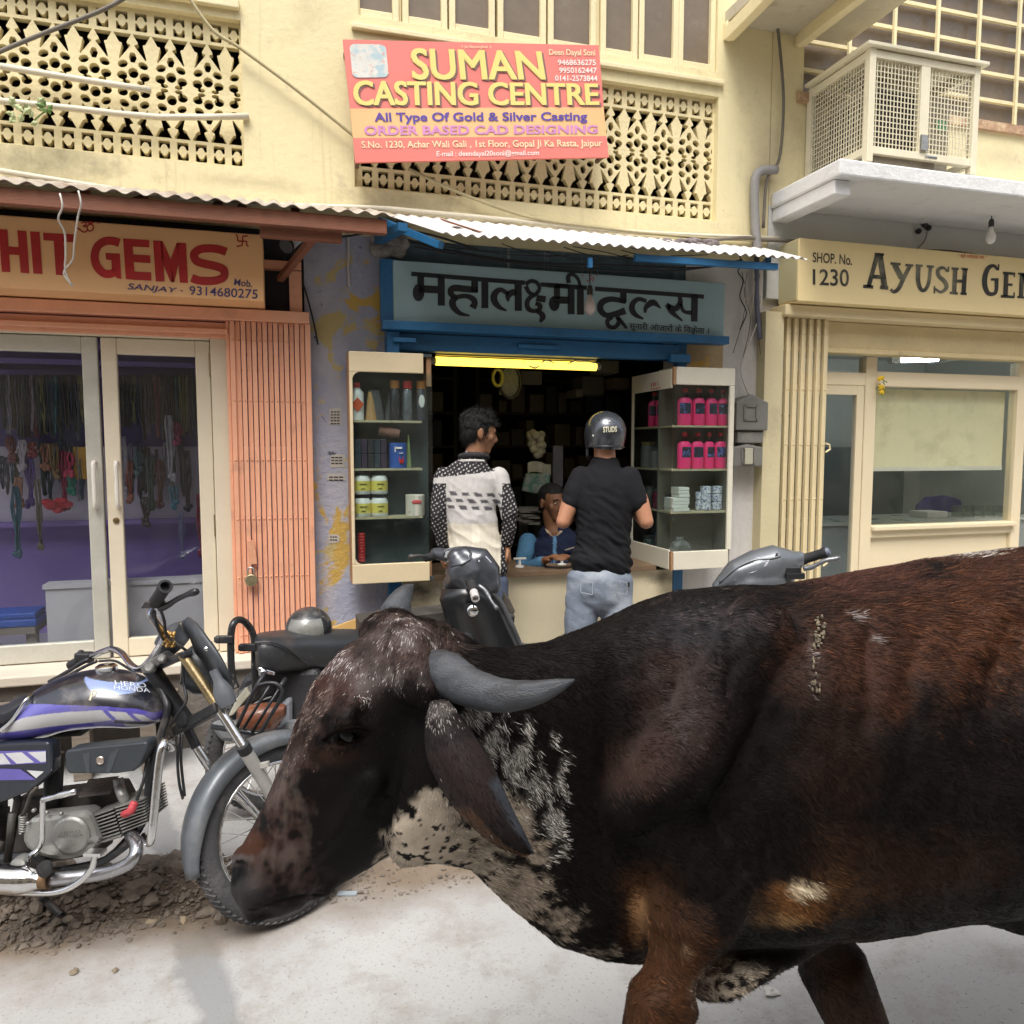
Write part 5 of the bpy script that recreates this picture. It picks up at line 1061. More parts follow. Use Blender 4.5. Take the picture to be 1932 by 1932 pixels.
def pink(x, z, y, w_, h, label, turn=0):
    b = thing('pink_bottle', label, 'bottle', (x, y, z), 'bright pink bottles in the corner cabinet'); r = w_/2
    body([(r*.9, 0), (r, .01), (r, h*.86), (r*.8, h*.96), (r*.42, h)], x, z+.001, y, 'bottle', PINK, b, 18, 1, .72)
    body([(r*.4, 0), (r*.34, .02), (r*.34, .03)], x, z+h+.002, y, 'neck', PINKG, b, 12); body([(r*.38, 0), (r*.38, .022), (r*.3, .024)], x, z+h+.0325, y, 'cap', CAPR, b, 12)
    mb = MB(); n = 8; a0 = -math.pi/2-.85+turn; P = []
    for i in range(n+1):
        th = a0+1.7*i/n; P += [Vector((x+math.cos(th)*r*1.02, y+math.sin(th)*r*.74, z+h*.42)), Vector((x+math.cos(th)*r*1.02, y+math.sin(th)*r*.74, z+h*.80))]
    mb.add(P, [(2*i, 2*i+2, 2*i+3, 2*i+1) for i in range(n)]); mb.build('label_band', LABB, b); return b
pos = ('nearest the corner post', 'second from the corner post', 'third from the corner post', 'by the outer frame')
for i, (p0_, p1_) in enumerate(((515, 635), (640, 748), (752, 852), (856, 948))): x = (spot(p0_, rc, -.16)+spot(p1_, rc, -.16))/2; pink(x, shr[0], -.16, wid(p0_, p1_, rc, -.16)*.98, .175, 'pink bottle on the top shelf of the corner cabinet, '+pos[i], .25*((i % 3)-1))
for i, (p0_, p1_) in enumerate(((520, 635), (640, 745), (748, 838), (840, 942))): x = (spot(p0_, rc, -.16)+spot(p1_, rc, -.16))/2; pink(x, shr[1], -.16, wid(p0_, p1_, rc, -.16)*.98, .172, 'pink bottle on the middle shelf of the corner cabinet, '+pos[i], .3*((i+1) % 2)-.1)
pink(xa+.055, shr[0], .02, .085, .17, 'pink bottle seen through the side glass, nearer the street', -.5); pink(xa+.055, shr[0], .13, .085, .17, 'pink bottle seen through the side glass, deeper in the shop', -.5)
# side wing jars
JARG = paint('jar_gold', (.30, .20, .06), .4, .3, 30); JARD = paint('jar_dark', (.07, .075, .07), .35, .3, 30)
for lab, y, z, r, h, m, lm in (('dark jar with gold lid behind the side glass', .02, shr[1], .045, .12, JARD, JARG), ('clear grey jar in the middle of the side shelf', .13, shr[1], .04, .11, paint('jar_grey', (.2, .2, .19), .4, .2), JARD), ('clear box jar deepest on the side shelf', .25, shr[1], .05, .15, paint('jar_grey', (.2, .2, .19)), JARG),
    ('maroon jar with grey lid under the side shelf', .05, shr[2], .06, .11, paint('jar_maroon', (.16, .02, .05), .4, .2), JARD), ('grey cup beside the maroon jar', -.03, shr[2]+.0, .035, .08, paint('jar_grey', (.2, .2, .19)), JARD), ('dark jar deepest on the lower side shelf', .20, shr[2], .055, .12, JARD, JARD),
    ('tall patterned jar at the bottom of the side glass', .05, zb_+.016, .042, .16, paint('jar_pattern', (.16, .13, .12), .4, .5, 40), paint('jar_blue_lid', (.05, .08, .2), .4)), ('green grey jar at the bottom deep side', .2, zb_+.016, .05, .13, paint('jar_green', (.05, .09, .08), .4, .3), JARD)):
    c = thing('glass_jar', lab, 'jar', (xa+.06, y, z)); body([(r*.95, 0), (r, .01), (r, h*.9), (r*.85, h)], xa+.075, z+.001, y, 'jar', m, c, 16); body([(r*.9, 0), (r*.9, .02)], xa+.075, z+h+.002, y, 'lid', lm, c, 16)
z = shr[2]
WB = paint('white_card', (.68, .66, .58), .6, .05)
for k in range(4):
    x0_ = spot(480, rc, -.2)+rng.uniform(-.006, .006); mb = MB(); mb.box((x0_, -.215, z+.001+k*.0215), (x0_+.10+rng.uniform(0, .02), -.10, z+.021+k*.0215)); tag(mb.build('card_box', WB, bevel=.002), 'flat white card box in the lower pile beside the blue printed cups', 'box', 'flat white card boxes')
for k in range(3):
    x0_ = spot(530, rc, -.2)+rng.uniform(-.004, .004); mb = MB(); mb.box((x0_, -.21, z+.089+k*.0215), (x0_+.075, -.11, z+.109+k*.0215)); tag(mb.build('card_box', WB, bevel=.002), 'flat white card box in the upper pile above the wider boxes', 'box', 'flat white card boxes')
CUPP = paint('blue_print_cup', (.62, .62, .64), .5, .1, 20, 60, 0, peels=(((.07, .10, .25), 90, .52, .56),))
for p0_, p1_, n, h in ((685, 730, 2, .06), (725, 815, 3, .052), (822, 912, 3, .052)):
    for k in range(n):
        x = (spot(p0_, rc, -.15)+spot(p1_, rc, -.15))/2; r = wid(p0_, p1_, rc, -.15)/2*.96; mb = MB(); mb.lathe([(r*.85, 0), (r, .004), (r, h-.006), (r*.9, h-.002)], (x, -.15, z+.001+k*h), UZ, 16); tag(mb.build('printed_cup', CUPP, smooth='auto'), 'white cup with blue print stacked beside the card boxes', 'cup', 'blue printed cups')
mb = MB(); p = Vector((spot(555, rc, -.15), -.15, zb_+.016)); mb.lathe([(.070, 0), (.085, .03), (.082, .09), (.06, .14), (.02, .165), (.03, .18)], p, UZ, 22, 1, .6)
bgm = MB(); bgm.v = [tuple(Vector(q)+Vector((mnoise.noise(Vector(q)*25), mnoise.noise(Vector(q)*25+Vector((5, 5, 5))), 0))*.012) for q in mb.v]; bgm.f = mb.f; bgm.mi = mb.mi
pb = thing('plastic_bag', 'crumpled translucent plastic bag at the cabinet bottom', 'bag', p); bgm.build('bag', glass('bag_film', (.75, .75, .72), .3, .75), pb, smooth=True); mb = MB(); mb.box((p.x-.06, -.18, p.z+.004), (p.x+.06, -.12, p.z+.05)); mb.build('contents', paint('bag_contents', (.4, .18, .14), .7, .3, 30), pb)

# ------------------------------------------------------------------ dark tool shop contents
ic = lambda x, y: (808.8+x/4.594, 647+y/4.594)
def boxat(label, p0_, p1_, y, d, m, name='carton', cat='carton', conv=ic, grp=None):
    a_, b_ = W(*conv(*p0_), y), W(*conv(*p1_), y); mb = MB(); mb.box((a_.x, y, b_.z), (b_.x, y+d, a_.z)); return tag(mb.build(name, m, bevel=.004), label, cat, grp)
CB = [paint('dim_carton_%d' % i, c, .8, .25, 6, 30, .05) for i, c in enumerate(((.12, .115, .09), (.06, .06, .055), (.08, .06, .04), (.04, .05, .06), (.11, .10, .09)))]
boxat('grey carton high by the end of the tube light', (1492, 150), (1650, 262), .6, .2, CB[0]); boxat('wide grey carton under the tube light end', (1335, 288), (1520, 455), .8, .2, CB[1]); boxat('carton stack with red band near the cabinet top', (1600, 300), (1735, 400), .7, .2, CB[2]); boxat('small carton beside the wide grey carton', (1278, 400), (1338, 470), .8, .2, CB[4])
boxat('plain white card pinned behind the tube light', (800, 240), (982, 365), .9, .02, CB[4], 'card', 'card')
of = thing('oval_picture_frame', 'oval framed picture on a pale plate under the tube light', 'picture', W(*ic(705, 450), .62)); a_, b_ = W(*ic(615, 222), .63), W(*ic(788, 452), .63); mb = MB(); mb.box((a_.x, .63, b_.z), (b_.x, .645, a_.z)); mb.build('plate', paint('pale_plate', (.30, .32, .28), .6, .15), of)
cc = (a_+b_)/2; mb = MB(); mb.tube([Vector((cc.x+.075*math.cos(t), .615, cc.z+.115*math.sin(t))) for t in np.linspace(0, 2*math.pi, 26)[:-1]], .011, 7, closed=True); mb.build('oval_rim', BLK, of, smooth=True); mb = MB(); mb.ball((cc.x, .622, cc.z), .068, .004, .106, 20, 9); mb.build('picture', paint('dim_picture', (.12, .14, .15), .3, .4, 20), of)
mb = MB(); mb.tube([W(*ic(598+42*math.cos(t), 300+72*math.sin(t)), .58) for t in np.linspace(0, 2*math.pi, 18)[:-1]], .012, 6, closed=True); tag(mb.build('flower_garland', paint('yellow_garland', (.45, .42, .08), .7, .4, 60), smooth=True), 'small yellow garland loop beside the oval picture', 'garland')
# shelves with dim stock along the back and side walls
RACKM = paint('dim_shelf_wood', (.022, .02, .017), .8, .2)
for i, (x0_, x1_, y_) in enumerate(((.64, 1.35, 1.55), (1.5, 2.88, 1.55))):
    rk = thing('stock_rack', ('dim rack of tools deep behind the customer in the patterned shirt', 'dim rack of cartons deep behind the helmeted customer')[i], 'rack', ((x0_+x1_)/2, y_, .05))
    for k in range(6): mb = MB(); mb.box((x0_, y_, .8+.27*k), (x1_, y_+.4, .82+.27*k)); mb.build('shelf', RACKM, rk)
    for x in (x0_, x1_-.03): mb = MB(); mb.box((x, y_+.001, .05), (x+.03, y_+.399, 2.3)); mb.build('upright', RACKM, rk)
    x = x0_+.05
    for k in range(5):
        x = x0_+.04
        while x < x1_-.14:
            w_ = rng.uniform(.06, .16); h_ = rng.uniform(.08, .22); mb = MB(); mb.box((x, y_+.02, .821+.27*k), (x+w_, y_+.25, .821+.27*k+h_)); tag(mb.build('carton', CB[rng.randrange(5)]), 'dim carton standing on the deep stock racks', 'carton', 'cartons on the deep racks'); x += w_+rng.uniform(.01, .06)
# things hanging in the middle
mb = MB(); p = W(*ic(940, 880), .55)
for k in range(26): mb.ball(p+Vector((rng.uniform(-.045, .045), rng.uniform(-.03, .03), rng.uniform(-.075, .075))), .03, .025, .03, 7, 5)
tag(mb.build('cotton_bundle', paint('raw_cotton', (.34, .32, .22), .9, .3, 30, 80, .4), smooth=True), 'pale rough bundle of cotton hanging over the shopkeeper', 'bundle')
mb = MB(); a_, b_ = W(*ic(858, 1040), .5), W(*ic(1062, 1130), .5)
mb.loft([[Vector((a_.x+(b_.x-a_.x)*s, .5+.02*math.sin(s*9), a_.z-.01*s*0-(a_.z-b_.z)*t+.012*math.sin(s*5))) for s in np.linspace(0, 1, 9)] for t in np.linspace(0, 1, 4)], caps=False, closed=False); tag(mb.build('cloth_strip', paint('grey_cloth', (.34, .33, .24), .9, .2, 20), smooth=True), 'folded pale cloth strip hanging under the cotton bundle', 'cloth')
PLAID = paint('plaid_cloth', (.22, .26, .22), .9, .3, 30, 60, .05, peels=(((.08, .18, .13), 26, .5, .54),)); mb = MB(); q = [W(*ic(*p_), .48) for p_ in ((850, 1135), (1058, 1130), (1050, 1290), (930, 1310), (815, 1285))]; mb.slab(q, Vector((0, -1, 0)), .05); tag(mb.build('plaid_bag', PLAID, bevel=.01), 'green and white plaid cloth bag hanging above the shopkeeper', 'bag')
boxat('hanging grey cloth sheet beside the plaid bag', (1078, 890), (1165, 1250), .62, .02, paint('slate_cloth', (.13, .13, .15), .9, .3, 6), 'cloth_sheet', 'cloth')
sc = lambda x, y: (808.8+x/4.2656, 744.1+y/4.2656)
pp = W(*sc(800, 980), .42)
for k in range(6):
    mb = MB(); an = rng.uniform(-.5, .5); mb.obox(pp+Vector((rng.uniform(-.02, .02), 0, -.04+.018*k)), Vector((.07*math.cos(an), .07*math.sin(an), 0)), Vector((-.05*math.sin(an), .05*math.cos(an), rng.uniform(-.01, .01))), Vector((0, 0, .006))); tag(mb.build('paper_stack', CB[4 if k % 2 else 0]), 'loose ledger in the untidy pile beside the shopkeeper', 'papers', 'ledgers in an untidy pile')
for p_, lab in (((732, 1390), 'small white scale stand on the counter beside the hanging hand'), ((1072, 1398), 'small white scale stand on the counter before the shopkeeper')):
    c = thing('scale_stand', lab, 'stand', W(*sc(*p_), .1)); p = W(*sc(*p_), .1); p.z = .857; mb = MB(); mb.lathe([(.03, 0), (.03, .008), (.009, .014), (.007, .05)], p, UZ, 14); mb.build('post', PLW, c, smooth='auto'); mb = MB(); mb.box((p.x-.04, p.y-.012, p.z+.051), (p.x+.04, p.y+.012, p.z+.06)); mb.build('tray', PLW, c)

# ------------------------------------------------------------------ corner shop contents
tube2 = thing('tube_light', 'short white fluorescent tube glowing behind the corner shop transom', 'lamp', W(1735, 660, .8))
p0, p1 = W(1702, 679, .8), W(1768, 677, .8); mb = MB(); mb.tube([p0, p1], .022, 12); mb.build('tube', glow('tube_white_glow', (.85, .95, 1.0), 20.0), tube2); mb = MB(); mb.box((p0.x-.12, .78, p0.z-.03), (p0.x-.03, .83, p0.z+.02)); mb.build('end_holder', PLW, tube2)
ct = thing('shop_counter', 'grey glass counter inside the corner shop window', 'counter', (4.9, 1.0, .44)); mb = MB(); zc_ = Z(1780, 983, .7); mb.box((3.9, .62, .44), (6.4, 1.2, zc_)); mb.build('cabinet', paint('counter_grey', (.30, .33, .31), .5, .06), ct); mb = MB(); mb.box((3.88, .60, zc_+.001), (6.42, 1.22, zc_+.02)); mb.build('top', paint('counter_top_pale', (.50, .52, .46), .3, .05), ct)
ch = thing('office_chair', 'dark blue padded chair back behind the white carton in the corner shop', 'chair', W(1777, 983, 1.35)); a_ = [W(u, v, 1.35) for u, v in ((1732, 980), (1740, 952), (1756, 938), (1790, 935), (1816, 943), (1826, 980))]; mb = MB(); mb.slab(a_, Vector((0, -1, 0)), .09); mb.build('backrest', paint('blue_upholstery', (.07, .06, .24), .7, .15), ch, bevel=.03)
p = W(1777, 990, 1.42); mb = MB(); mb.tube([p, (p.x, p.y+.1, .5)], .03, 8); mb.build('post', BLK, ch)
a_, b_ = W(1750, 966, .75), W(1788, 982, .75); mb = MB(); mb.box((a_.x, .75, zc_+.021), (b_.x, .95, a_.z)); tag(mb.build('carton', PLW, bevel=.006), 'white carton on the corner shop counter before the blue chair', 'carton')
ac2 = thing('acrylic_stand', 'clear acrylic organiser at the counter end in the corner shop', 'organiser', W(1855, 983, .72)); mb = MB(); a_, b_ = W(1820, 956, .72), W(1895, 982, .72); 
for x in np.linspace(a_.x, b_.x, 5): mb.box((x-.004, .72, zc_+.021), (x+.004, .85, a_.z))
mb.box((a_.x+.004, .852, zc_+.022), (b_.x-.004, .856, a_.z)); mb.build('dividers', glass('acrylic', (.8, .84, .8), .05, .3), ac2)
mb = MB(); mb.box((3.9, 2.0, .9), (6.2, 2.195, 1.62)); tag(mb.build('wall_panel', paint('grey_green_panel', (.16, .19, .18), .6, .06)), 'dark grey green wall panel at the back of the corner shop', 'panel')
mb = MB()
for k in range(3): mb.box((3.30, .35, 1.0+.42*k), (3.62, .60, 1.012+.42*k))
tag(mb.build('glass_shelf', paint('dark_glass_shelf', (.06, .08, .08), .2)), 'dark glass shelf unit seen through the narrow corner shop door', 'shelf')
mb = MB(); mb.box((3.28, .75, .44), (4.0, 1.3, .80)); tag(mb.build('desk', paint('dark_desk', (.05, .045, .04), .5, .2), bevel=.01), 'low dark desk behind the narrow corner shop door', 'desk')
# ------------------------------------------------------------------ people
SKIN = paint('brown_skin', (.30, .145, .075), .55, .08, 10, 90, .04, spec=.4); SKIN2 = paint('light_brown_skin', (.42, .20, .115), .5, .08, 10, 90, .04, spec=.4); SKIN3 = paint('dark_brown_skin', (.22, .10, .05), .5, .08, 10, 90, .04, spec=.4)
HAIR = paint('black_hair', (.006, .005, .005), .7, .3, 60, 160, .5, stretch=(1, 1, .3)); EYEW = paint('eye_white', (.55, .50, .46), .3, .02); EYEB = paint('eye_dark', (.01, .008, .007), .2, .02)
def head(mb, c, fwd, up, s=1.0, ears=True):
    fwd = fwd.normalized(); side = up.cross(fwd).normalized(); up = fwd.cross(side).normalized(); fr = (side, fwd, up)
    mb.ball(c+(up*.028-fwd*.008)*s, .074*s, .096*s, .088*s, 20, 14, fr)
    chain(mb, [(c+(fwd*.030+up*.005)*s, .062*s, .062*s), (c+(fwd*.045-up*.045)*s, .052*s, .050*s), (c+(fwd*.058-up*.088)*s, .030*s, .026*s)], side)
    chain(mb, [(c+(fwd*.084+up*.012)*s, .009*s), (c+(fwd*.098-up*.012)*s, .012*s), (c+(fwd*.102-up*.024)*s, .0145*s)], side)
    chain(mb, [(c+(fwd*.074+up*.026-side*.035)*s, .013*s), (c+(fwd*.080+up*.028)*s, .013*s), (c+(fwd*.074+up*.026+side*.035)*s, .013*s)])
    chain(mb, [(c+(fwd*.080-up*.052-side*.016)*s, .008*s), (c+(fwd*.090-up*.051)*s, .010*s), (c+(fwd*.080-up*.052+side*.016)*s, .008*s)])
    for q in (-1, 1):
        mb.ball(c+(fwd*.055-up*.018+side*q*.046)*s, .022*s, .022*s, .022*s, 10, 7)
        if ears: mb.ball(c+(side*q*.078-fwd*.012-up*.004)*s, .011*s, .018*s, .032*s, 12, 8, ((side+fwd*-.35*q*q).normalized(), fwd, up)); mb.ball(c+(side*q*.077-fwd*.006-up*.026)*s, .009*s, .010*s, .014*s, 8, 6)
    return side, fwd, up
def hand(mb, wrist, d, palm_n, s=1.0, curl=.5, flip=1):
    """d: direction of the fingers, palm_n: palm normal; five bent fingers of unequal length"""
    d = d.normalized(); n = (palm_n-d*palm_n.dot(d)).normalized(); w = d.cross(n)*flip
    chain(mb, [(wrist, .026*s, .020*s), (wrist+d*.035*s, .034*s, .016*s), (wrist+d*.085*s, .040*s, .014*s)], w)
    for k, (off, L) in enumerate(((-.030, .062), (-.010, .076), (.011, .070), (.030, .055))):
        p = wrist+(d*.085+w*off)*s; a = d
        q = [p-a*.02*s]; ang = 0
        for seg in (.42, .33, .25):
            ang += curl*.75; dd = d*math.cos(ang)+n*math.sin(ang); q.append(q[-1]+dd*(L*seg+.012)*s)
        chain(mb, [(x, r*s) for x, r in zip(q, (.0105, .0098, .0088, .0078))], w, 8)
    p = wrist+(d*.025-w*.026)*s; t = (d*.75-w*.75+n*.25).normalized(); q1 = p+t*.04*s; t2 = (d*.95-w*.2+n*.4).normalized()
    chain(mb, [(p, .015*s), (q1, .0125*s), (q1+t2*.035*s, .0095*s)], n, 8)
def folds(V, c, amp, seed, zlo, zhi, freq=(9, 9, 26)):
    N = V-np.array(c); N[:, 2] = 0; N /= (np.linalg.norm(N, axis=1)[:, None]+1e-6)
    h = np.array([.55-1.9*abs(mnoise.fractal(Vector((p[0]*freq[0]*.8+seed, p[1]*freq[1]*.8, p[2]*freq[2]*.62+.45*p[0]*freq[2])), 1, 2, 2)) for p in V])
    wgt = np.clip((V[:, 2]-zlo)/(zhi-zlo), 0, 1); return V+N*(h*amp*(.25+.75*(1-wgt)))[:, None]
DENIM = paint('faded_denim', (.17, .20, .25), .85, .2, 7, 120, .25, peels=(((.40, .43, .47), 4.2, .46, .78),)); DENIM2 = paint('dark_denim', (.07, .09, .14), .85, .2, 8, 120, .25)

# helmeted customer -------------------------------------------------
d0 = 4.2; p2 = thing('person', 'customer in black t-shirt, faded jeans and grey helmet with his back turned at the counter', 'person', G(1130, 1398))
sidev = RT.copy(); c_ = D(1141, 812, d0)
b = MB(); neckb = D(1142, 878, d0); head(b, D(1140, 822, d0+.03), FH-UZ*.35, UZ)
chain(b, [(D(1140, 838, d0), .058), (D(1141, 862, d0), .060), (neckb, .066)], sidev)
chain(b, [(D(1139, 915, d0), .13, .08), (D(1138, 960, d0), .13, .085), (D(1136, 1055, d0), .125, .08)], sidev, 20)
for (sh, el, wr) in (((1093, 903), (1063, 984), (1092, 950)), ((1193, 903), (1219, 984), (1190, 950))):
    S_, E_, H_ = D(*sh, d0), D(*el, d0-.04), D(*wr, d0+.22); chain(b, [(S_, .042), (S_.lerp(E_, .55), .050), (E_, .040)]); chain(b, [(E_, .041), (E_.lerp(H_, .3), .043), (H_, .028)])
    hand(b, H_, (H_-E_)+RT*(.05 if sh[0] < 1140 else -.05), -UZ, 1, .6, 1 if sh[0] < 1140 else -1)
V, F = fuse(b, .0065, 4); skin_object('body', V, F, SKIN2, p2)
t = MB(); chain(t, [(D(1141, 880, d0), .085, .075), (D(1140, 897, d0), .145, .09), (D(1140, 915, d0), .172, .105), (D(1139, 950, d0), .166, .114), (D(1138.5, 1000, d0), .148, .106), (D(1137, 1035, d0), .150, .108), (D(1134.5, 1060, d0), .172, .126)], sidev, 24)
for sh, el, k in (((1097, 900), (1079, 945), 1), ((1187, 900), (1203, 949), 1)):
    S_, E_ = D(*sh, d0), D(*el, d0-.02); chain(t, [(S_, .062), (S_.lerp(E_, .6), .066), (E_, .061)])
V, F = fuse(t, .008, 7); V = folds(V, D(1138, 960, d0), .015, 2, Z(1138, 1060, -.6), Z(1138, 900, -.6)); skin_object('tshirt', V, F, paint('black_cotton', (.010, .010, .012), .9, .15, 8, 140, .2, spec=.2), p2)
j = MB(); hipc = D(1131, 1092, d0)
chain(j, [(D(1133, 1072, d0), .140, .098), (D(1133, 1080, d0), .168, .116), (D(1132, 1090, d0), .182, .125), (D(1131, 1118, d0), .182, .125)], sidev, 24)
for (hx, kx, fx) in (((1100, 1125), (1090, 1235), (1078, 1382)), ((1160, 1125), (1172, 1235), (1180, 1382))):
    A_, K_, F_ = D(*hx, d0), D(*kx, d0-.02), D(*fx, d0+.02); chain(j, [(A_, .096), (A_.lerp(K_, .5), .088), (K_, .068), (K_.lerp(F_, .4), .066), (F_, .056)])
V, F = fuse(j, .009, 6); V = folds(V, hipc, .013, 7, 0, .95, (11, 11, 20)); jo = skin_object('jeans', V, F, DENIM, p2)
m = MB()
for x0_, x1_ in ((1095, 1118), (1163, 1183)):   # back pockets
    for (a_, b_) in (((x0_, 1095), (x1_, 1099)), ((x1_, 1099), (x1_, 1122)), ((x0_, 1095), (x0_+1, 1118)), ((x0_+1, 1118), (x1_, 1122))): m.bar(D(*a_, d0-.127), D(*b_, d0-.127), .004, .004)
m.build('pocket_seam', paint('denim_seam', (.30, .33, .37), .9, .1), p2)
m = MB(); m.box(tuple(D(1185, 1103, d0-.09)-Vector((.008, .004, .012))), tuple(D(1185, 1103, d0-.09)+Vector((.008, .004, .012)))); m.build('jeans_tag', paint('black_tag', (.02, .02, .02), .6), p2)
for fx in (1078, 1180): m = MB(); f_ = D(fx, 1390, d0); f_.z = .001; m.loft([ring(f_+FH*(y-.06)+UZ*(h/2+.001), RT, UZ, w_, h/2, 12, 2.6) for y, w_, h in ((-.05, .03, .06), (0, .042, .085), (.08, .043, .09), (.16, .046, .06), (.215, .03, .04))]); m.build('shoe', paint('dark_shoe', (.03, .028, .025), .5, .2), p2, smooth='auto')
hm = MB(); hc = D(1142, 815, d0); prof = []
R0 = .114
for ph in np.linspace(90, 0, 13): prof.append((R0*math.cos(math.radians(ph))+.0005, R0*math.sin(math.radians(ph))))
prof += [(R0*.995, -.022), (R0*.97, -.048), (R0*.925, -.074), (R0*.90, -.084), (R0*.85, -.086), (R0*.80, -.06), (R0*.76, 0)]
hm.lathe(prof[::-1], hc, UZ-FH*.10+RT*.06, 30, 1, 1.12, ref=RT)
HELM = paint('helmet_grey', (.06, .065, .075), .22, .2, 5, 60, .03, metal=.5, coat=.6, grime=((.22, .23, .24), 14, .66, .8))
ho = hm.build('helmet', HELM, p2, smooth='auto')
from mathutils.bvhtree import BVHTree
def decal(mb_src_objs, lift=.002):
    vs = []; fs = []
    for o in mb_src_objs:
        k = len(vs); L = wloc(o); vs += [v.co+L for v in o.data.vertices]; fs += [tuple(i+k for i in p.vertices) for p in o.data.polygons]
    bv = BVHTree.FromPolygons(vs, fs)
    def f(u, v):
        d = ray(u, v).normalized(); h = bv.ray_cast(CAM, d)
        if h[0] is None: n_ = bv.find_nearest(CAM+d*(vs[0]-CAM).length); return n_[0]-d*lift
        return h[0]-d*lift
    return f
hd = decal([ho], .003)
m = MB(); text_on(m, 'STUDS', [(1138, 805), (1164, 804), (1164, 815), (1138, 816)], hd, .03); m.build('helmet_lettering', paint('helmet_letter', (.6, .57, .42), .5), ho)
m = MB(); m.tube([hc+RT*(.104*math.sin(t))+FH*(-.114*math.cos(t))-UZ*(.083-.004*math.cos(t)) for t in np.linspace(-1.9, 1.9, 20)], .005, 8); m.build('rubber_rim', BLK, ho, smooth=True)
m = MB()
for u, v in ((1150, 795), (1119, 822)): m.ball(hd(u, v), .005, n=8, m=6)
m.build('rivet', PLW, ho)
m = MB(); q = [D(1108, 846, d0-.02), D(1109, 862, d0-.01), D(1120, 868, d0+.06)]; m.tube(sv(q, 4), .008, 7); m.build('chin_strap', BLK, ho)

# customer in patterned shirt ----------------------------------------
d1 = 4.35; p1_ = thing('person', 'young man in black and white patterned shirt, head turned aside, standing at the tool counter', 'person', G(905, 1372))
b = MB(); hc = D(904, 817, d1); fw = RT*.93+FH*.30-UZ*.16; fr_ = head(b, hc, fw, UZ)
chain(b, [(D(899, 838, d1), .054), (D(896, 855, d1), .056), (D(893, 872, d1), .064)], RT)
chain(b, [(D(890, 910, d1), .12, .07), (D(893, 960, d1), .12, .075), (D(900, 1060, d1), .125, .08)], RT, 20)
arms1 = (((941, 899), (962, 968), (957, 1030), 1), ((838, 899), (826, 975), (838, 1032), -1))
for sh, el, wr, q in arms1:
    S_, E_, H_ = D(*sh, d1), D(*el, d1-.02), D(*wr, d1+.04); chain(b, [(S_, .036), (S_.lerp(E_, .5), .036), (E_, .033), (E_.lerp(H_, .4), .035), (H_, .024)]); hand(b, H_, -UZ+RT*.12*q+FH*.15, RT*-q, .98, .42, q)
V, F = fuse(b, .006, 3); skin_object('body', V, F, SKIN, p1_)
side_, f_, u_ = fr_
h = MB(); h.ball(hc+u_*.040-f_*.014, .083, .104, .086, 22, 14, (side_, f_, u_)); h.ball(hc-f_*.052-u_*.012, .070, .052, .062, 16, 10, (side_, f_, u_)); rng = random.Random(4)
for k in range(60):
    th = rng.uniform(0, 2*math.pi); ph = rng.uniform(.15, 1.4); p = hc+u_*.04-f_*.014+side_*(.08*math.cos(ph)*math.cos(th))+f_*(.10*math.cos(ph)*math.sin(th))+u_*(.085*math.sin(ph)); h.ball(p, .013, .02, .016, 7, 5, (side_, f_, u_))
for k in range(10): chain(h, [(hc+u_*.09+f_*(.05-.012*k)+side_*rng.uniform(-.04, .04), .016), (hc+u_*(.125+.012*rng.random())+f_*(.055-.012*k), .008)])
V, F = fuse(h, .006, 2); N = vnoise(V, 70, 3); V = V+np.array([(Vector(v)-hc).normalized()*(n*.006) for v, n in zip(V, N)])
keep = lambda v: not ((Vector(v)-hc).dot(f_) > .035 and (Vector(v)-hc).dot(u_) < .045)
F = [f for f in F if all(keep(V[i]) for i in f)]; ho1 = skin_object('hair', V, F, HAIR, p1_); nh = 3500; fi = RNG.integers(0, len(F), nh); P = np.array([V[F[i][0]] for i in fi])+RNG.normal(0, .002, (nh, 3)); Dv = P-np.array(hc); Dv /= np.linalg.norm(Dv, axis=1)[:, None]
Tn = Dv*.6+np.array(u_)*np.clip(Dv@np.array(u_), 0, 1)[:, None]*.5-np.array(UZ)*.5*np.clip(.5-Dv@np.array(u_), 0, 1)[:, None]+np.array(f_)*.25+RNG.normal(0, .25, (nh, 3)); Ln = RNG.uniform(.012, .028, (nh, 1))
hair_object('hair_strands', np.stack([P+Tn*Ln*t-np.array(UZ)*Ln*.35*t*t for t in (0, .4, .75, 1)], 1), np.full((nh, 3), .006), ho1, .0006, attr_mat('head_hair', rough=.5, spec=.2))
t = MB(); chain(t, [(D(895, 868, d1), .075, .07), (D(891, 883, d1), .125, .085), (D(889, 900, d1), .165, .10), (D(886, 940, d1), .152, .105), (D(893, 1000, d1), .138, .10), (D(899, 1040, d1), .150, .108), (D(903, 1072, d1), .166, .118)], RT, 24)
for sh, el, wr, q in arms1:
    S_, E_, H_ = D(*sh, d1), D(*el, d1-.02), D(*wr, d1+.04); chain(t, [(S_, .056), (S_.lerp(E_, .5), .054), (E_, .048), (E_.lerp(H_, .5), .043), (E_.lerp(H_, .86), .037)])
V, F = fuse(t, .006, 5); V = folds(V, D(893, 960, d1), .014, 5, Z(900, 1075, -.5), Z(900, 900, -.5), (8, 8, 15))
c0 = D(892, 900, d1); cols = np.zeros((len(V), 3)); rg = np.random.default_rng(4)
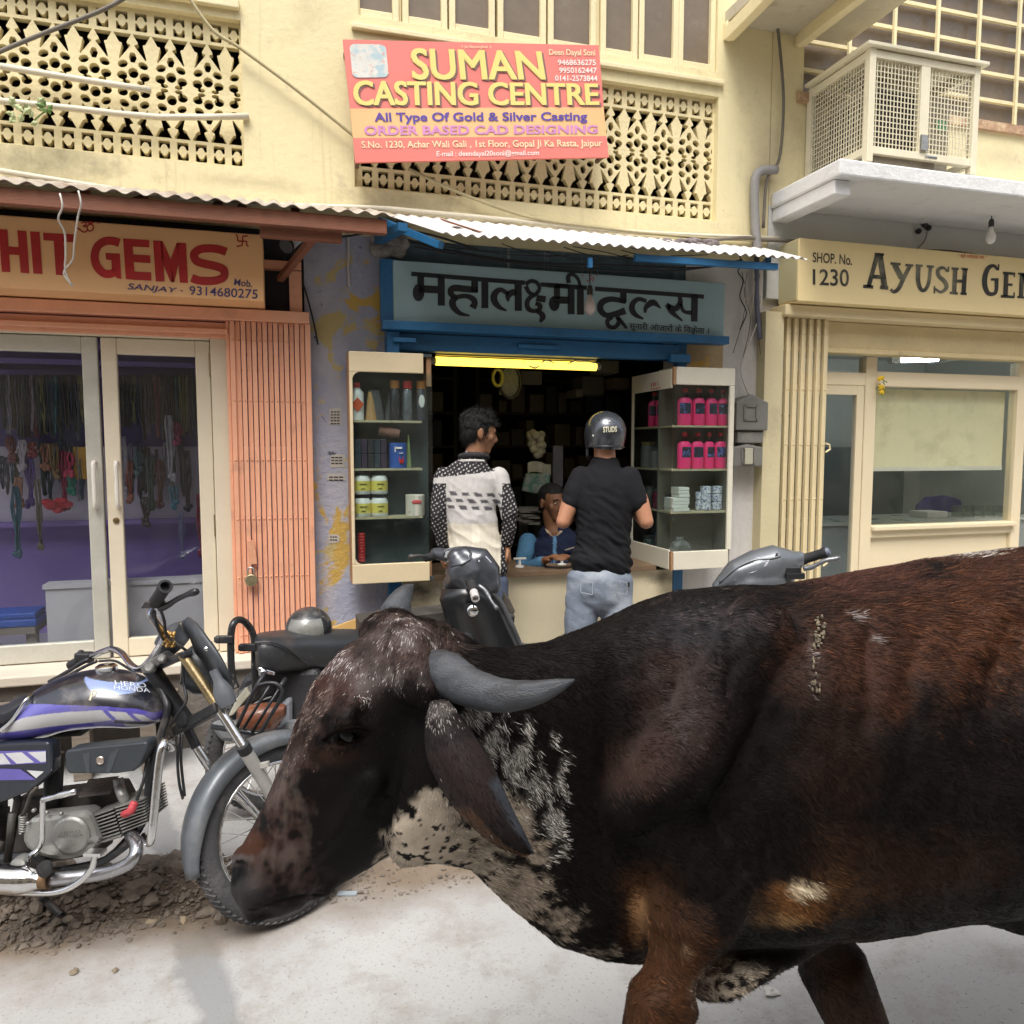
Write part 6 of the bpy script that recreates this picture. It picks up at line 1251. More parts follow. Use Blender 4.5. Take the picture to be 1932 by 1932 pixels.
for i, v in enumerate(V):
    v_ = Vector(v); lx = (v_-c0).dot(RT); z = v_.z
    px = 966+FPX*(v_-CAM).dot(RT)/(v_-CAM).dot(FW); sl_ = (v_-c0).dot(RT)
    zy = Z(892, 885+max(0, (0-sl_))*40-max(0, sl_)*25, -.45)
    sleeve = abs(lx-.01) > .158-.02*(c0.z-z) and z < D(892, 912, d1).z; yoke = z > D(892, 893-lx*38, d1).z
    edge = abs(lx) > .14 and not sleeve
    if sleeve or (yoke and not (lx > .125)):
        a_ = (lx+z*.6)*42; b_ = (z-lx*.6)*42; dot = (abs(a_ % 1-.5) < .17 and abs(b_ % 1-.5) < .17); cols[i] = (.50, .48, .45) if dot else (.020, .018, .022)
    else:
        cols[i] = np.array((.50, .48, .46))*(1+.10*mnoise.noise(v_*50)); zr = (D(892, 946, d1).z-z)
        for row, ro in ((-.045, .0), (-.008, .5), (.030, .2)):
            if abs(zr-row-.05*lx) < .010 and abs(((lx*15+ro-(zr-row)*9) % 1)-.5) < .30: cols[i] = (.09, .085, .09)
        if z < D(892, 985, d1).z: cols[i] = np.array((.60, .55, .45))*(1+.05*mnoise.noise(v_*20))
        if z < D(892, 985, d1).z and (lx*7) % 1 < .3: cols[i] *= 1.12
skin_object('shirt', V, F, attr_mat('printed_cotton', rough=.85, bump=.1), p1_, cols)
cl = MB(); cl.tube([D(894, 862, d1)+RT*(.075*math.sin(t))+FH*(-.068*math.cos(t))+UZ*(.012*math.cos(t)) for t in np.linspace(-2.2, 2.2, 22)], [.017]*22, 8); cl.build('collar', paint('dotted_black', (.02, .018, .02), .8, .2, 40, peels=(((.4, .38, .36), 90, .66, .68),)), p1_, smooth=True)
cl = MB(); cl.tube([D(892, 872, d1)+RT*(.085*math.sin(t))+FH*(-.075*math.cos(t))+UZ*(.010*math.cos(t)) for t in np.linspace(-1.4, .9, 14)], [.008]*14, 8); cl.build('collar_stand', paint('white_collar', (.55, .53, .5), .8, .1), p1_, smooth=True)
j = MB(); chain(j, [(D(903, 1078, d1), .135, .085), (D(904, 1095, d1), .165, .115), (D(905, 1118, d1), .165, .115)], RT, 24)
for hx, kx, fx in (((930, 1120), (937, 1225), (942, 1358)), ((880, 1120), (876, 1225), (872, 1358))):
    A_, K_, F_ = D(*hx, d1), D(*kx, d1-.03), D(*fx, d1+.02); chain(j, [(A_, .088), (A_.lerp(K_, .5), .08), (K_, .062), (F_, .05)])
V, F = fuse(j, .010, 6); V = folds(V, D(905, 1100, d1), .009, 3, 0, .9, (11, 11, 20)); skin_object('jeans', V, F, DENIM2, p1_)
for fx in (872, 942): m = MB(); q_ = D(fx, 1366, d1); q_.z = .001; m.loft([ring(q_+FH*(y-.06)+UZ*(h/2+.001), RT, UZ, w_, h/2, 12, 2.6) for y, w_, h in ((-.05, .03, .06), (0, .042, .085), (.08, .043, .09), (.16, .046, .06), (.215, .03, .04))]); m.build('shoe', MATS['dark_shoe'], p1_, smooth='auto')

# shopkeeper --------------------------------------------------------
d2 = 5.10; p3 = thing('person', 'shopkeeper in dark blue top with light blue sleeves seated behind the counter', 'person', D(1055, 1240, d2+.1))
b = MB(); hc = D(1042, 948, d2); fw = -FH*.80+RT*.55-UZ*.12; fr_ = head(b, hc, fw, UZ, 1.02); side_, f_, u_ = fr_
chain(b, [(hc-UZ*.07-f_*.02, .055), (D(1043, 992, d2+.03), .056), (D(1044, 1005, d2+.03), .064)], RT)
chain(b, [(D(1050, 1035, d2+.07), .12, .06), (D(1052, 1090, d2+.07), .12, .07), (D(1052, 1150, d2+.07), .13, .08)], RT, 18)
arm3 = (((996, 1022), (984, 1078), (1030, 1078)), ((1108, 1022), (1122, 1078), (1080, 1078)))
for sh, el, wr in arm3:
    S_, E_, H_ = D(*sh, d2+.05), D(*el, d2-.05), D(*wr, d2-.22); H_.z = max(H_.z, .90); chain(b, [(S_, .038), (E_, .034), (H_, .025)]); hand(b, H_, (H_-E_), -UZ, 1, .35, 1 if sh[0] < 1050 else -1)
V, F = fuse(b, .0065, 3); skin_object('body', V, F, SKIN3, p3)
for q in (-1, 1):
    e = hc+(f_*.080+u_*.008+side_*q*.031)*1.02; m = MB(); m.ball(e-f_*.003, .012, .009, .0045, 12, 8, (side_, f_, u_)); eo = m.build('eye', EYEW, p3, smooth=True); m = MB(); m.ball(e+f_*.003, .0055, .005, .0046, 10, 6, (side_, f_, u_)); m.build('iris', EYEB, eo)
m = MB()
for q in (-1, 1): m.tube([hc+f_*.087+u_*.030+side_*q*.015, hc+f_*.088+u_*.036+side_*q*.033, hc+f_*.078+u_*.030+side_*q*.052], .005, 6)
m.build('eyebrow', HAIR, p3)
m = MB(); m.tube([hc+f_*.093-u_*.041-side_*.022, hc+f_*.102-u_*.038, hc+f_*.093-u_*.041+side_*.022], .006, 6); m.build('moustache', HAIR, p3)
h = MB(); h.ball(hc+u_*.046-f_*.016, .083, .102, .084, 22, 14, (side_, f_, u_)); h.ball(hc-f_*.05, .074, .055, .07, 14, 9, (side_, f_, u_)); V, F = fuse(h, .007, 2)
keep = lambda v: not ((Vector(v)-hc).dot(f_) > .02 and (Vector(v)-hc).dot(u_) < .070) ; F = [f for f in F if all(keep(V[i]) for i in f)]; skin_object('hair', V, F, HAIR, p3)
t = MB(); chain(t, [(D(1046, 1006, d2+.05), .11, .08), (D(1049, 1018, d2+.06), .175, .105), (D(1051, 1045, d2+.06), .185, .115), (D(1052, 1100, d2+.06), .175, .12), (D(1052, 1160, d2+.06), .185, .14)], RT, 24)
V, F = fuse(t, .009, 5); V = folds(V, D(1052, 1050, d2+.06), .01, 9, .8, 1.1); c0 = D(1046, 1040, d2); cols = np.zeros((len(V), 3))
for i, v in enumerate(V):
    lx = (Vector(v)-c0).dot(RT); z = v[2]; cols[i] = (.010, .016, .042)
    if abs(lx) < .011: cols[i] = (.10, .22, .36)
    if z < D(1046, 1048, d2).z and (lx*38) % 1 < .28: cols[i] = (.05, .10, .20)
skin_object('jacket', V, F, attr_mat('knit_fabric', rough=.9), p3, cols)
for sh, el, wr in arm3:
    s_ = MB(); S_, E_, H_ = D(*sh, d2+.05), D(*el, d2-.05), D(*wr, d2-.22); H_.z = max(H_.z, .90); chain(s_, [(S_, .062), (S_.lerp(E_, .5), .058), (E_, .050), (E_.lerp(H_, .8), .040)]); V, F = fuse(s_, .009, 4); V = folds(V, E_, .008, 3, .8, 1.2); skin_object('sleeve', V, F, paint('light_blue_sleeve', (.06, .17, .29), .85, .15, 10, 100, .15), p3)
m = MB(); a0 = D(1046, 1006, d2-.03)
for q in (-1, 1): m.slab([a0+RT*q*.004-UZ*.03, a0+RT*q*.05+UZ*.005, a0+RT*q*.062+UZ*.03+FH*.03, a0+RT*q*.03+UZ*.012], -FH, .008)
m.build('collar', paint('tan_collar', (.40, .30, .22), .8, .1), p3)
m = MB(); m.bar(D(1066, 1038, d2-.07), D(1088, 1031, d2-.07), .008, .006); m.build('pocket_trim', paint('tan_collar', (.40, .30, .22)), p3)
m = MB(); m.box((p3.location.x-.2, p3.location.y-.1, .05), (p3.location.x+.2, p3.location.y+.3, D(1052, 1168, d2).z)); tag(m.build('stool', DKROOM), 'dark stool under the seated shopkeeper', 'stool')
# ------------------------------------------------------------------ motorcycle beside the bull
BD = 2.55
def B(u, v, o=0.0): return D(u, v, BD+o)
m7 = lambda x, y, o=0.0: B(x/2.986, 1100+y/2.986, o); m8 = lambda x, y, o=0.0: B(x/5.972, 1132.3+y/5.972, o); m9 = lambda x, y, o=0.0: B(x/5.972, 1391.1+y/5.972, o)
CHROME = paint('chrome', (.70, .70, .70), .14, .06, 6, 60, .03, metal=1.0, grime=((.16, .11, .07), 22, .66, .80)); BLKP = paint('black_frame', (.02, .021, .024), .4, .25, 6, 50, .06, grime=((.15, .13, .11), 9, .54, .78)); RUB = paint('black_rubber', (.018, .018, .019), .75, .2, 12, 90, .15, grime=((.10, .095, .09), 8, .6, .9))
ENG = paint('engine_alloy', (.30, .30, .285), .42, .15, 8, 70, .1, metal=.6, grime=((.10, .075, .05), 10, .52, .8)); PLAS = paint('grey_black_plastic', (.045, .05, .058), .45, .15, 5, 60, .08, grime=((.17, .165, .155), 6, .54, .82)); DIRTY = paint('oily_metal', (.05, .045, .04), .6, .4, 10, 60, .2, grime=((.18, .13, .08), 12, .55, .8))
GOLD = paint('stained_fork', (.34, .26, .14), .3, .25, 10, 60, .05, metal=.8); FENDM = paint('dusty_blue_grey_steel', (.125, .14, .155), .45, .2, 4, 50, .06, metal=.3, grime=((.27, .265, .26), 5, .46, .78), coat=.2); TYRE = paint('tyre_rubber', (.05, .05, .052), .85, .2, 10, 90, .3, grime=((.20, .185, .17), 6, .5, .85))
bk = thing('motorcycle', 'black and violet striped motorcycle with chrome crash guard beside the rubble', 'motorcycle', G(100, 1740, 0))
def part(mb, name, mat, parent=None, **k): return mb.build(name, mat, parent or bk, **k)
# tank with striped paint
ts = [(40,1345,1560,.055),(160,1235,1562,.085),(330,1085,1556,.108),(560,925,1525,.125),(800,832,1456,.133),(1050,788,1420,.135),(1300,792,1405,.130),(1550,868,1415,.115),(1720,975,1395,.095),(1840,1085,1345,.070),(1890,1160,1285,.040)]
rows = []; TS = spline(ts, 24)
for x, t, b_, hw in TS:
    T_ = m8(x, t); Bt = m8(x, b_); c = T_*.52+Bt*.48; r = []
    for i in range(240):
        q_ = 1-2*(i % 120)/120; q_ = q_ if i < 120 else -q_; cx = math.copysign(abs(q_)**1.25, q_); sx = math.sqrt(max(0, 1-cx*cx))*(1 if i < 120 else -1); h = math.copysign(abs(cx)**(2/2.5), cx); w_ = math.copysign(abs(sx)**(2/2.2), sx)
        r.append((c+(T_-c)*h if h > 0 else c+(Bt-c)*-h)+FW*(w_*hw*(1-.18*max(0, h))))
    rows.append(r)
mb = MB(); mb.loft(rows); V = np.array([tuple(p) for p in mb.v]); n_ = len(TS)
NAVY = (.012, .013, .020); VIO = (.075, .062, .34); SIL = (.42, .42, .43); LILAC = (.16, .15, .42); WHT = (.55, .55, .57); PBLU = (.20, .27, .50)
def pol(x, tab): return float(np.interp(x, [a for a, _ in tab], [b for _, b in tab]))
def tank_col(x, y):
    c = NAVY
    up = pol(x, [(200,1290),(420,1140),(560,1080),(760,1065),(1100,1070),(1400,1090),(1700,1140),(1850,1210)])
    s0 = pol(x, [(150,1400),(330,1290),(560,1205),(760,1170),(1020,1140),(1350,1128),(1600,1165),(1760,1215),(1830,1300)])
    s1 = pol(x, [(150,1420),(330,1385),(560,1345),(800,1315),(1230,1275),(1500,1240),(1700,1275),(1830,1310)])
    p1 = pol(x, [(20,1545),(400,1495),(760,1440),(1050,1400),(1400,1395),(1640,1412)])
    bt = pol(x, [(20,1580),(400,1560),(560,1520),(800,1450),(1050,1415)])
    if up < y <= s0 and x > 340: c = tuple(a*.55+b*.45 for a, b in zip(VIO, LILAC)) if x < 1450 else VIO
    if s0 < y <= s1 and x > 170: c = SIL
    if 1310 < x < 1800 and s0 < y < s1 and (abs((x-1440)-(y-1180)*.75) < 26 or abs((x-1660)-(y-1210)*.75) < 22): c = VIO
    if s1 < y <= p1: c = VIO if x < 1250 else tuple(a*.6+b*.4 for a, b in zip(VIO, (.3, .28, .40)))
    if x > 1480 and s1+8 < y < s1+45: c = NAVY
    if x > 1560 and y > s1+45 and x < 1740 and y < 1420 and (x-1560) > (y-1320)*.75-10: c = SIL
    if p1 < y < bt and x < 1060: c = SIL
    if 1080 < x < 1640 and 818+(x-1080)*.16 < y < 900+(x-1080)*.40 and y < 985 and (x-1080) > (y-830)*1.4: c = PBLU
    return c
dR = np.array([(Vector(v)-CAM).dot(FW) for v in V]); U8 = np.array([(966+FPX*(Vector(v)-CAM).dot(RT)/BD)*5.972 for v in V]); V8 = np.array([(966-FPX*(Vector(v)-CAM).dot(UP)/BD-1132.3)*5.972 for v in V])
cols = np.array([tank_col(x, y) for x, y in zip(U8, V8)])
m_, nt_, p_ = nodes_mat('tank_paint'); at_ = nt_.nodes.new('ShaderNodeAttribute'); at_.attribute_name = 'coat'; co_ = _co(nt_)
cc_ = _mix(nt_, _ramp(nt_, _noise(nt_, co_, 9, 7, .7), .50, .95), at_.outputs['Color'], (.22, .20, .19)); nt_.links.new(cc_, p_.inputs['Base Color']); p_.inputs['Roughness'].default_value = .28; p_.inputs['Coat Weight'].default_value = .7; p_.inputs['Coat Roughness'].default_value = .12
tank = skin_object('fuel_tank', V, mb.f, m_, bk, cols); tk = decal([tank], .002)
mb = MB(); t8 = lambda pts: [(x/5.972, 1132.3+y/5.972) for x, y in pts]
text_on(mb, 'HERO', t8([(1290,905),(1640,935),(1650,985),(1300,958)]), tk); text_on(mb, 'HONDA', t8([(1285,958),(1680,990),(1695,1042),(1285,1003)]), tk); part(mb, 'tank_lettering', paint('tank_white', (.55, .60, .68), .4), tank)
mb = MB(); strokes_on(mb, t8([(1010,1130),(1030,1070),(1045,1020),(1085,1030),(1060,1075),(1030,1080)]), tk, [4, 3.5, 3, 3, 2.5, 2]); part(mb, 'paste_mark', paint('dried_paste', (.55, .50, .38), .9, .2, 60), tank)
mb = MB(); mb.lathe([(.034, 0), (.034, .014), (.026, .020)], m8(1200, 792, 0), UZ, 20); part(mb, 'filler_cap', CHROME, tank, smooth='auto')
# seat, side panel, tool cover
mb = MB(); S = spline([(-560,1230,1520,.12),(-200,1215,1500,.125),(60,1170,1470,.12),(200,1095,1400,.10),(300,1065,1250,.06),(335,1070,1130,.03)], 4)
mb.loft([[m8(x, (t+b_)/2+(b_-t)/2*math.copysign(abs(math.cos(th))**.8, math.cos(th))*-1, w_*math.sin(th)) for th in np.linspace(0, 2*math.pi, 25)[:-1]] for x, t, b_, w_ in S]); part(mb, 'seat', paint('black_vinyl', (.022, .024, .030), .35, .15, 6, 120, .1), smooth='auto')
mb = MB(); mb.tube(sv([m8(360, 1060, -.08), m8(290, 1130, -.112), m8(220, 1240, -.118), m8(120, 1370, -.118), m8(-10, 1480, -.116)]), .006, 8); part(mb, 'seat_piping', CHROME, smooth=True)
def plate(pts, conv, o, t, name, mat, parent=None, bev=.006, **k):
    mb = MB(); mb.slab([conv(x, y, o) for x, y in pts], -FW, t); return part(mb, name, mat, parent, bevel=bev, **k)
sp = plate([(-900,150),(0,72),(300,52),(535,48),(585,90),(600,250),(590,385),(480,490),(390,565),(330,615),(0,745),(-900,800)], m9, -.125, .05, 'side_panel', paint('navy_panel', (.014, .018, .028), .3, .15, 5, 60, .03, coat=.5, grime=((.14, .14, .15), 6, .6, .9)), bev=.010)
Ps = lambda u, v: B(u, v, -.1275)
mb = MB(); z9 = lambda pts: [(x/5.972, 1391.1+y/5.972) for x, y in pts]
for q in ([(-300,185),(35,182),(120,300),(-300,318)], [(55,180),(245,168),(385,282),(190,298)], [(310,168),(515,158),(518,272),(460,280)], [(300,370),(495,385),(405,462)]): poly_on(mb, z9(q), Ps)
part(mb, 'white_decal', paint('decal_white', (.52, .52, .54), .35, .1), sp)
mb = MB(); Ps2 = lambda u, v: B(u, v, -.1268)
for q in ([(-300,160),(518,148),(520,290),(-300,330)], [(-300,345),(230,358),(405,480),(260,480),(-300,490)]): poly_on(mb, z9(q), Ps2)
part(mb, 'violet_decal', paint('decal_violet', (.12, .10, .36), .35, .15), sp)
tc = plate([(745,150),(1000,110),(1640,48),(1672,80),(1665,130),(1580,310),(1500,385),(1300,412),(770,412),(735,330),(725,200)], m9, -.12, .07, 'tool_cover', paint('satin_black_cover', (.035, .042, .050), .42, .15, 5, 60, .06, grime=((.12, .13, .13), 5, .58, .9)), bev=.012)
mb = MB(); mb.lathe([(.013, 0), (.013, .004), (.0105, .006), (.009, .004), (.002, .005)], m9(1135, 258, -.1205), -FW, 18); part(mb, 'cover_screw', paint('worn_steel', (.50, .42, .36), .3, .2, metal=.8), tc, smooth='auto')
mb = MB(); poly_on(mb, z9([(1240,180),(1350,112),(1240,405),(1190,408)]), lambda u, v: B(u, v, -.1212)); poly_on(mb, z9([(930,190),(1010,170),(1010,400),(975,405)]), lambda u, v: B(u, v, -.1212)); part(mb, 'facet', paint('cover_facet', (.05, .058, .066), .42, .1), tc)
# frame
mb = MB(); mb.tube(sv([m8(1740, 880, 0), m8(1850, 1080, -.02), m8(1885, 1250, -.04), m9(1760, 150, -.05), m9(1690, 420, -.055), m9(1640, 850, -.06), m9(1510, 1120, -.06), m9(1300, 1310, -.06), m9(1080, 1420, -.06), m9(700, 1500, -.06)], 5), .0125, 10); part(mb, 'down_tube', BLKP, smooth=True)
mb = MB(); mb.tube(sv([m8(1740, 880, .05), m9(1800, 150, .07), m9(1600, 900, .09), m9(1080, 1440, .09), m9(300, 1500, .09)], 5), .0125, 10); mb.tube([m8(1800, 900, .02), m8(900, 1480, .02), m8(-300, 1560, .02)], .016, 8); mb.tube([m8(-100, 1500, -.06), m9(200, 700, -.07), m9(80, 1400, -.07)], .012, 8); mb.tube([m9(620, 180, 0), m9(560, 1300, 0)], .03, 8); part(mb, 'frame_tube', BLKP, smooth=True)
mb = MB(); mb.bar(m8(1700, 760, 0), m7(1060, 800, 0), .045, .045); part(mb, 'steering_head', BLKP, bevel=.01)
mb = MB(); mb.tube(sv([m7(965, 930, -.03), m7(968, 895, -.11), m7(940, 885, -.17), m7(915, 920, -.20), m7(900, 990, -.21), m7(885, 1120, -.22), m7(868, 1300, -.23), m7(856, 1400, -.235), m7(850, 1448, -.23), m7(838, 1462, -.2), m7(820, 1440, -.12), m7(815, 1425, -.06)], 4), .0125, 12); part(mb, 'crash_guard', CHROME, smooth=True)
# engine
def eng(pts, o, t, name, mat, bev=.01): return plate(pts, m9, o, t, name, mat, None, bev)
eng([(150,700),(1300,560),(1400,760),(1080,900),(1120,1330),(200,1480),(60,1100)], .0, .10, 'crankcase', DIRTY)
cc = eng([(345,905),(470,888),(700,868),(860,848),(950,842),(1008,880),(1065,1010),(1118,1150),(1105,1205),(1030,1290),(950,1338),(800,1385),(690,1396),(540,1380),(400,1330),(290,1260),(246,1180),(240,1090),(280,990)], -.11, .08, 'clutch_cover', ENG, .016)
mb = MB(); mb.lathe([(.060, 0), (.060, .004), (.055, .010), (.050, .012), (.002, .0125)], m9(805, 1100, -.1105), -FW, 36); part(mb, 'clutch_boss', ENG, cc, smooth='auto')
mb = MB(); cb_ = lambda u, v: B(u, v, -.1240); text_on(mb, 'HERO', z9([(680,1062),(905,1045),(908,1078),(684,1098)]), cb_); text_on(mb, 'HONDA', z9([(655,1105),(935,1085),(940,1118),(660,1140)]), cb_); part(mb, 'embossed_lettering', paint('worn_emboss', (.16, .16, .155), .5, .2, metal=.4), cc)
mb = MB(); mb.tube([m9(1010, 1165, -.10), m9(1075, 1150, -.135)], .010, 12); part(mb, 'oil_cap', ENG, cc, smooth='auto')
mb = MB()
for x, y in ((395,815), (540,838), (700,852), (330,960), (1110,1180), (420,1310)): mb.lathe([(.006, 0), (.006, .01), (.004, .012)], m9(x, y, -.112), -FW, 8)
part(mb, 'bolt', ENG)
d1_ = (m9(1640, 700)-m9(1050, 870)); 
mb = MB()
for k in range(9):
    f = k/8; a_ = (1055+75*f, 880+300*f); b_ = (1285+85*f, 800+305*f); c_ = (1300+80*f, 790+275*f); e_ = (1630+40*f, 690+260*f)
    for p_, q_ in ((a_, b_), (c_, e_)): P_ = m9(*p_, -.085); Q_ = m9(*q_, -.085); mb.obox((P_+Q_)/2+FW*.07, (Q_-P_)/2, FW*.075, UZ*.0022)
part(mb, 'cooling_fins', ENG)
eng([(1060,880),(1290,800),(1370,1100),(1140,1190)], -.06, .13, 'cylinder', DIRTY, .004); eng([(1310,780),(1620,690),(1680,950),(1390,1060)], -.055, .12, 'cylinder_head', DIRTY, .004)
eng([(1145,1150),(1360,1085),(1375,1130),(1155,1195)], -.085, .12, 'cylinder_base', ENG, .004)
mb = MB(); mb.tube(sv([m9(1330, 470, -.02), m9(1345, 560, -.03), m9(1375, 640, -.05), m9(1410, 720, -.05)]), .017, 10); part(mb, 'intake_pipe', ENG, smooth=True)
mb = MB(); mb.box(tuple(m9(1000, 470, .06)), tuple(m9(1240, 640, -.05))); part(mb, 'carburettor', DIRTY, bevel=.01)
mb = MB(); mb.tube(sv([m9(1385, 870, -.09), m9(1430, 855, -.12), m9(1480, 820, -.125), m9(1500, 770, -.12), m9(1525, 725, -.115)], 4), [.008, .011, .011, .012, .012, .012, .012, .0135, .0135, .0135, .0135, .013, .013, .013, .013, .012, .010][:17], 10); part(mb, 'spark_plug_cap', paint('red_rubber', (.45, .05, .06), .5, .15), smooth=True)
mb = MB(); mb.tube(sv([m9(1540, 710, -.115), m9(1570, 620, -.11), m9(1620, 480, -.10), m9(1650, 300, -.08), m9(1680, 150, -.07)]), .0055, 8); part(mb, 'plug_lead', BLKP, smooth=True)
mb = MB(); mb.tube(sv([m9(1470, 1080, -.05), m9(1500, 1130, -.09), m9(1535, 1230, -.12), m9(1525, 1330, -.14), m9(1440, 1430, -.15), m9(1250, 1510, -.15), m9(1000, 1560, -.155), m9(560, 1605, -.16)], 6), .0205, 14); part(mb, 'exhaust_pipe', paint('heat_stained_chrome', (.42, .42, .44), .25, .2, 6, 60, .05, metal=.9, grime=((.20, .14, .08), 10, .52, .75)), smooth=True)
mb = MB(); mb.tube(sv([m9(545, 1605, -.165), m9(430, 1612, -.168), m9(250, 1605, -.17), m9(0, 1598, -.17), m9(-700, 1560, -.17)], 4), [.024, .0245, .025, .025, .026, .031, .036, .039, .042, .042, .042, .042, .042, .042, .042, .04, .038][:17], 18); part(mb, 'muffler', CHROME, smooth=True)
mb = MB(); mb.tube([m9(548, 1605, -.165), m9(455, 1610, -.168)], .0265, 16); part(mb, 'muffler_clamp', paint('rusty_clamp', (.20, .12, .06), .6, .3, 20, metal=.5), smooth='auto')
mb = MB(); mb.tube(sv([m9(330, 1390, -.13), m9(345, 1330, -.14), m9(440, 1240, -.155), m9(475, 1150, -.16), m9(478, 1000, -.165), m9(480, 850, -.168), m9(485, 700, -.17)], 5), .0085, 10); mb.tube(sv([m9(480, 700, -.17), m9(540, 690, -.18), m9(690, 650, -.20), m9(850, 612, -.22)], 4), [.0085, .0085, .0085, .0085, .0085, .0085, .0075, .009, .010, .010, .0095, .0095, .009][:13], 10); part(mb, 'kick_start_lever', CHROME, smooth=True)
mb = MB(); mb.lathe([(.024, 0), (.026, .02), (.024, .04), (.012, .042)], m9(290, 1385, -.10), -FW, 16); part(mb, 'kick_start_hub', ENG, smooth='auto')
mb = MB(); mb.tube([m9(520, 1450, -.10), m9(520, 1470, -.20)], .019, 12); mb.lathe([(.024, 0), (.024, .012), (.018, .014)], m9(520, 1475, -.195), -FW, 16); part(mb, 'foot_peg', RUB, smooth='auto')
mb = MB(); mb.tube(sv([m9(1070, 1300, -.20), m9(1060, 1380, -.19), m9(1030, 1480, -.185), m9(930, 1600, -.185), m9(780, 1700, -.185), m9(620, 1745, -.18), m9(400, 1755, -.17), m9(0, 1735, -.15), m9(-300, 1700, -.14)], 5), .0095, 10); mb.obox(m9(1072, 1298, -.205), RT*.026, UP*.0045, FW*.02); part(mb, 'brake_pedal', CHROME, smooth='auto')
mb = MB(); mb.tube(sv([m7(235, 1768, .05), m7(270, 1800, .06), m7(345, 1870, .05)]), .013, 8); e_ = m7(350, 1876, .05); mb.obox(Vector((e_.x, e_.y, .012)), RT*.035, FH*.02, UZ*.008); mb.tube([m7(345, 1868, .05), Vector((e_.x, e_.y, .014))], .012, 8); part(mb, 'side_stand', BLKP)
mb = MB(); c_ = [m9(255+25*math.sin(i*2*math.pi/8)*0+38*math.cos(i*.9), 870+i*2.0, -.10) for i in range(60)]; P_ = [m9(262, 870, -.10)+ (RT*math.cos(i*.8)+FW*math.sin(i*.8))*.011 - UP*(i*.00095) for i in range(62)]; mb.tube(P_, .003, 5); part(mb, 'brake_spring', ENG, smooth=True)
mb = MB(); mb.tube(sv([m9(420, 560, -.12), m9(350, 640, -.12), m9(300, 780, -.11), m9(262, 870, -.10)]), .006, 6); mb.tube([m9(140, 850, -.1), m9(110, 1200, -.1)], .012, 8); mb.tube([m9(-200, 1210, -.13), m9(15, 1230, -.14)], .016, 10); part(mb, 'rear_linkage', DIRTY, smooth=True)
mb = MB(); mb.tube([m9(560, 1350, .0), m9(-1300, 1480, .0)], .026, 10); part(mb, 'swing_arm', BLKP)
# wheels
def wheel(c, h, n, r, name='wheel', spokes=True, drum=True, tw=.037):
    u_ = h.cross(n).normalized(); u_ = u_ if u_.z > 0 else -u_; M = 40; ty = MB(); rings = []
    for i in range(M):
        a_ = 2*math.pi*i/M; d_ = h*math.cos(a_)+u_*math.sin(a_); rr_ = []
        for k in range(14):
            b_ = 2*math.pi*k/14; rr_.append(c+d_*(r-.042+.042*math.cos(b_))+n*(tw*math.sin(b_)))
        rings.append(rr_)
    ty.loft(rings+[rings[0]], caps=False); w_ = part(ty, name, TYRE, cur, smooth=True)
    tr = MB()
    for i in range(72):
        for q in (-1, 1):
            a_ = 2*math.pi*(i+.25*q)/72; d_ = h*math.cos(a_)+u_*math.sin(a_); t_ = -h*math.sin(a_)+u_*math.cos(a_); p0 = c+d_*(r-.0005)+n*(q*.004); p1 = c+d_*(r-.014)+n*(q*.032)+t_*.018; tr.bar(p0, p1, .007, .006, d_)
    part(tr, 'tread', TYRE, w_)
    rm = MB(); rings = []
    for i in range(M):
        a_ = 2*math.pi*i/M; d_ = h*math.cos(a_)+u_*math.sin(a_); rings.append([c+d_*(r-.072)+n*.026, c+d_*(r-.083)+n*.020, c+d_*(r-.087), c+d_*(r-.083)-n*.020, c+d_*(r-.072)-n*.026, c+d_*(r-.078)])
    rm.loft(rings+[rings[0]], caps=False); part(rm, 'rim', CHROME, w_, smooth=True)
    hb = MB(); hb.lathe([(.018, -.06), (.05, -.05), (.052, -.01), (.03, .0), (.03, .03), (.05, .035), (.02, .06)] if drum else [(.02, -.05), (.04, 0), (.02, .05)], c, n, 22); part(hb, 'hub', ENG, w_, smooth='auto')
    if spokes:
        s_ = MB()
        for k in range(18):
            for q in (-1, 1):
                a_ = 2*math.pi*(k+.25*q)/18; a2 = a_+q*.55; s_.tube([c+(h*math.cos(a2)+u_*math.sin(a2))*.048+n*(.035*q), c+(h*math.cos(a_)+u_*math.sin(a_))*(r-.086)], .0018, 5)
        part(s_, 'spokes', CHROME, w_)
    return w_
cur = bk
th = math.radians(46); wh = (RT*math.cos(th)+FH*math.sin(th)); wn0 = (RT*math.sin(th)-FH*math.cos(th)); le = math.radians(15); wn = (wn0*math.cos(le)+UZ*math.sin(le)).normalized(); wc = D(528, 1563, 2.50)
for d_ in np.linspace(2.4, 2.8, 81):
    wc = D(528, 1563, d_)
    if wc.z < .300*math.cos(le)+.006: break
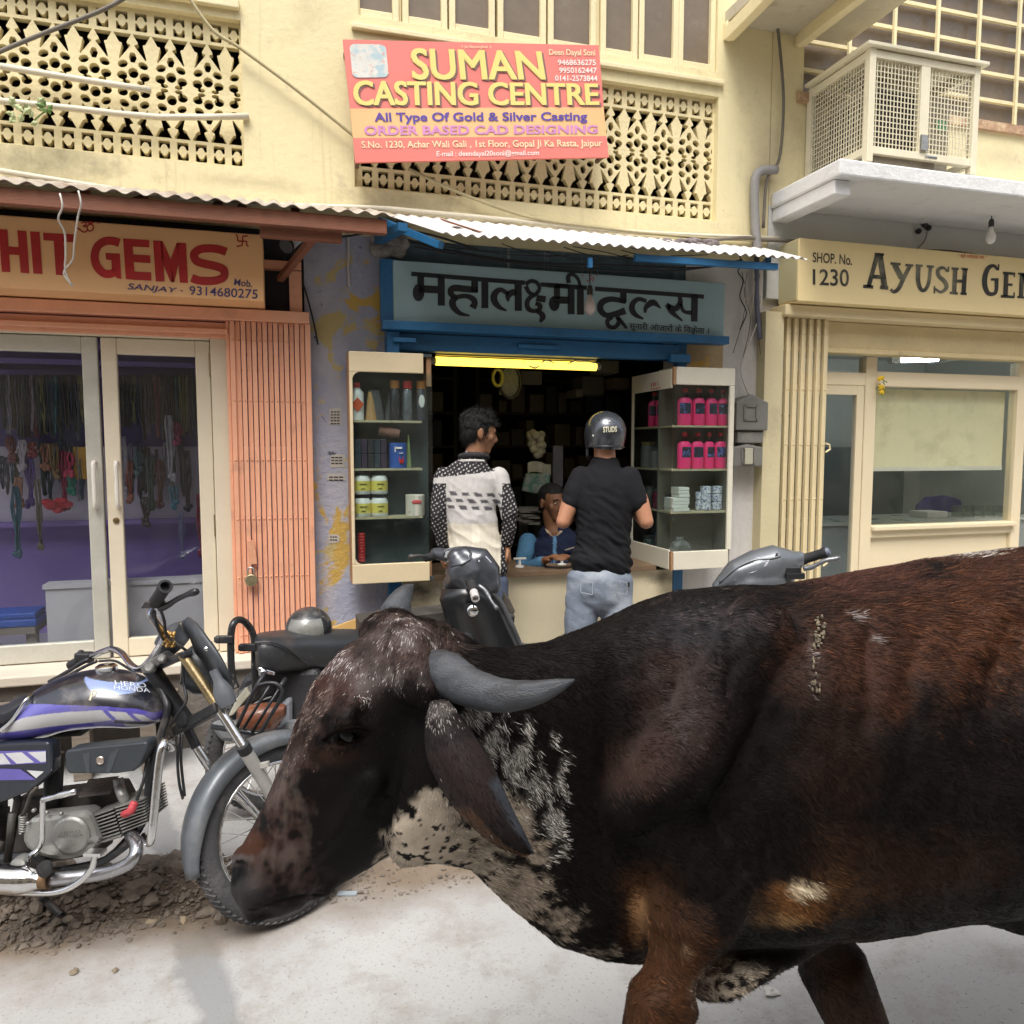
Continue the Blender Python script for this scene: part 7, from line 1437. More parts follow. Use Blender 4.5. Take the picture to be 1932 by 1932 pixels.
# drop the tyre on the ground
wu = wh.cross(wn).normalized(); wu = wu if wu.z > 0 else -wu; 
wheel(wc, wh, wn, .300); 
rc_ = wc-RT*1.22-FH*.02; rc_.z = .305; wheel(rc_, RT, -FH, .300, 'wheel')
fe = MB(); rows = []
for i in range(30):
    a_ = math.radians(30+(188-30)*i/29); d_ = wh*math.cos(a_)+wu*math.sin(a_); fl_ = .016+.030*math.sin(math.pi*i/29)+(.02 if i < 3 else 0); R_ = .320
    tp_ = 1 if i < 26 else 1-.10*(i-25); rows.append([wc+d_*(R_-fl_)+wn*.056*tp_, wc+d_*(R_-.012)+wn*.054*tp_, wc+d_*(R_+.004)+wn*.042*tp_, wc+d_*(R_+.010)+wn*.014, wc+d_*(R_+.010)-wn*.014, wc+d_*(R_+.004)-wn*.042*tp_, wc+d_*(R_-.012)-wn*.054*tp_, wc+d_*(R_-fl_)-wn*.056*tp_])
fe.loft(rows, caps=False, closed=False); fo = part(fe, 'front_fender', FENDM, smooth=True); so_ = fo.modifiers.new('s', 'SOLIDIFY'); so_.thickness = .004
# fork, triple clamp
fk = [(m7(1030, 405, -.085), m7(1222, 690, -.125)), (m7(1222, 690, -.125), m7(1372, 925, -.155)), (m7(1372, 925, -.155), None)]
ax_r = wc+wn*.085; ax_l = wc-wn*.085
mb = MB(); mb.tube(fk[0], .0165, 14); part(mb, 'fork_upper_sleeve', GOLD, smooth='auto')
mb = MB(); mb.tube(fk[1], .0150, 14); part(mb, 'fork_tube', CHROME, smooth='auto')
mb = MB(); pq = fk[1][1]; dq = (ax_r-pq); mb.tube([pq-dq.normalized()*.012, pq+dq.normalized()*.02], .022, 14); part(mb, 'fork_seal', RUB, smooth='auto')
mb = MB(); mb.tube([pq+dq.normalized()*.02, pq+dq*.45, ax_r], [.0215, .020, .019], 14); mb.bar(pq+dq*.22, pq+dq*.22+RT*.045+UZ*.01, .018, .014); part(mb, 'fork_slider', paint('fork_alloy', (.50, .49, .46), .45, .12, 10, 60, .08, metal=.4), smooth='auto')
ql0, ql1 = m7(1045, 800, .06), m7(1105, 925, .06); mb = MB(); mb.tube([m7(965, 640, .055), ql0, ql1], .0165, 12); part(mb, 'fork_upper_sleeve', BLKP, smooth='auto'); mb = MB(); mb.tube([ql1, m7(1160, 1010, .06), ax_l], .0150, 12); part(mb, 'fork_tube', CHROME, smooth='auto')
mb = MB(); mb.bar(m7(1000, 830, .07), m7(1238, 695, -.135), .040, .035); mb.bar(m7(830, 500, .07), m7(1060, 395, -.10), .035, .022); part(mb, 'triple_clamp', BLKP, bevel=.006)
mb = MB(); mb.tube([ax_l-wn*.01, ax_r+wn*.015], .010, 10); part(mb, 'axle', CHROME)
# handlebar
mb = MB(); mb.tube(sv([m7(935, 295, -.03), m7(905, 255, -.10), m7(868, 205, -.20), m7(845, 165, -.26), m7(862, 120, -.31), m7(895, 75, -.36)], 5), .0112, 12); mb.tube(sv([m7(935, 295, -.03), m7(870, 400, .02), m7(800, 478, .06), m7(745, 468, .10), m7(690, 400, .18), m7(635, 372, .24), m7(590, 382, .28), m7(540, 402, .33), m7(470, 425, .38), m7(420, 450, .42)], 5), .0112, 12); part(mb, 'handlebar', CHROME, smooth=True)
g0, g1 = m7(872, 112, -.32), m7(932, 18, -.40); dg = (g1-g0).normalized(); mb = MB(); mb.lathe([(.0165, 0), (.0185, .01), (.0175, .05), (.0185, (g1-g0).length-.01), (.0205, (g1-g0).length-.005), (.0205, (g1-g0).length), (.014, (g1-g0).length+.0005), (.012, (g1-g0).length-.02)], g0, dg, 18); part(mb, 'throttle_grip', RUB, smooth='auto')
mb = MB(); mb.tube([m7(470, 425, .38), m7(400, 462, .45)], .018, 12); part(mb, 'clutch_grip', RUB, smooth='auto')
mb = MB(); mb.obox(m7(866, 120, -.315), dg*.024, RT*.026, FW*.02); part(mb, 'switch_housing', BLKP, bevel=.008)
mb = MB(); mb.obox(m7(475, 418, .36), RT*.030, UP*.020, FW*.022); mb.obox(m7(455, 395, .36), RT*.010, UP*.012, FW*.012); part(mb, 'switch_housing', BLKP, bevel=.008)
mb = MB(); mb.tube(sv([m7(905, 140, -.31), m7(945, 125, -.33), m7(1000, 90, -.36), m7(1060, 62, -.40), m7(1110, 48, -.42)], 4), [.012, .0115, .011, .0105, .0095, .009, .0085, .008, .0078, .0076, .0075, .0074, .008, .0095, .0105, .010, .009][:17], 8); part(mb, 'brake_lever', BLKP, smooth=True)
mb = MB(); mb.tube(sv([m7(500, 430, .33), m7(450, 455, .33), m7(380, 500, .36), m7(275, 555, .40)], 4), [.009]*6+[.0075]*4+[.006]*3, 8); mb.tube(sv([m7(545, 440, .3), m7(480, 470, .31), m7(350, 540, .36)], 4), .006, 8); part(mb, 'clutch_lever', BLKP, smooth=True)
for pts in ([m7(905, 150, -.3), m7(925, 210, -.2), m7(945, 300, -.1), m7(1060, 390, -.06), m7(1070, 440, 0)], [m7(870, 160, -.28), m7(880, 230, -.2), m7(920, 320, -.05)], [m7(560, 440, .3), m7(650, 440, .25), m7(740, 490, .15), m7(800, 500, .1)], [m7(1030, 430, -.06), m7(1035, 560, -.06), m7(1050, 660, -.08), m7(1000, 740, -.06), m7(960, 800, -.04)], [m7(1010, 850, -.03), m7(1000, 1000, -.05), m7(1010, 1130, -.05), m7(1030, 1215, -.04)], [m7(1025, 850, -.02), m7(1020, 1000, -.04), m7(1040, 1200, -.04)]): mb = MB(); mb.tube(sv(pts), .0048, 7); part(mb, 'control_cable', BLKP, smooth=True)

mb = MB(); mb.obox(m7(890, 440, -.02), RT*.036+UP*.022, UP*.012-RT*.008, FW*.04); mb.lathe([(.018, 0), (.018, .02), (.012, .024)], m7(855, 480, -.08), -FW+UP*.4, 14); mb.lathe([(.016, 0), (.016, .02), (.010, .024)], m7(925, 430, -.08), -FW+UP*.4, 14); part(mb, 'handlebar_clamp', paint('clamp_alloy', (.20, .20, .19), .4, .2, metal=.6), bevel=.004)
# headlamp cowl
mb = MB(); rows = []
for t in np.linspace(0, 1, 9):
    outer = spline([(1075,195,.02),(1120,235,-.06),(1180,315,-.10),(1240,400,-.12),(1285,490,-.12),(1312,575,-.09)], 4); rows = [[m7(x, y, o) for x, y, o in outer]]
inn = spline([(1040,235,.04),(1085,300,-.02),(1120,390,-.05),(1165,440,-.07),(1200,520,-.07),(1235,600,-.06)], 4); rows.append([m7(x, y, o) for x, y, o in inn]); bkk = spline([(865,380,.10),(930,330,.14),(1000,330,.14),(1060,400,.13),(1100,470,.12),(1150,560,.10)], 4); 
mb.loft(rows, caps=False, closed=False); o_ = part(mb, 'headlamp_cowl', PLAS, smooth=True); q_ = o_.modifiers.new('s', 'SOLIDIFY'); q_.thickness = .012
mb = MB(); mb.loft([[m7(x, y, o) for x, y, o in spline([(868,385,.16),(905,310,.16),(960,245,.14),(1072,196,.06)], 4)], [m7(x, y, o) for x, y, o in spline([(900,440,.16),(960,400,.16),(1040,330,.12),(1092,290,.04)], 4)]], caps=False, closed=False); o_ = part(mb, 'cowl_inside', BLKP, smooth=True); q_ = o_.modifiers.new('s', 'SOLIDIFY'); q_.thickness = .01
mb = MB(); mb.lathe([(.05, -.06), (.085, -.02), (.09, .03), (.06, .05)], m7(1130, 480, .03), (RT*.9+FH*.4-UZ*.1), 22); part(mb, 'headlamp', paint('lamp_shell', (.04, .045, .05), .35, .2), smooth='auto')
mb = MB(); mb.lathe([(.045, 0), (.05, .02), (.05, .06), (.04, .065)], m7(1010, 350, .05), (UP*.7-RT*.5-FW*.4), 20); part(mb, 'speedometer', PLAS, smooth='auto')
mb = MB(); mb.tube(sv([m7(985, 265, .1), m7(1020, 245, .08), m7(1080, 250, .05)]), .012, 8); part(mb, 'rag', paint('khaki_rag', (.20, .18, .10), .9, .2), smooth=True)
mb = MB(); mb.lathe([(.006, -.003), (.007, .0), (.003, .003)], m7(1160, 372, -.125), -FW, 10); part(mb, 'cowl_bolt', CHROME)
ind = MB(); rr = [ring(m7(x, y, -.14), (RT*.8+UP*.35).normalized(), FW, a_, b_, 16, 3) for x, y, a_, b_ in ((1200, 490, .012, .012), (1228, 545, .014, .014), (1240, 572, .020, .020), (1252, 605, .027, .026), (1270, 650, .028, .028), (1288, 688, .024, .024))]; ind.loft(rr); part(ind, 'turn_signal', paint('dusty_grey_plastic', (.11, .12, .135), .55, .15, 6, 60, .08), smooth='auto')
mb = MB()
for k in range(60):
    a_ = m7(950+rng.uniform(-32, 36), 320+rng.uniform(-45, 40), -.075+rng.uniform(-.02, .02)); mb.ball(a_, rng.uniform(.003, .006), n=6, m=4)
tag(mb.build('bead_charm', paint('golden_beads', (.55, .33, .10), .3, .4, 80, metal=.5), smooth=True), 'cluster of golden beads tied round the motorcycle handlebar', 'charm')

# ------------------------------------------------------------------ second motorcycle, rear end towards us
m2 = lambda x, y, d: D(258.8+x/4.9765, 1067.6+y/4.9765, d)
b2k = thing('motorcycle', 'black motorcycle with bent tube backrest and rear rack partly hidden behind the bull head', 'motorcycle', G(560, 1600, 0)); cur = b2k
def p2p(mb, name, mat, **k): return mb.build(name, mat, b2k, **k)
mb = MB(); mb.tube(sv([m2(930, 1150, 3.15), m2(895, 1050, 3.15), m2(880, 850, 3.15), m2(882, 640, 3.15), m2(905, 540, 3.16), m2(955, 505, 3.2), m2(1020, 535, 3.25), m2(1085, 630, 3.28), m2(1100, 760, 3.28), m2(1102, 950, 3.28), m2(1110, 1150, 3.28)], 5), .0145, 12); p2p(mb, 'backrest_bar', paint('chipped_black_tube', (.02, .02, .021), .3, .2, 10, 60, .05, grime=((.22, .19, .17), 22, .58, .68)), smooth=True)
mb = MB(); mb.obox(m2(820, 690, 3.14), RT*.035, UP*.016, FW*.01); mb.obox(m2(1040, 765, 3.24), RT*.035, UP*.016, FW*.01); mb.obox(m2(755, 690, 3.14), RT*.012, UP*.012, FW*.012); mb.obox(m2(980, 765, 3.24), RT*.012, UP*.012, FW*.012); p2p(mb, 'rack_bracket', BLKP, bevel=.004)
mb = MB(); S = spline([(1100,700,960,.05,3.28),(1130,655,975,.09,3.28),(1250,630,985,.115,3.32),(1500,612,960,.12,3.42),(1800,608,930,.125,3.52),(2150,612,900,.12,3.65),(2450,640,860,.08,3.75)], 4)
mb.loft([ring((m2(x, t, d)+m2(x, b_, d))/2, (FH*.9-RT*.43).normalized(), UZ, w_, (m2(x, t, d)-m2(x, b_, d)).length/2, 20, 3) for x, t, b_, w_, d in S]); p2p(mb, 'seat', paint('black_seat_leather', (.025, .027, .03), .38, .2, 5, 90, .08, grime=((.12, .085, .07), 3.0, .56, .85)), smooth='auto')
mb = MB(); mb.tube(sv([m2(1110, 720, 3.2), m2(1250, 715, 3.21), m2(1380, 760, 3.24), m2(1480, 830, 3.28), m2(1600, 930, 3.32)], 4), .004, 6); p2p(mb, 'seat_seam', BLKP)
mb = MB(); mb.tube(sv([m2(935, 1520, 3.05), m2(1100, 1170, 3.05), m2(1180, 1110, 3.05), m2(1300, 1105, 3.05), m2(1360, 1170, 3.05), m2(1340, 1260, 3.05), m2(1240, 1430, 3.05), m2(1150, 1580, 3.05)], 5), .008, 9)
for a_, b_ in (((1000, 1525), (1245, 1125)), ((1080, 1560), (1330, 1160)), ): mb.tube([m2(*a_, 3.05), m2(*b_, 3.05)], .006, 8)
mb.tube([m2(700, 1510, 3.06), m2(1420, 1620, 3.06)], .011, 8); mb.tube([m2(1200, 1000, 3.1), m2(1090, 1190, 3.06)], .009, 8); mb.tube([m2(1390, 1060, 3.1), m2(1340, 1140, 3.06)], .009, 8); p2p(mb, 'luggage_guard', paint('guard_black', (.03, .032, .036), .4, .2, metal=.3), smooth=True)
mb = MB(); S = [(940,1340,1500,.01),(1000,1310,1530,.05),(1150,1295,1550,.07),(1300,1290,1530,.065),(1390,1310,1420,.02)]; mb.loft([ring((m2(x, t, 3.18)+m2(x, b_, 3.18))/2, FW, UP, w_, (m2(x, t, 3.18)-m2(x, b_, 3.18)).length/2, 16, 2.6) for x, t, b_, w_ in S]); p2p(mb, 'tail_lamp', paint('amber_red_lens', (.20, .07, .035), .35, .3, 8, coat=.5), smooth='auto')
mb = MB(); mb.slab([m2(x, y, 3.22) for x, y in ((660, 1500), (760, 1455), (1000, 1500), (1310, 1560), (1390, 1480), (1500, 1500), (1500, 1700), (1000, 1660), (780, 1660))], -FW, .10); p2p(mb, 'rear_fender', paint('grey_fender', (.16, .165, .17), .5, .15, 4), bevel=.02)
mb = MB(); mb.slab([m2(x, y, 3.25) for x, y in ((930, 1250), (1020, 1140), (1060, 1210), (900, 1400), (850, 1420))], -FW, .02); p2p(mb, 'number_plate', paint('plate_cream', (.48, .46, .36), .6, .1), bevel=.004)
mb = MB(); mb.slab([m2(x, y, 3.35) for x, y in ((980, 1040), (1180, 960), (1700, 960), (1800, 1500), (1450, 1600), (1000, 1480), (900, 1250))], -FW, .12); p2p(mb, 'body_side', paint('dark_body_panel', (.03, .03, .033), .5, .2), bevel=.03)
mb = MB(); mb.slab([m2(x, y, 3.3) for x, y in ((1340, 1290), (1440, 1230), (1440, 1500), (1330, 1560))], -FW, .05); p2p(mb, 'side_cover', paint('grey_blue_cover', (.20, .21, .23), .5, .15), bevel=.02)
mb = MB(); mb.tube(sv([m2(1140, 960, 3.2), m2(1200, 985, 3.2), m2(1290, 1010, 3.22)], 4), .010, 8); mb.lathe([(.016, -.01), (.016, .01)], m2(1180, 1000, 3.18), -FW, 12); p2p(mb, 'grab_rail', CHROME, smooth=True)
c_ = m2(1300, 1700, 3.4); c_.z = .30; wheel(c_, (RT*.85+FH*.5).normalized(), (RT*.5-FH*.85).normalized(), .30, 'wheel'); c3 = c_+(RT*.85+FH*.5).normalized()*1.2; c3.z = .30; wheel(c3, (RT*.85+FH*.5).normalized(), (RT*.5-FH*.85).normalized(), .30, 'wheel')
mb = MB(); mb.tube([c_+UZ*.25, c3+UZ*.45], .05, 8); mb.tube([c3, c3+UZ*.7-(RT*.85+FH*.5)*.2], .025, 8); mb.slab([c_+UZ*.1+(RT*.85+FH*.5)*.4, c3+UZ*.1-(RT*.85+FH*.5)*.35, c3+UZ*.5-(RT*.85+FH*.5)*.3, c_+UZ*.5+(RT*.85+FH*.5)*.4], Vector((0, -1, 0)), .2); p2p(mb, 'engine_block', DIRTY)
hl_ = thing('helmet', 'dull silver and black helmet resting on the rear motorcycle seat', 'helmet', m2(1610, 610, 3.5)); hc = m2(1612, 560, 3.5); rr_ = (m2(1820, 560, 3.5)-m2(1400, 560, 3.5)).length/2
mb = MB(); mb.lathe([(rr_*math.cos(t)+.0005, rr_*.95*math.sin(t)) for t in np.linspace(-.35, math.pi/2, 14)], hc-UZ*.012, UZ, 28, 1, 1.15, ref=RT); mb.build('shell', paint('scuffed_helmet', (.03, .032, .035), .28, .3, 7, 60, .03, coat=.4, grime=((.28, .27, .25), 5, .55, .75)), hl_, smooth='auto')
mb = MB(); rows = []
for ph in np.linspace(-.30, .62, 7): rows.append([hc-UZ*.012+RT*(rr_*1.03*math.cos(ph)*math.sin(t))+FH*(-rr_*1.18*math.cos(ph)*math.cos(t))+UZ*(rr_*.98*math.sin(ph)) for t in np.linspace(-.75, .95, 14)])
mb.loft(rows, caps=False, closed=False); v_ = mb.build('visor', paint('scratched_visor', (.20, .20, .18), .2, .4, 6, coat=.5), hl_, smooth=True)

# ------------------------------------------------------------------ scooters
SCG = paint('scooter_dark_grey', (.055, .060, .070), .3, .12, 4, 50, .04, metal=.35, coat=.5, grime=((.16, .16, .16), 7, .64, .9)); SCB = paint('scooter_black', (.014, .015, .017), .35, .2, 5, 50, .04, coat=.3); LENS = glass('lamp_lens', (.85, .87, .9), .04, .15); SCL = paint('scooter_blue_grey', (.125, .137, .15), .3, .12, 4, 50, .03, metal=.3, coat=.5, grime=((.24, .24, .24), 8, .64, .9))
mc = lambda x, y, d: D(614.7+x/2.986, 582.3+y/2.986, d)
s_ = thing('scooter', 'dark grey scooter with white tipped grip parked before the tool counter', 'scooter', G(880, 1470, 0)); cur = s_
def ps(mb, name, mat, parent=None, **k): return mb.build(name, mat, parent or s_, **k)
dS = 3.62
mb = MB(); chain(mb, [(mc(735, 1400, dS), .045, .05), (mc(760, 1440, dS), .085, .075), (mc(790, 1500, dS), .095, .085), (mc(810, 1560, dS), .070, .07)], RT, 22); chain(mb, [(mc(780, 1400, dS+.02), .055), (mc(850, 1420, dS+.02), .075, .07), (mc(905, 1500, dS+.02), .075, .07), (mc(935, 1560, dS), .045)], RT, 20); chain(mb, [(mc(690, 1390, dS+.05), .035), (mc(620, 1380, dS+.08), .030)], UP, 16); chain(mb, [(mc(735, 1540, dS+.03), .065, .05), (mc(765, 1640, dS+.05), .055, .04)], RT, 18)
V, F = fuse(mb, .007, 6); cw = skin_object('handlebar_cowl', V, F, SCG, s_); sd_ = decal([cw], .002)
mb = MB(); pts = [(660,1400),(670,1365),(700,1340),(750,1332),(795,1345),(818,1380),(810,1415),(770,1440),(715,1448),(675,1440)]; q_ = [sd_(614.7+x/2.986, 582.3+y/2.986) for x, y in pts]; c_ = sum(q_, Vector())/len(q_)-FW*.012; mb.add(q_+[c_], [(i, (i+1) % len(q_), len(q_)) for i in range(len(q_))]); ps(mb, 'headlamp_lens', paint('lens_grey', (.26, .27, .28), .12, .2, 8, coat=.8), cw, smooth=True); mb = MB(); mb.tube([p-FW*.002 for p in q_], .006, 7, closed=True); ps(mb, 'lens_rim', SCG, cw, smooth=True)
mb = MB(); poly_on(mb, [(614.7+x/2.986, 582.3+y/2.986) for x, y in ((862,1385),(905,1395),(935,1430),(860,1425))], sd_); ps(mb, 'sticker', paint('sticker_blue_white', (.50, .54, .60), .4, .2, 40), cw)
g0, g1 = mc(820, 1545, dS-.10), mc(845, 1640, dS-.24); mb = MB(); mb.tube([mc(805, 1530, dS-.03), g0], [.022, .024], 14); mb.tube([g0, g0.lerp(g1, .55)], .0215, 14); ps(mb, 'grip', RUB, smooth='auto'); mb = MB(); dg = (g1-g0).normalized(); mb.lathe([(.019, 0), (.019, .06), (.013, .0605), (.011, .04)], g0.lerp(g1, .56), dg, 16); ps(mb, 'grip_sleeve', paint('pale_sleeve', (.48, .45, .44), .5, .1), smooth='auto')
mb = MB(); mb.tube(sv([mc(860, 1560, dS-.08), mc(900, 1590, dS-.1), mc(935, 1650, dS-.15), mc(965, 1690, dS-.18)], 4), [.010]*7+[.007]*4+[.010, .011], 8); ps(mb, 'brake_lever', paint('lever_alloy', (.22, .225, .24), .35, .15, metal=.6), smooth=True)
mb = MB(); mb.tube([mc(620, 1390, dS+.06), mc(560, 1405, dS+.09)], .02, 12); ps(mb, 'grip', RUB, smooth='auto'); mb = MB(); mb.tube(sv([mc(570, 1400, dS+.02), mc(520, 1392, dS+.0), mc(470, 1400, dS-.02)], 4), [.009]*4+[.008]*3+[.012]*2, 8); ps(mb, 'clutch_lever', BLKP, smooth=True)
ap = MB(); rows = []
for x0_, x1_, y_, d_ in ((655, 930, 1580, 0), (640, 965, 1640, .0), (665, 1010, 1720, .03), (690, 1045, 1800, .06), (715, 1085, 1880, .09), (740, 1120, 1960, .11), (760, 1150, 2060, .13)):
    rows.append([mc(x0_+(x1_-x0_)*t, y_, dS+d_-.12*math.sin(math.pi*(.15+.75*t))+.05) for t in np.linspace(0, 1, 12)])
ap.loft(rows, caps=False, closed=False); o_ = ps(ap, 'leg_shield', SCB, smooth=True); q_ = o_.modifiers.new('s', 'SOLIDIFY'); q_.thickness = .02
mb = MB(); mb.tube(sv([mc(930, 1590, dS-.02), mc(985, 1650, dS), mc(1030, 1740, dS+.02), mc(1075, 1840, dS+.05), mc(1110, 1930, dS+.08)], 5), .011, 9); ps(mb, 'shield_trim', paint('worn_trim', (.12, .125, .13), .4, .4, 20, metal=.4), smooth=True)
mb = MB(); mb.lathe([(.026, 0), (.026, .006), (.018, .012), (.003, .013)], mc(828, 1702, dS-.11), -FW, 18); ps(mb, 'lock_badge', CHROME, smooth='auto'); mb = MB(); mb.lathe([(.03, 0), (.03, .01)], mc(810, 1695, dS-.095), -FW, 16); ps(mb, 'badge_seat', SCB)
mb = MB(); mb.slab([mc(x, y, dS+.06) for x, y in ((1000, 1590), (1035, 1640), (1068, 1710), (1040, 1720), (990, 1650))], -FW, .03); ps(mb, 'mud_flap', paint('brown_flap', (.06, .05, .04), .7), bevel=.005)
ba = (RT*.95-FH*.22).normalized(); fc = G(905, 1500, 0); fc.z = .23; wheel(fc, ba, ba.cross(UZ).normalized(), .23, 'wheel', False); rcn = fc+ba*1.2; wheel(rcn, ba, ba.cross(UZ).normalized(), .23, 'wheel', False)
mb = MB(); mb.loft([ring(fc+ba*q+UZ*h_, ba.cross(UZ), UZ, w_, t_, 14, 3) for q, h_, w_, t_ in ((.15, .16, .14, .03), (.55, .15, .15, .035), (.75, .30, .15, .18), (1.1, .38, .16, .20), (1.4, .45, .10, .12))]); ps(mb, 'body', SCB, smooth='auto'); mb = MB(); mb.loft([ring(fc+ba*q+UZ*h_, ba.cross(UZ), UZ, w_, .04, 14, 3) for q, h_, w_ in ((.62, .52, .10), (.9, .56, .14), (1.4, .60, .10))]); ps(mb, 'seat', SCB, smooth='auto'); mb = MB(); mb.tube([fc, mc(800, 1750, dS+.05)], .03, 10); mb.loft([ring(fc+ba*q+UZ*h_, ba.cross(UZ), UZ, w_, .06, 12, 2.4) for q, h_, w_ in ((-.22, .12, .05), (0, .24, .08), (.2, .2, .07))]); ps(mb, 'front_fender', SCG, smooth='auto')

mr = lambda x, y, d: D(1285+x/2.986, 582.3+y/2.986, d)
s_ = thing('scooter', 'blue grey scooter showing only its handlebar above the bull back', 'scooter', G(1420, 1500, 0)); cur = s_; dT = 3.3
mb = MB(); chain(mb, [(mr(200, 1560, dT), .02, .03), (mr(300, 1500, dT), .060, .07), (mr(420, 1470, dT), .085, .085), (mr(540, 1440, dT), .085, .08), (mr(620, 1430, dT), .060, .06), (mr(665, 1410, dT), .035)], UP, 22); chain(mb, [(mr(380, 1560, dT), .09), (mr(520, 1540, dT), .08), (mr(560, 1520, dT), .06)], UP, 18)
V, F = fuse(mb, .007, 6); cw = skin_object('handlebar_cowl', V, F, SCL, s_); sd_ = decal([cw], .002)
mb = MB(); poly_on(mb, [(1285+x/2.986, 582.3+y/2.986) for x, y in ((225,1540),(300,1475),(400,1425),(500,1415),(480,1450),(400,1490),(310,1535))], sd_); ps(mb, 'instrument_glass', paint('instrument_glass', (.16, .16, .19), .1, .5, 9, coat=.8), cw)
mb = MB(); mb.tube(sv([sd_(1285+x/2.986, 582.3+y/2.986) for x, y in ((215,1545),(300,1470),(400,1420),(505,1408),(560,1395))], 4), .005, 7); ps(mb, 'glass_rim', SCL, cw, smooth=True)
g0, g1 = mr(665, 1420, dT), mr(820, 1372, dT-.06); dg = (g1-g0).normalized(); mb = MB(); mb.lathe([(.030, 0), (.024, .02), (.021, .03), (.021, (g1-g0).length-.02), (.024, (g1-g0).length-.015), (.024, (g1-g0).length)], g0, dg, 18); ps(mb, 'grip', RUB, smooth='auto'); mb = MB(); mb.lathe([(.020, 0), (.016, .012), (.004, .014)], g1+dg*.0005, dg, 14); ps(mb, 'grip_end', paint('blue_grey_cap', (.12, .14, .19), .5, .1), smooth='auto')
mb = MB(); mb.tube(sv([mr(690, 1465, dT-.03), mr(740, 1455, dT-.05), mr(810, 1420, dT-.08), mr(895, 1405, dT-.09)], 4), [.011]*5+[.009]*4+[.010]*4, 8); ps(mb, 'brake_lever', paint('lever_alloy', (.22, .225, .24), .35), smooth=True)
mb = MB(); mb.obox(mr(625, 1475, dT-.06), RT*.035, UP*.016, FW*.015); mb.obox(mr(640, 1505, dT-.06), RT*.04, UP*.014, FW*.015); ps(mb, 'switch_cluster', SCB, bevel=.005); mb = MB(); mb.lathe([(.006, 0), (.006, .004)], mr(540, 1385, dT-.07), -FW+UP, 10); ps(mb, 'screw', SCB)
ba = (-RT*.85+FH*.5).normalized(); fc = G(1395, 1510, 0); fc.z = .23; rcn = fc-ba*1.2; wheel(fc, ba, ba.cross(UZ).normalized(), .23, 'wheel', False); wheel(rcn, ba, ba.cross(UZ).normalized(), .23, 'wheel', False)
mb = MB(); mb.loft([ring(fc-ba*q+UZ*h_, ba.cross(UZ), UZ, w_, t_, 14, 3) for q, h_, w_, t_ in ((.15, .16, .14, .03), (.55, .15, .15, .035), (.75, .30, .15, .18), (1.1, .38, .16, .20), (1.4, .45, .10, .12))]); ps(mb, 'body', SCL, smooth='auto'); mb = MB(); mb.loft([ring(fc-ba*q+UZ*h_, ba.cross(UZ), UZ, w_, .04, 14, 3) for q, h_, w_ in ((.62, .52, .10), (.9, .56, .14), (1.4, .60, .10))]); ps(mb, 'seat', SCB, smooth='auto')
mb = MB(); mb.loft([ring(fc-ba*q+UZ*h_, ba.cross(UZ), UZ, w_, .02, 14, 3) for q, h_, w_ in ((.12, .14, .16), (.02, .45, .18), (-.06, .75, .14))]); mb.tube([fc, fc+UZ*.8+ba*-.1], .03, 8); ps(mb, 'leg_shield', SCL, smooth='auto')
# ------------------------------------------------------------------ the bull
cow = thing('bull', 'dark brown hump backed bull with grey horns and speckled throat walking past the shops', 'bull', G(1500, 2500, 0)); cow.location.z = 0
cb = MB()
def bring(uT, vT, uB, vB, dc, hw, axd, k=0.0, pw=2.2, n=28, bias=0.0):
    T = D(uT, vT, dc); Bt = D(uB, vB, dc); c = (T+Bt)/2; a = (T-Bt)/2; lat = axd.cross(a).normalized(); out = []
    for i in range(n):
        th = 2*math.pi*i/n; cx, sx = math.cos(th), math.sin(th)
        h = math.copysign(abs(cx)**(2/pw), cx); w_ = math.copysign(abs(sx)**(2/pw), sx)
        f = 1-k*(.5-.5*h)+bias*(1-abs(h))
        out.append(c+a*h+lat*(w_*hw*f))
    return out
ax = (D(1932, 1375, 1.69)-D(1330, 1450, 1.46)).normalized(); axn = (D(1200, 1460, 1.40)-D(860, 1415, 1.25)).normalized()
cb.loft([bring(1270,1300,1270,1600,1.46,.06,ax), bring(1280,1180,1255,1700,1.46,.15,ax,.1), bring(1340,1112,1310,1775,1.48,.20,ax,.1), bring(1450,1112,1440,1762,1.51,.245,ax,.05), bring(1600,1086,1600,1735,1.57,.28,ax,.0), bring(1780,1056,1790,1702,1.63,.30,ax), bring(1932,1034,1960,1690,1.69,.30,ax),
         bring(2090,1020,2130,1690,1.75,.28,ax), bring(2250,1028,2270,1590,1.81,.24,ax,.1), bring(2360,1070,2360,1450,1.86,.16,ax,.1), bring(2400,1130,2400,1330,1.88,.06,ax)])
cb.loft([bring(770,1290,722,1600,1.25,.05,axn), bring(800,1240,752,1640,1.255,.075,axn,.3), bring(868,1216,815,1628,1.26,.088,axn,.35), bring(950,1226,885,1640,1.29,.10,axn,.45), bring(1040,1214,960,1712,1.33,.115,axn,.5), bring(1130,1180,1050,1785,1.38,.13,axn,.55), bring(1215,1140,1135,1812,1.42,.16,axn,.55), bring(1300,1112,1205,1815,1.46,.18,axn,.55), bring(1400,1120,1330,1800,1.49,.18,axn,.5), bring(1470,1250,1440,1700,1.51,.1,axn)])
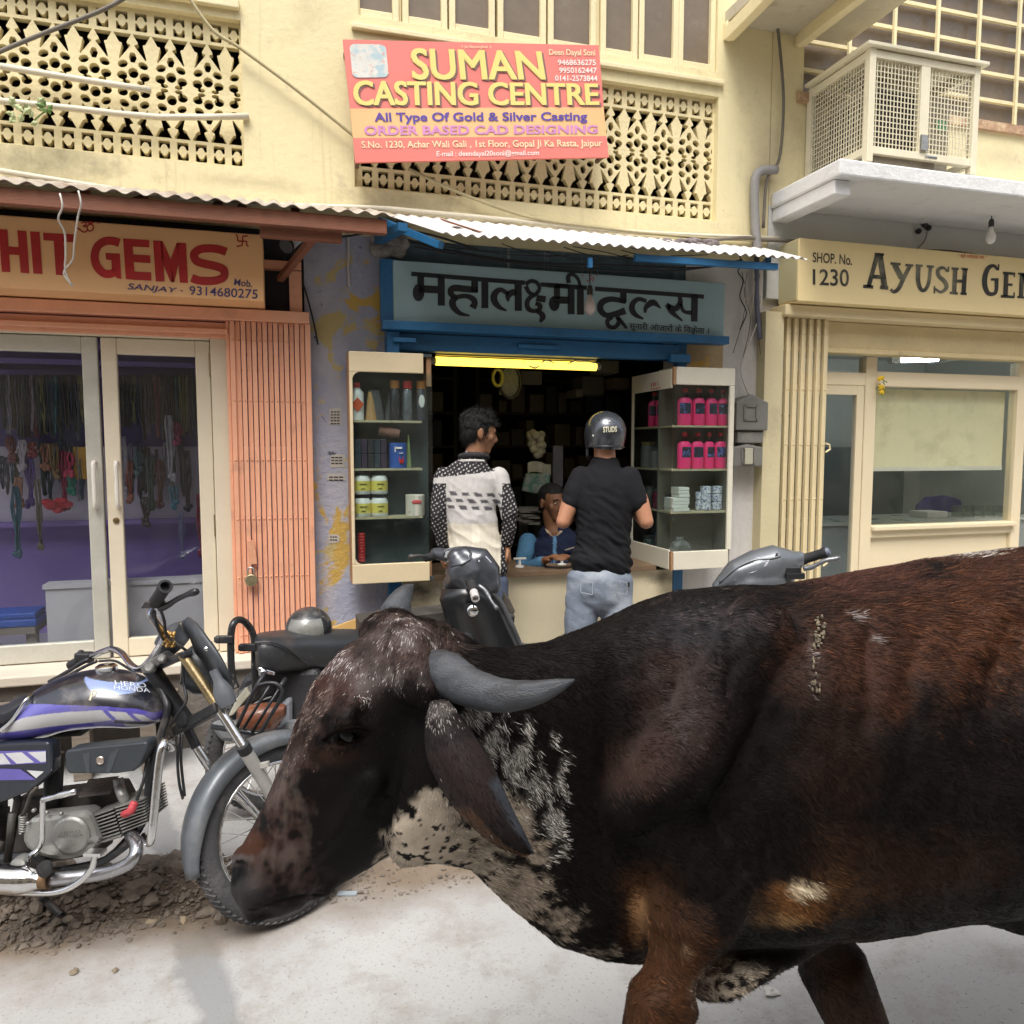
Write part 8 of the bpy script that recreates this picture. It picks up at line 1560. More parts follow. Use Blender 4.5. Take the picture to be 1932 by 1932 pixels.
# hump, shoulder blade, upper arm on both sides
chain(cb, [(D(1310, 1180, 1.46), .07), (D(1400, 1178, 1.49), .078), (D(1520, 1172, 1.53), .07)])
for q in (-1, 1):
    dz = 0 if q < 0 else .34; du = 0 if q < 0 else 40
    chain(cb, [(D(1420+du, 1200, 1.40+dz*.75), .075), (D(1330+du, 1330, 1.365+dz), .105, .085), (D(1250+du, 1440, 1.345+dz), .11, .09), (D(1185+du, 1500, 1.33+dz), .075, .065)])
    chain(cb, [(D(1235+du, 1500, 1.36+dz), .085, .075), (D(1310+du, 1620, 1.385+dz), .105, .075), (D(1340+du, 1700, 1.395+dz), .09, .068)])
# near foreleg
def leg(pts): chain(cb, pts)
kn = D(1205, 2060, 1.315); leg([(D(1310, 1640, 1.385), .115, .075), (D(1290, 1750, 1.35), .090, .072), (D(1252, 1880, 1.325), .066, .06), (D(1222, 1985, 1.315), .052, .05), (kn, .055, .052)])
ft = Vector((kn.x-.02, kn.y, .13)); leg([(kn, .052), (kn.lerp(ft, .5), .036), (ft, .042), (Vector((ft.x-.03, ft.y, .07)), .045)])
k2 = D(1655, 2040, 1.74); leg([(D(1440, 1560, 1.68), .10), (D(1505, 1690, 1.70), .095), (D(1567, 1815, 1.72), .076), (D(1630, 1960, 1.735), .064), (k2, .054)])
f2 = Vector((k2.x+.10, k2.y+.02, .13)); leg([(k2, .05), (k2.lerp(f2, .5), .036), (f2, .042), (Vector((f2.x+.01, f2.y, .07)), .045)])
# brisket fold and sheath
chain(cb, [(D(1330, 1770, 1.45), .07, .035), (D(1345, 1858, 1.46), .046, .028)]); chain(cb, [(D(1350, 1845, 1.46), .055, .028), (D(1420, 1800, 1.48), .062, .03), (D(1530, 1755, 1.52), .05, .03)])
chain(cb, [(D(1870, 1700, 1.66), .05), (D(1925, 1735, 1.66), .030), (D(1985, 1748, 1.67), .022)])
# hind quarters, outside the picture
for q in (-1, 1):
    o_ = Vector((0, 0, 0))+FH*(.13*q); hp = D(2230, 1150, 1.80)+o_; st_ = Vector((hp.x+.05, hp.y-.02, .72)); hk = Vector((hp.x+.26+.1*q, hp.y-.05, .50)); fe = Vector((hp.x+.16+.1*q, hp.y-.04, .12))
    chain(cb, [(hp, .14), (hp.lerp(st_, .6), .16, .12), (st_, .105, .09), (st_.lerp(hk, .6), .06), (hk, .048)]); chain(cb, [(hk, .046), (hk.lerp(fe, .5), .034), (fe, .04), (fe-Vector((.03, 0, .05)), .045)])
chain(cb, [(D(2390, 1120, 1.86), .035), (D(2420, 1230, 1.88), .025), (D(2430, 1500, 1.9), .016), (D(2430, 1650, 1.9), .03)])
# head
hn = (RT*-.50-UP*.865-FW*.04).normalized(); hl = (RT*-.38+UP*.37+FW*.85); hl = (hl-hn*hl.dot(hn)).normalized(); hdv = hn.cross(hl).normalized()
if hdv.dot(RT) > 0: hdv = -hdv
HO = D(738, 1202, 1.27)
def H(s_, d_, l_): return HO+hn*s_+hdv*d_+hl*l_
def hring(s_, hd_, hv_, hw, k=.25, pw=2.3, n=28):
    out = []
    for i in range(n):
        th = 2*math.pi*i/n; cx, sx = math.cos(th), math.sin(th); h = math.copysign(abs(cx)**(2/pw), cx); w_ = math.copysign(abs(sx)**(2/pw), sx)
        d_ = (hd_+hv_)/2+(hd_-hv_)/2*h; out.append(H(s_, d_, w_*hw*(1-k*(.5-.5*h))))
    return out
cb.loft([hring(-.055,-.05,-.13,.03), hring(-.035,-.02,-.18,.065), hring(.0,.022,-.22,.086), hring(.06,.060,-.26,.100), hring(.13,.072,-.285,.106), hring(.19,.066,-.285,.102), hring(.26,.052,-.268,.090), hring(.33,.042,-.222,.077), hring(.38,.038,-.180,.070), hring(.425,.037,-.137,.068), hring(.455,.035,-.113,.066), hring(.475,.027,-.093,.060), hring(.490,.008,-.072,.048), hring(.499,-.015,-.05,.025)])
for q in (-1, 1):
    br_k = 1 if q < 0 else .55; chain(cb, [(H(.10, .040*br_k, q*.074*br_k), .020), (H(.135, .040*br_k, q*.081*br_k), .020), (H(.165, .028*br_k, q*.082*br_k), .015)])       # brow
    chain(cb, [(H(.20, -.05, q*.088), .022), (H(.28, -.05, q*.070), .018), (H(.36, -.045, q*.052), .018)])        # cheek ridge
    chain(cb, [(H(.02, -.20, q*.052), .055), (H(.12, -.235, q*.056), .050), (H(.24, -.235, q*.045), .034)])             # jaw
    chain(cb, [(H(.445, .004, q*.042), .026), (H(.470, -.014, q*.044), .025)])                                    # nostril wing
    chain(cb, [(H(.02, -.03, q*.085), .045), (H(.025, -.04, q*.105), .04)])                                       # horn boss
chain(cb, [(H(.41, -.098, -.03), .030), (H(.452, -.082, 0), .032), (H(.41, -.098, .03), .030)])                   # chin
chain(cb, [(H(.0, -.02, -.04), .045), (H(.0, -.02, .04), .045)])
V, F = fuse(cb, .0085, 9)
def pix(V):
    R_ = V-np.array(CAM); z = R_@np.array(FW); return 966+FPX*(R_@np.array(RT))/z, 966-FPX*(R_@np.array(UP))/z, z
def refine(V, F, boxes):
    """finer mesh where the hide carries small detail: face, throat, then muzzle and eye"""
    me = bpy.data.meshes.new('refine'); me.from_pydata([tuple(v) for v in V], [], F); bm = bmesh.new(); bm.from_mesh(me); bpy.data.meshes.remove(me)
    for (u0, u1, v0, v1, zmax) in boxes:
        bm.verts.ensure_lookup_table(); P = np.array([tuple(v.co) for v in bm.verts]); u, v, z = pix(P); ins = (u > u0) & (u < u1) & (v > v0) & (v < v1) & (z < zmax)
        ed = [e for e in bm.edges if ins[e.verts[0].index] and ins[e.verts[1].index]]
        bmesh.ops.subdivide_edges(bm, edges=ed, cuts=1, use_grid_fill=True); bm.verts.index_update()
    big = [f for f in bm.faces if len(f.verts) > 4]; bmesh.ops.triangulate(bm, faces=big); bm.verts.index_update()
    V2 = np.array([tuple(v.co) for v in bm.verts]); F2 = [tuple(v.index for v in f.verts) for f in bm.faces]; bm.free(); return V2, F2
V, F = refine(V, F, [(400, 1080, 1140, 1800, 1.5), (400, 700, 1330, 1760, 1.30)])
FN = np.array([list(f)+[f[-1]]*(4-len(f)) for f in F])
def push(V, c, r, d, amt):
    q = np.exp(-((V-np.array(c))**2).sum(1)/(2*r*r)); return V+np.outer(q*amt, np.array(d))
nd = -hl
for q in (-1, 1):
    V = push(V, H(.470, -.018, q*.062), .010, tuple((hl*q+hn*.5).normalized()), -.012 if q < 0 else -.024)      # nostrils
    V = push(V, H(.158, .030, q*.100), .013, tuple(hl*q), -.016); V = push(V, H(.135, .045, q*.098), .014, tuple(hl*q), .006)      # eye sockets
    V = push(V, H(.25, -.02, q*.085), .03, tuple(hl*q), -.008)
for l_ in np.linspace(-.06, .06, 13): V = push(V, H(.47-.9*abs(l_), -.092, l_), .008, tuple((hn*.5+hl*(1 if l_ > 0 else -1)).normalized()), -.005)
# ribs, hip hollow and soft muscle relief on the flank
U_, Vv, Zd = pix(V)
side_n = -(ax.cross(UZ)).normalized(); side_n = side_n if side_n.dot(FW) < 0 else -side_n
rel = np.array([mnoise.noise(Vector((u/95, v/150, 0)))*.010+mnoise.noise(Vector((u/40, v/60, 3)))*.004 for u, v in zip(U_, Vv)])
hm0 = (U_ < 880) & (Zd < 1.30); dpt = np.zeros(len(V))
for (u0, v0, ru, rv, a_) in ((450, 1640, 15, 12, .026), (442, 1658, 10, 14, .022), (655, 1386, 30, 10, .007), (640, 1352, 46, 12, -.006), (560, 1560, 40, 70, .006), (700, 1470, 60, 60, -.006), (610, 1500, 26, 80, .004)): dpt += a_*np.exp(-((U_-u0)/ru)**2-((Vv-v0)/rv)**2)
for t_ in np.linspace(0, 1, 24): um, vm_ = 478+135*t_, 1716-28*math.sin(t_*1.8); dpt += .0016*np.exp(-((U_-um)/5)**2-((Vv-vm_)/3)**2)
V = V+np.outer(np.where(hm0, np.minimum(dpt, .034), 0), np.array(FW))
body_m = np.clip((U_-1120)/120, 0, 1)
for (u0, v0, ru, rv, a_) in ((1395, 1300, 38, 150, -.020), (1445, 1480, 40, 160, -.014), (1330, 1260, 40, 110, .012), (1205, 1465, 50, 60, .020), (1135, 1440, 26, 170, -.022), (1260, 1370, 40, 90, .010), (1490, 1640, 45, 70, -.018), (1240, 1560, 80, 40, -.008), (1560, 1330, 30, 160, .006), (1900, 1290, 60, 90, -.025), (1640, 1300, 26, 170, -.006), (1720, 1320, 26, 170, -.006), (1850, 1110, 70, 30, .012)):
    rel += a_*np.exp(-((U_-u0)/ru)**2-((Vv-v0)/rv)**2)
V = V+np.outer(rel*body_m, np.array(side_n))
U_, Vv, Zd = pix(V)

BASE = np.array((.0046, .0030, .0026))
def coat(u, v, p, rnd=None):
    """coat colour of the hide point p (photograph position u, v at rest): black-brown with roan, tan and speckled fields, plus some painted light and shade; rnd picks single pale hairs"""
    n1 = mnoise.fractal(Vector(p)*9, 1, 2, 4); n2 = mnoise.fractal(Vector(p)*30+Vector((7, 1, 3)), 1, 2, 3); n3 = mnoise.fractal(Vector(p)*70+Vector((2, 9, 4)), 1, 2, 2); ns = mnoise.fractal(Vector((p[0]*75, p[1]*75, p[2]*26)), 1, 2, 3)
    c = BASE*(1+.35*n2)
    def g(u0, v0, ru, rv): return math.exp(-((u-u0)/ru)**2-((v-v0)/rv)**2)
    def put(u0, v0, ru, rv, col, s=1.0, rough=.35, nz=None):
        nonlocal c
        q = g(u0, v0, ru*1.15, rv*1.15)
        if q < .02: return
        q = min(1, max(0, (q+rough*(n1+.5*n2 if nz is None else nz)*min(1, 2.5*q)-.18)*1.5))*min(1, s)
        if rnd is not None: q = q*.45+.55*(1 if ((rnd*7.31+ru*.37) % 1) < q else 0)
        c = c*(1-q)+np.array(col)*(1.3 if u > 1000 and col[0] < .08 else 1)*q
    def hairs(fields, col, dens, nz=.5):
        """scattered pale hairs"""
        nonlocal c
        q = max(g(*f) for f in fields)
        if q < .06: return
        q = min(1, max(0, (q*dens+nz*ns+.35*n2-.30)*1.8))
        if rnd is None: c = c*(1-.25*q)+np.array(col)*.25*q
        elif rnd < q: c = np.array(col)
    # flank, back and legs
    put(1800, 1190, 300, 120, (.037, .0150, .0085), .92); put(1900, 1080, 120, 60, (.042, .0175, .0105), .88); put(1640, 1085, 130, 38, (.048, .020, .014), .8); put(1620, 1260, 110, 90, (.030, .012, .007), .7)
    put(1280, 1330, 80, 120, (.021, .012, .010), .8); put(1210, 1450, 60, 60, (.032, .018, .014), .85); put(1330, 1180, 100, 40, (.010, .009, .011), .8)  # lit look of the shoulder painted as lighter brown
    put(1570, 1420, 80, 140, (.013, .0065, .0042), .7); put(1700, 1640, 200, 70, (.018, .008, .004), .8); put(1900, 1420, 120, 150, (.006, .004, .0035), .7)
    put(1260, 1850, 90, 150, (.040, .0165, .0065), .9); put(1225, 1670, 50, 60, (.036, .016, .007), .7); put(1203, 1745, 16, 50, (.24, .13, .06), .8); put(1380, 1600, 110, 130, (.0035, .0025, .0025), .9); put(1290, 1790, 9, 16, (.16, .10, .06), .7)
    put(1500, 1708, 74, 36, (.15, .066, .022), .85, .6); put(1555, 1672, 50, 30, (.10, .046, .017), .6, .6); put(1590, 1685, 60, 36, (.085, .040, .016), .6, .6); put(1525, 1680, 26, 20, (.60, .50, .34), 1, .9, n2); put(1470, 1738, 46, 14, (.30, .18, .08), .8, .5); put(1440, 1745, 30, 60, (.004, .003, .003), .6)
    put(1600, 1870, 70, 110, (.028, .013, .0065), .9); put(1668, 1880, 9, 50, (.10, .055, .03), .7); put(1610, 1890, 12, 16, (.005, .004, .004), .8)
    if n3+.6*n2 > .06: put(1390, 1868, 70, 40, (.33, .28, .22), 1.0)
    hairs([(1800, 1038, 100, 18)], (.55, .51, .44), .95); hairs([(1910, 1150, 80, 110)], (.30, .24, .20), .55); hairs([(1650, 1205, 26, 13), (1610, 1165, 24, 14), (1530, 1270, 8, 60)], (.28, .25, .24), .68); hairs([(1350, 1170, 120, 40), (1280, 1330, 60, 100)], (.055, .042, .040), .6); hairs([(1850, 1180, 220, 130)], (.085, .033, .015), .7)
    # head
    put(700, 1250, 90, 80, (.034, .024, .022), .9, .5, n2); put(780, 1215, 70, 60, (.045, .028, .024), .8, .5, n2); put(620, 1270, 60, 60, (.040, .018, .014), .8, .5, n2)
    put(560, 1400, 40, 90, (.026, .014, .011), .85, .8, n2+n3); put(520, 1510, 42, 80, (.030, .016, .013), .9, .9, n2+n3); put(470, 1598, 40, 32, (.050, .019, .009), .85, .5); put(545, 1640, 56, 50, (.034, .020, .017), .8, .9, n2+n3)
    hairs([(720, 1285, 85, 45), (770, 1205, 75, 40), (640, 1250, 55, 36)], (.30, .27, .26), .62, .22); hairs([(590, 1340, 40, 60)], (.20, .15, .13), .62, .22); hairs([(540, 1480, 50, 140), (540, 1630, 60, 50)], (.22, .175, .155), .66, .35)
    put(640, 1425, 46, 18, (.030, .014, .008), .85); put(655, 1384, 34, 9, (.002, .0015, .0015), 1.0, .1); put(655, 1362, 44, 5, (.030, .020, .017), .7, .2); put(640, 1408, 34, 4, (.028, .016, .012), .7, .2); put(668, 1345, 36, 5, (.003, .002, .002), .7, .2); put(720, 1500, 75, 120, (.0028, .0022, .0022), .95, .3); put(650, 1610, 60, 50, (.004, .003, .003), .9, .3); put(770, 1370, 70, 60, (.003, .0025, .0025), .9, .3)  # shadow slit of the eye painted dark
    put(448, 1650, 22, 24, (.002, .002, .002), 1, .1); put(466, 1690, 54, 40, (.020, .018, .018), .9, .3); put(444, 1622, 30, 9, (.075, .066, .064), .8, .3); put(490, 1660, 22, 22, (.040, .030, .027), .7, .3); put(500, 1718, 40, 8, (.04, .033, .03), .7, .3); put(450, 1648, 15, 11, (.0012, .0012, .0012), 1, .05); put(440, 1660, 8, 12, (.0012, .0012, .0012), 1, .05)  # nostril shade and the lit top of the nose pad painted as colour
    if v > 1640 and u < 640:
        for k in range(7):
            t_ = k/6; put(478+135*t_, 1716-28*math.sin(t_*1.8), 14, 2.6, (.0015, .0012, .0012), .9, .1)  # shade of the mouth crease painted as a dark line
    # throat, neck and dewlap
    th = max(g(*f) for f in ((800, 1590, 70, 55), (870, 1600, 75, 55), (910, 1650, 55, 50), (950, 1560, 60, 60), (830, 1530, 45, 45), (750, 1625, 45, 25)))
    if u > 690 and v > 1440 and th > .05:
        th = min(1, max(0, (th+.25*n1+.12*n2-.30)*4)); sp = 1 if n3+.5*n2 < .30-.22*(1-th) else 0; q = th*sp; c = c*(1-q)+np.array((.33, .28, .22))*(1+.35*n2+.3*n1)*q
    hairs([(890, 1345, 36, 40), (935, 1395, 60, 55), (985, 1445, 60, 60), (1030, 1505, 45, 65), (880, 1322, 30, 26), (1045, 1560, 25, 50)], (.46, .44, .41), .80, .8)
    dl = max(g(*f) for f in ((990, 1680, 60, 70), (1060, 1750, 70, 55), (1130, 1795, 60, 30), (1010, 1600, 40, 60)))
    if dl > .1:
        q = min(1, max(0, (dl*.9+n1*.6+n3*.6-.50)*3.2)); c = c*(1-q)+np.array((.29, .24, .19))*q
    return np.clip(c, .0015, .9)
cols = np.array([coat(u, v, p) for u, v, p in zip(U_, Vv, V)])
HIDE = attr_mat('bull_hide', rough=.6, spec=.12, bump=.25)
bo = skin_object('body', V, F, HIDE, cow, cols)
# short coat of real hairs lying along the hide
def fur(V, F4, n_tot):
    A = V[F4[:, 0]]; Bq = V[F4[:, 1]]; Cq = V[F4[:, 2]]; Dq = V[F4[:, 3]]; nrm = np.cross(Cq-A, Dq-Bq); ar = np.linalg.norm(nrm, axis=1)+1e-12; nrm = nrm/ar[:, None]
    cen = (A+Bq+Cq+Dq)/4; u, v, z = pix(cen); facing = -(nrm*((cen-np.array(CAM))/np.linalg.norm(cen-np.array(CAM), axis=1)[:, None])).sum(1)
    wgt = ar*np.where(facing > -.35, 1.0, .12)*np.where((u > -50) & (u < 2000) & (v < 1990), 1, .15)*np.clip((1.35/z)**2, .3, 2)
    idx = RNG.choice(len(F4), n_tot, p=wgt/wgt.sum()); r1 = RNG.random((n_tot, 1)); r2 = RNG.random((n_tot, 1))
    P = (A[idx]*(1-r1)+Bq[idx]*r1)*(1-r2)+(Dq[idx]*(1-r1)+Cq[idx]*r1)*r2; N = nrm[idx]; u, v, z = pix(P); L = np.full(n_tot, .0135)
    def g(u0, v0, ru, rv): return np.exp(-((u-u0)/ru)**2-((v-v0)/rv)**2)
    bx = np.array(ax); dn = np.array((0, 0, -1.0)); T = bx[None]*np.ones((n_tot, 1))*.9+dn*.55
    hm_ = np.clip((880-u)/60, 0, 1)[:, None]*np.clip((v-1150)/40, 0, 1)[:, None]; T = T*(1-hm_)+(np.array(hn)[None]*.9+.1*dn)*hm_
    pol = g(770, 1200, 80, 60)[:, None]; T = T*(1-pol)+(np.array(hn)*.75-np.array(hl)*.55)[None]*pol
    nk = g(960, 1420, 130, 120)[:, None]; T = T*(1-nk)+(bx*.55+dn*.95)[None]*nk
    jit = np.array([[mnoise.noise(Vector(p)*14), mnoise.noise(Vector(p)*14+Vector((9, 9, 9))), mnoise.noise(Vector(p)*14+Vector((4, 1, 7)))] for p in P]); jc = np.array([[mnoise.noise(Vector(p)*75), mnoise.noise(Vector(p)*75+Vector((9, 9, 9))), mnoise.noise(Vector(p)*75+Vector((4, 1, 7)))] for p in P]); T = T+jit*.55+jc*(.45+.5*g(1850, 1130, 300, 130)+.5*g(960, 1430, 130, 130))[:, None]+RNG.normal(0, .12, (n_tot, 3))
    T = T-N*(T*N).sum(1)[:, None]; T /= (np.linalg.norm(T, axis=1)[:, None]+1e-9)
    L += .016*g(1850, 1130, 260, 110)+.008*g(960, 1420, 110, 110)+.010*g(880, 1220, 60, 30)-.0045*np.clip(hm_[:, 0], 0, 1)+.008*g(1000, 1210, 150, 40)-.006*g(960, 1430, 130, 120)-.006*g(520, 1600, 120, 150)-.004*g(850, 1600, 120, 70)
    L = np.where(g(455, 1680, 45, 50) > .5, .0022, L); L = np.where((u < 620) & (v > 1560), np.minimum(L, .0075), L); L = np.where(g(655, 1386, 40, 18) > .5, .003, L); L *= RNG.uniform(.65, 1.25, n_tot); lift = np.where((u < 880), .28, .30)[:, None]+.15*g(1850, 1080, 250, 90)[:, None]
    npt = 4; pts = np.zeros((n_tot, npt, 3)); up_ = N*lift
    for k in range(npt):
        t = k/(npt-1); d_ = T*t+N*lift*(t-.55*t*t); pts[:, k] = P-N*.001+d_*L[:, None]
    cl = np.array([coat(a, b, p, r_) for a, b, p, r_ in zip(u, v, P, RNG.random(n_tot))])*(RNG.lognormal(0, .42+.25*np.clip((900-u)/40, 0, 1), n_tot)[:, None])
    return pts, cl, L
FURM = attr_mat('bull_hair', rough=.5, spec=.13)
pts, cl_, L_ = fur(V, FN, NFUR if 'NFUR' in globals() else 170000)
hair_object('coat_hair', pts, cl_, cow, .00062, FURM)
# dried dung crust on the flank
from mathutils.bvhtree import BVHTree as _BV
bvh = _BV.FromPolygons([Vector(v) for v in V], F)
def hide(u, v, lift=0.0):
    d_ = ray(u, v).normalized(); h = bvh.ray_cast(CAM, d_); return (h[0]-d_*lift) if h[0] else D(u, v, 1.35)
mb = MB(); rng = random.Random(9)
for k in range(34):
    t = rng.random(); u = 1549+rng.uniform(-9, 9)-6*t; v = 1165+60*t+rng.uniform(-8, 8)
    mb.ball(hide(u, v, .006), rng.uniform(.001, .004), rng.uniform(.002, .004), rng.uniform(.002, .006), 6, 4)
for k in range(12): mb.ball(hide(1540+rng.uniform(-7, 7), 1235+rng.uniform(0, 70), .006), .002, .002, .005, 6, 4)
mb.build('dung_crust', paint('dry_dung', (.20, .165, .11), .9, .6, 60, 200, .4), cow, smooth=True)
# horns, ear, eye
HORN = paint('horn_grey', (.060, .065, .074), .42, .4, 20, 160, .3, stretch=(.5, 2.5, 3), grime=((.018, .018, .02), 12, .48, .72), spec=.35)
def horn(pts, name='horn'):
    P = spline([tuple(D(u, v, d_))+(r,) for u, v, d_, r in pts], 8); rr = [max(.0015, p[3]*(1+.03*math.sin(i*2.3)*max(0, 1-i/30)+.012*math.sin(i*5.1))) for i, p in enumerate(P)]; mb = MB(); mb.tube([Vector(p[:3]) for p in P], rr, 18); return mb.build(name, HORN, cow, smooth=True)
horn([(800, 1262, 1.235, .030), (840, 1270, 1.20, .0345), (885, 1296, 1.165, .030), (945, 1312, 1.135, .0255), (1005, 1308, 1.12, .019), (1050, 1295, 1.12, .0115), (1084, 1283, 1.125, .002)])
horn([(742, 1185, 1.36, .030), (746, 1158, 1.37, .029), (756, 1132, 1.385, .021), (768, 1114, 1.40, .013), (780, 1103, 1.41, .002)])
EARM = attr_mat('ear_hide', rough=.7, spec=.3, bump=.2)
def ear(rows, name='ear'):
    """rows: (left px, right px, depth mid, cup): leaf-shaped drooping ear with a folded cup"""
    VV = []; CC = []; ns = 11
    R_ = spline([tuple(l)+tuple(r)+(d_, c_) for l, r, d_, c_ in rows], 5)
    for i, q in enumerate(R_):
        l = D(q[0], q[1], q[4]); r = D(q[2], q[3], q[4]); t = i/(len(R_)-1)
        for k in range(ns):
            s_ = k/(ns-1); p = l.lerp(r, s_); cup = q[5]*(1-(2*s_-1)**2); p = p-FW*cup; VV.append(p)
            inner = s_ < .36 and t > .50; c_ = (.060, .032, .018) if inner else (.0075, .0045, .004)
            if not inner and .25 < t < .6: c_ = (.013, .007, .006)
            if s_ > .80 and t > .45: c_ = (.030, .034, .042)
            if t < .10: c_ = (.05, .043, .04)
            CC.append(np.array(c_)*(1+.3*mnoise.noise(p*60)))
    m_ = len(R_); fs = [(i*ns+k, i*ns+k+1, (i+1)*ns+k+1, (i+1)*ns+k) for i in range(m_-1) for k in range(ns-1)]; n0 = len(VV)
    VV2 = VV+[p+FW*.008 for p in VV]; fs2 = fs+[tuple(a+n0 for a in reversed(f)) for f in fs]
    for i in range(m_-1): fs2 += [(i*ns, (i+1)*ns, (i+1)*ns+n0, i*ns+n0), (i*ns+ns-1, i*ns+ns-1+n0, (i+1)*ns+ns-1+n0, (i+1)*ns+ns-1)]
    for k in range(ns-1): fs2 += [(k, k+1, k+1+n0, k+n0), ((m_-1)*ns+k, (m_-1)*ns+k+n0, (m_-1)*ns+k+1+n0, (m_-1)*ns+k+1)]
    eo = skin_object(name, np.array([tuple(p) for p in VV2]), fs2, EARM, cow, np.array(CC+CC))
    A = np.array([tuple(p) for p in VV]); ne = 2600; fi = RNG.integers(0, len(fs), ne); q4_ = np.array(fs)[fi]; r1 = RNG.random((ne, 1)); r2 = RNG.random((ne, 1))
    P = (A[q4_[:, 0]]*(1-r1)+A[q4_[:, 1]]*r1)*(1-r2)+(A[q4_[:, 3]]*(1-r1)+A[q4_[:, 2]]*r1)*r2; Tn = A[q4_[:, 3]]-A[q4_[:, 0]]; Tn /= np.linalg.norm(Tn, axis=1)[:, None]+1e-9; Tn += RNG.normal(0, .18, (ne, 3)); lift = -np.array(FW)[None]
    pts = np.stack([P+(Tn*t+lift*.22*t*(1-.4*t))*(.008*RNG.uniform(.6, 1.5, (ne, 1)) if False else .006) for t in (0, .4, .75, 1)], 1); cc = np.array(CC)[q4_[:, 0]]*RNG.uniform(.5, 1.8, (ne, 1)); w_ = RNG.random(ne) < np.where(A[q4_[:, 0]][:, 2] > A[:, 2].max()-.03, .22, .003); cc[w_] = (.40, .37, .34)
    hair_object('ear_hair', pts, cc, eo, .0004, FURM); return eo
ear([((812, 1322), (846, 1318), 1.17, .01), ((802, 1370), (868, 1352), 1.145, .022), ((806, 1430), (905, 1405), 1.13, .028), ((836, 1495), (935, 1458), 1.12, .028), ((878, 1548), (960, 1515), 1.115, .024), ((925, 1590), (985, 1565), 1.115, .016), ((970, 1611), (1000, 1596), 1.12, .006), ((990, 1613), (1004, 1606), 1.12, .0)])
for q in (-1, 1):
    mb = MB(); e = (hide(654, 1385, -.007) if q < 0 else H(.155, .018, .078)); mb.ball(e, .021, .013, .013, 16, 10, ((hn*.45+hdv*-.9).normalized(), (hn*.9+hdv*.45).normalized(), hl)); mb.build('eye', paint('bull_eye', (.002, .0018, .0018), .25, .1, spec=.25), cow, smooth=True)
LIDM = paint('dark_lid', (.006, .0035, .0025), .9, .2, spec=.05)
mb = MB(); mb.tube(sv([hide(608, 1396), hide(628, 1381), hide(655, 1373), hide(685, 1373), hide(702, 1380)], 5), [.002]*3+[.004]*15+[.002]*3, 8); mb.build('eyelid', LIDM, cow, smooth=True)
mb = MB(); mb.tube(sv([hide(612, 1399), hide(640, 1401), hide(672, 1396), hide(698, 1385)], 5), [.0015]*3+[.003]*10+[.0015]*3, 8); mb.build('eyelid', LIDM, cow, smooth=True)
for p_, nm in ((ft, 'hoof'), (f2, 'hoof')):
    mb = MB()
    for q in (-1, 1): mb.loft([ring(Vector((p_.x-.03, p_.y+q*.022, .085)), RT, FH, .036, .020, 12), ring(Vector((p_.x-.045, p_.y+q*.024, .003)), RT, FH, .050, .024, 12)])
    mb.build(nm, paint('hoof_black', (.03, .027, .025), .4, .2), cow, smooth='auto')
# ------------------------------------------------------------------ rubble, stones and litter on the ground
rng = random.Random(17)
GR = paint('rubble_stone', (.16, .132, .106), .95, .4, 14, 60, .4, grime=((.26, .21, .165), 10, .45, .7))
def mound(x, y):
    """height of the rubble heap"""
    best = 0
    for (u, v, r, h) in ((60, 1690, .26, .05), (180, 1690, .28, .07), (300, 1680, .26, .07), (400, 1680, .22, .06), (330, 1640, .2, .05), (-80, 1700, .3, .05)):
        c = G(u, v); d = math.hypot(x-c.x, (y-c.y)*1.5); best = max(best, h*max(0, 1-(d/r)**2))
    return best
mb = MB(); c0, c1 = G(-250, 1830), G(520, 1610); nx, ny = 70, 44; x0_, x1_ = min(c0.x, c1.x)-.1, max(c0.x, c1.x)+.1; y0_, y1_ = min(c0.y, c1.y)-.05, max(c0.y, c1.y)+.05; vs = []
for i in range(nx):
    for j in range(ny):
        x = x0_+(x1_-x0_)*i/(nx-1); y = y0_+(y1_-y0_)*j/(ny-1); h = mound(x, y); vs.append((x, y, h+(.008*mnoise.noise(Vector((x*14, y*14, 0))) if h > .004 else 0)-.006+.002*(h > 0)))
mb.add(vs, [(i*ny+j, (i+1)*ny+j, (i+1)*ny+j+1, i*ny+j+1) for i in range(nx-1) for j in range(ny-1)]); mb.build('dirt_heap', paint('rubble_dirt', (.12, .09, .065), .95, .4, 9, 50, .6), kind='structure', smooth=True)
ico = bmesh.new(); bmesh.ops.create_icosphere(ico, subdivisions=2, radius=1); IV = [v.co.copy() for v in ico.verts]; IF = [tuple(v.index for v in f.verts) for f in ico.faces]; ico.free()
ico = bmesh.new(); bmesh.ops.create_icosphere(ico, subdivisions=1, radius=1); IV1 = [v.co.copy() for v in ico.verts]; IF1 = [tuple(v.index for v in f.verts) for f in ico.faces]; ico.free()
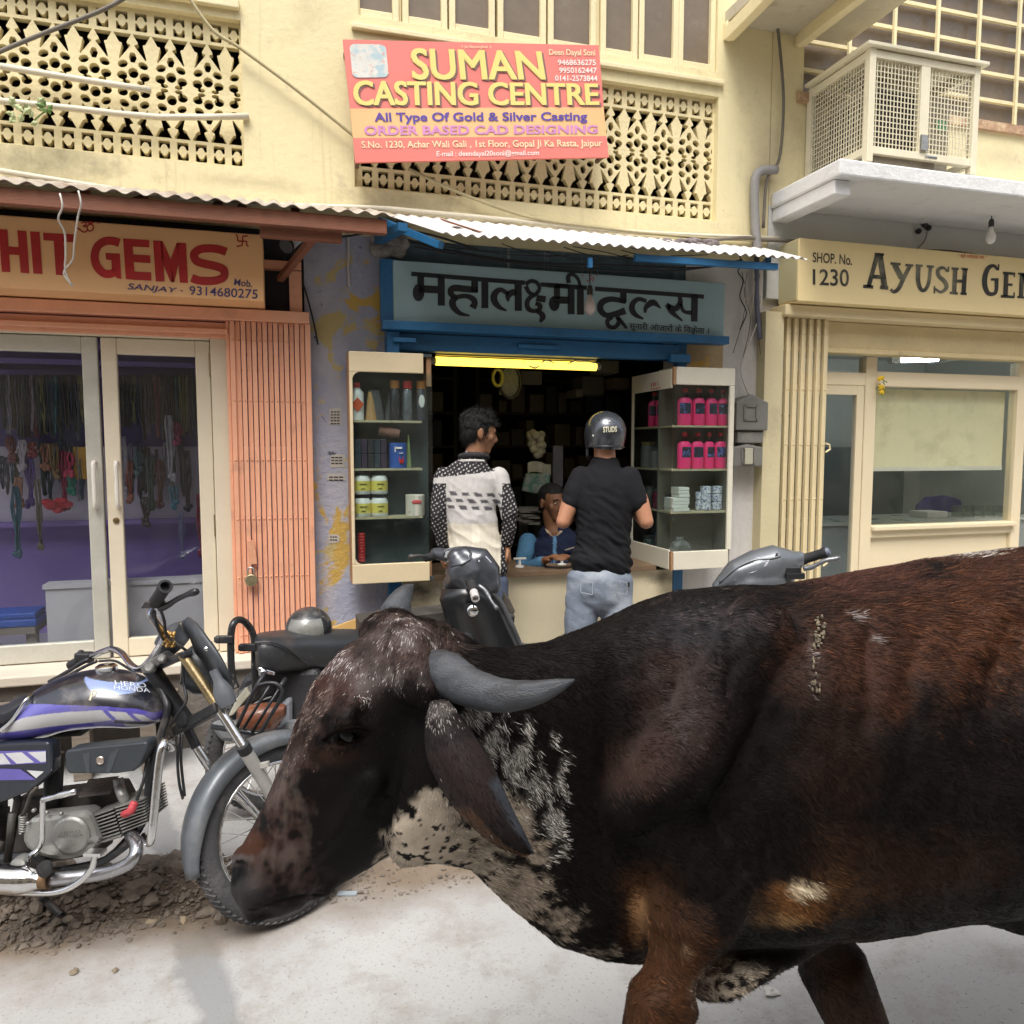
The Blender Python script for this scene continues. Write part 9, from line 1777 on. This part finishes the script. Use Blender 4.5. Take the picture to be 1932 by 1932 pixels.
def stone(mb, p, r, fine=False):
    s_ = Vector((rng.uniform(.7, 1.4), rng.uniform(.7, 1.4), rng.uniform(.45, .9))); q = Quaternion((rng.uniform(-1, 1), rng.uniform(-1, 1), rng.uniform(-1, 1), rng.uniform(-1, 1))).normalized(); o = Vector((rng.uniform(0, 90),)*3)
    V_ = []
    for v in (IV if fine else IV1):
        k = 1+.55*mnoise.noise(v*1.1+o)+.2*mnoise.noise(v*2.7+o); w_ = v*k
        for pl in range(3):
            n_ = Vector((mnoise.noise(o+Vector((pl, 0, 0))), mnoise.noise(o+Vector((0, pl+.5, 3))), mnoise.noise(o+Vector((7, 0, pl))))).normalized(); dd = w_.dot(n_)-.6
            if dd > 0: w_ = w_-n_*dd*.85
        w_ = q @ w_; V_.append(p+Vector((w_.x*s_.x, w_.y*s_.y, w_.z*s_.z))*r)
    mb.add(V_, IF if fine else IF1)
mb = MB()
for k in range(3600):
    u, v = rng.uniform(-260, 470), rng.uniform(1610, 1800)
    if v > 1800-max(0, u)*.16+rng.gauss(0, 10) or v < 1660-.12*max(0, u-100)+rng.gauss(0, 8): continue
    p = G(u, v); r = .004+.015*rng.random()**2.5; p.z = mound(p.x, p.y)+r*.15; stone(mb, p, r)
for k in range(260):
    u, v = rng.uniform(620, 960), rng.uniform(1625, 1705)
    if v > 1712-(u-620)*.16: continue
    p = G(u, v); r = .003+.009*rng.random()**3; p.z = r*.3; stone(mb, p, r)
mb.build('gravel', GR, kind='stuff')
for k in range(26):
    u, v = rng.uniform(20, 420), rng.uniform(1640, 1740); p = G(u, v); r = rng.uniform(.026, .045); p.z = mound(p.x, p.y)+r*.25; m_ = MB(); stone(m_, p, r, True); tag(m_.build('rubble_chunk', GR), 'large brown broken chunk in the rubble heap under the motorcycle', 'stone', 'large chunks in the rubble heap')
for (u, v, lab) in ((345, 1738, 'flat tan stone at the edge of the road nearest the rubble'), (285, 1744, 'long pale flat stone lying at the rubble edge')):
    m_ = MB(); p = G(u, v); p.z = .006; stone(m_, p, .016, True); tag(m_.build('flat_stone', paint('tan_stone', (.34, .27, .18), .9, .2, 20)), lab, 'stone')
def crumple(label, p, r, mat, name, cat, flat=1.0):
    m_ = MB(); o = Vector((rng.uniform(0, 50),)*3); V_ = []
    for v in IV:
        k = 1+1.1*mnoise.noise(v*2.2+o)+.5*mnoise.noise(v*5+o); V_.append(p+Vector((v.x*k, v.y*k, v.z*k*flat))*r)
    m_.add(V_, IF); return tag(m_.build(name, mat), label, cat)
p = G(362, 1655); p.z = mound(p.x, p.y)+.02; crumple('crumpled lilac plastic bag lying on the rubble by the front wheel', p, .034, paint('lilac_film', (.36, .34, .58), .4, .2, 30), 'plastic_bag', 'bag')
p = G(30, 1642+10); p.z = mound(p.x, p.y)+.012; m_ = MB(); m_.obox(p, RT*.03, FH*.02, Vector((0, .3, 1)).normalized()*.002); tag(m_.build('cloth_scrap', paint('blue_grey_scrap', (.16, .17, .24), .8, .2)), 'flat grey blue scrap lying on the rubble', 'scrap')
p = G(1455, 1875); p.z = .008; crumple('crumpled pale paper on the road between the bull forelegs', p, .020, paint('pale_paper', (.50, .48, .44), .8, .2, 60), 'paper_scrap', 'paper', .35)
for (u, v, r, lab) in ((218, 1833, .010, 'brown dry leaf flat on the road near the grey trench'), (142, 1800+34, .012, 'dark twig scrap on the pale road'), (1395, 1885, .006, 'tiny pale chip beside the crumpled paper')):
    p = G(u, v); p.z = .004; crumple(lab, p, r, paint('dry_leaf', (.20, .16, .11), .9, .3, 60), 'litter_scrap', 'litter', .3)
p = G(616, 1683); p.z = .016; m_ = MB(); stone(m_, p, .028, True); tag(m_.build('brick_lump', GR), 'brown lump of brick beside the front tyre on the road', 'stone')
m_ = MB(); p = G(655, 1688); m_.obox(Vector((p.x, p.y, .004)), RT*.035, FH*.012, UZ*.003); tag(m_.build('plastic_strip', paint('pale_blue_strip', (.30, .34, .37), .4, .1)), 'pale blue plastic strip beside the brick lump', 'litter')
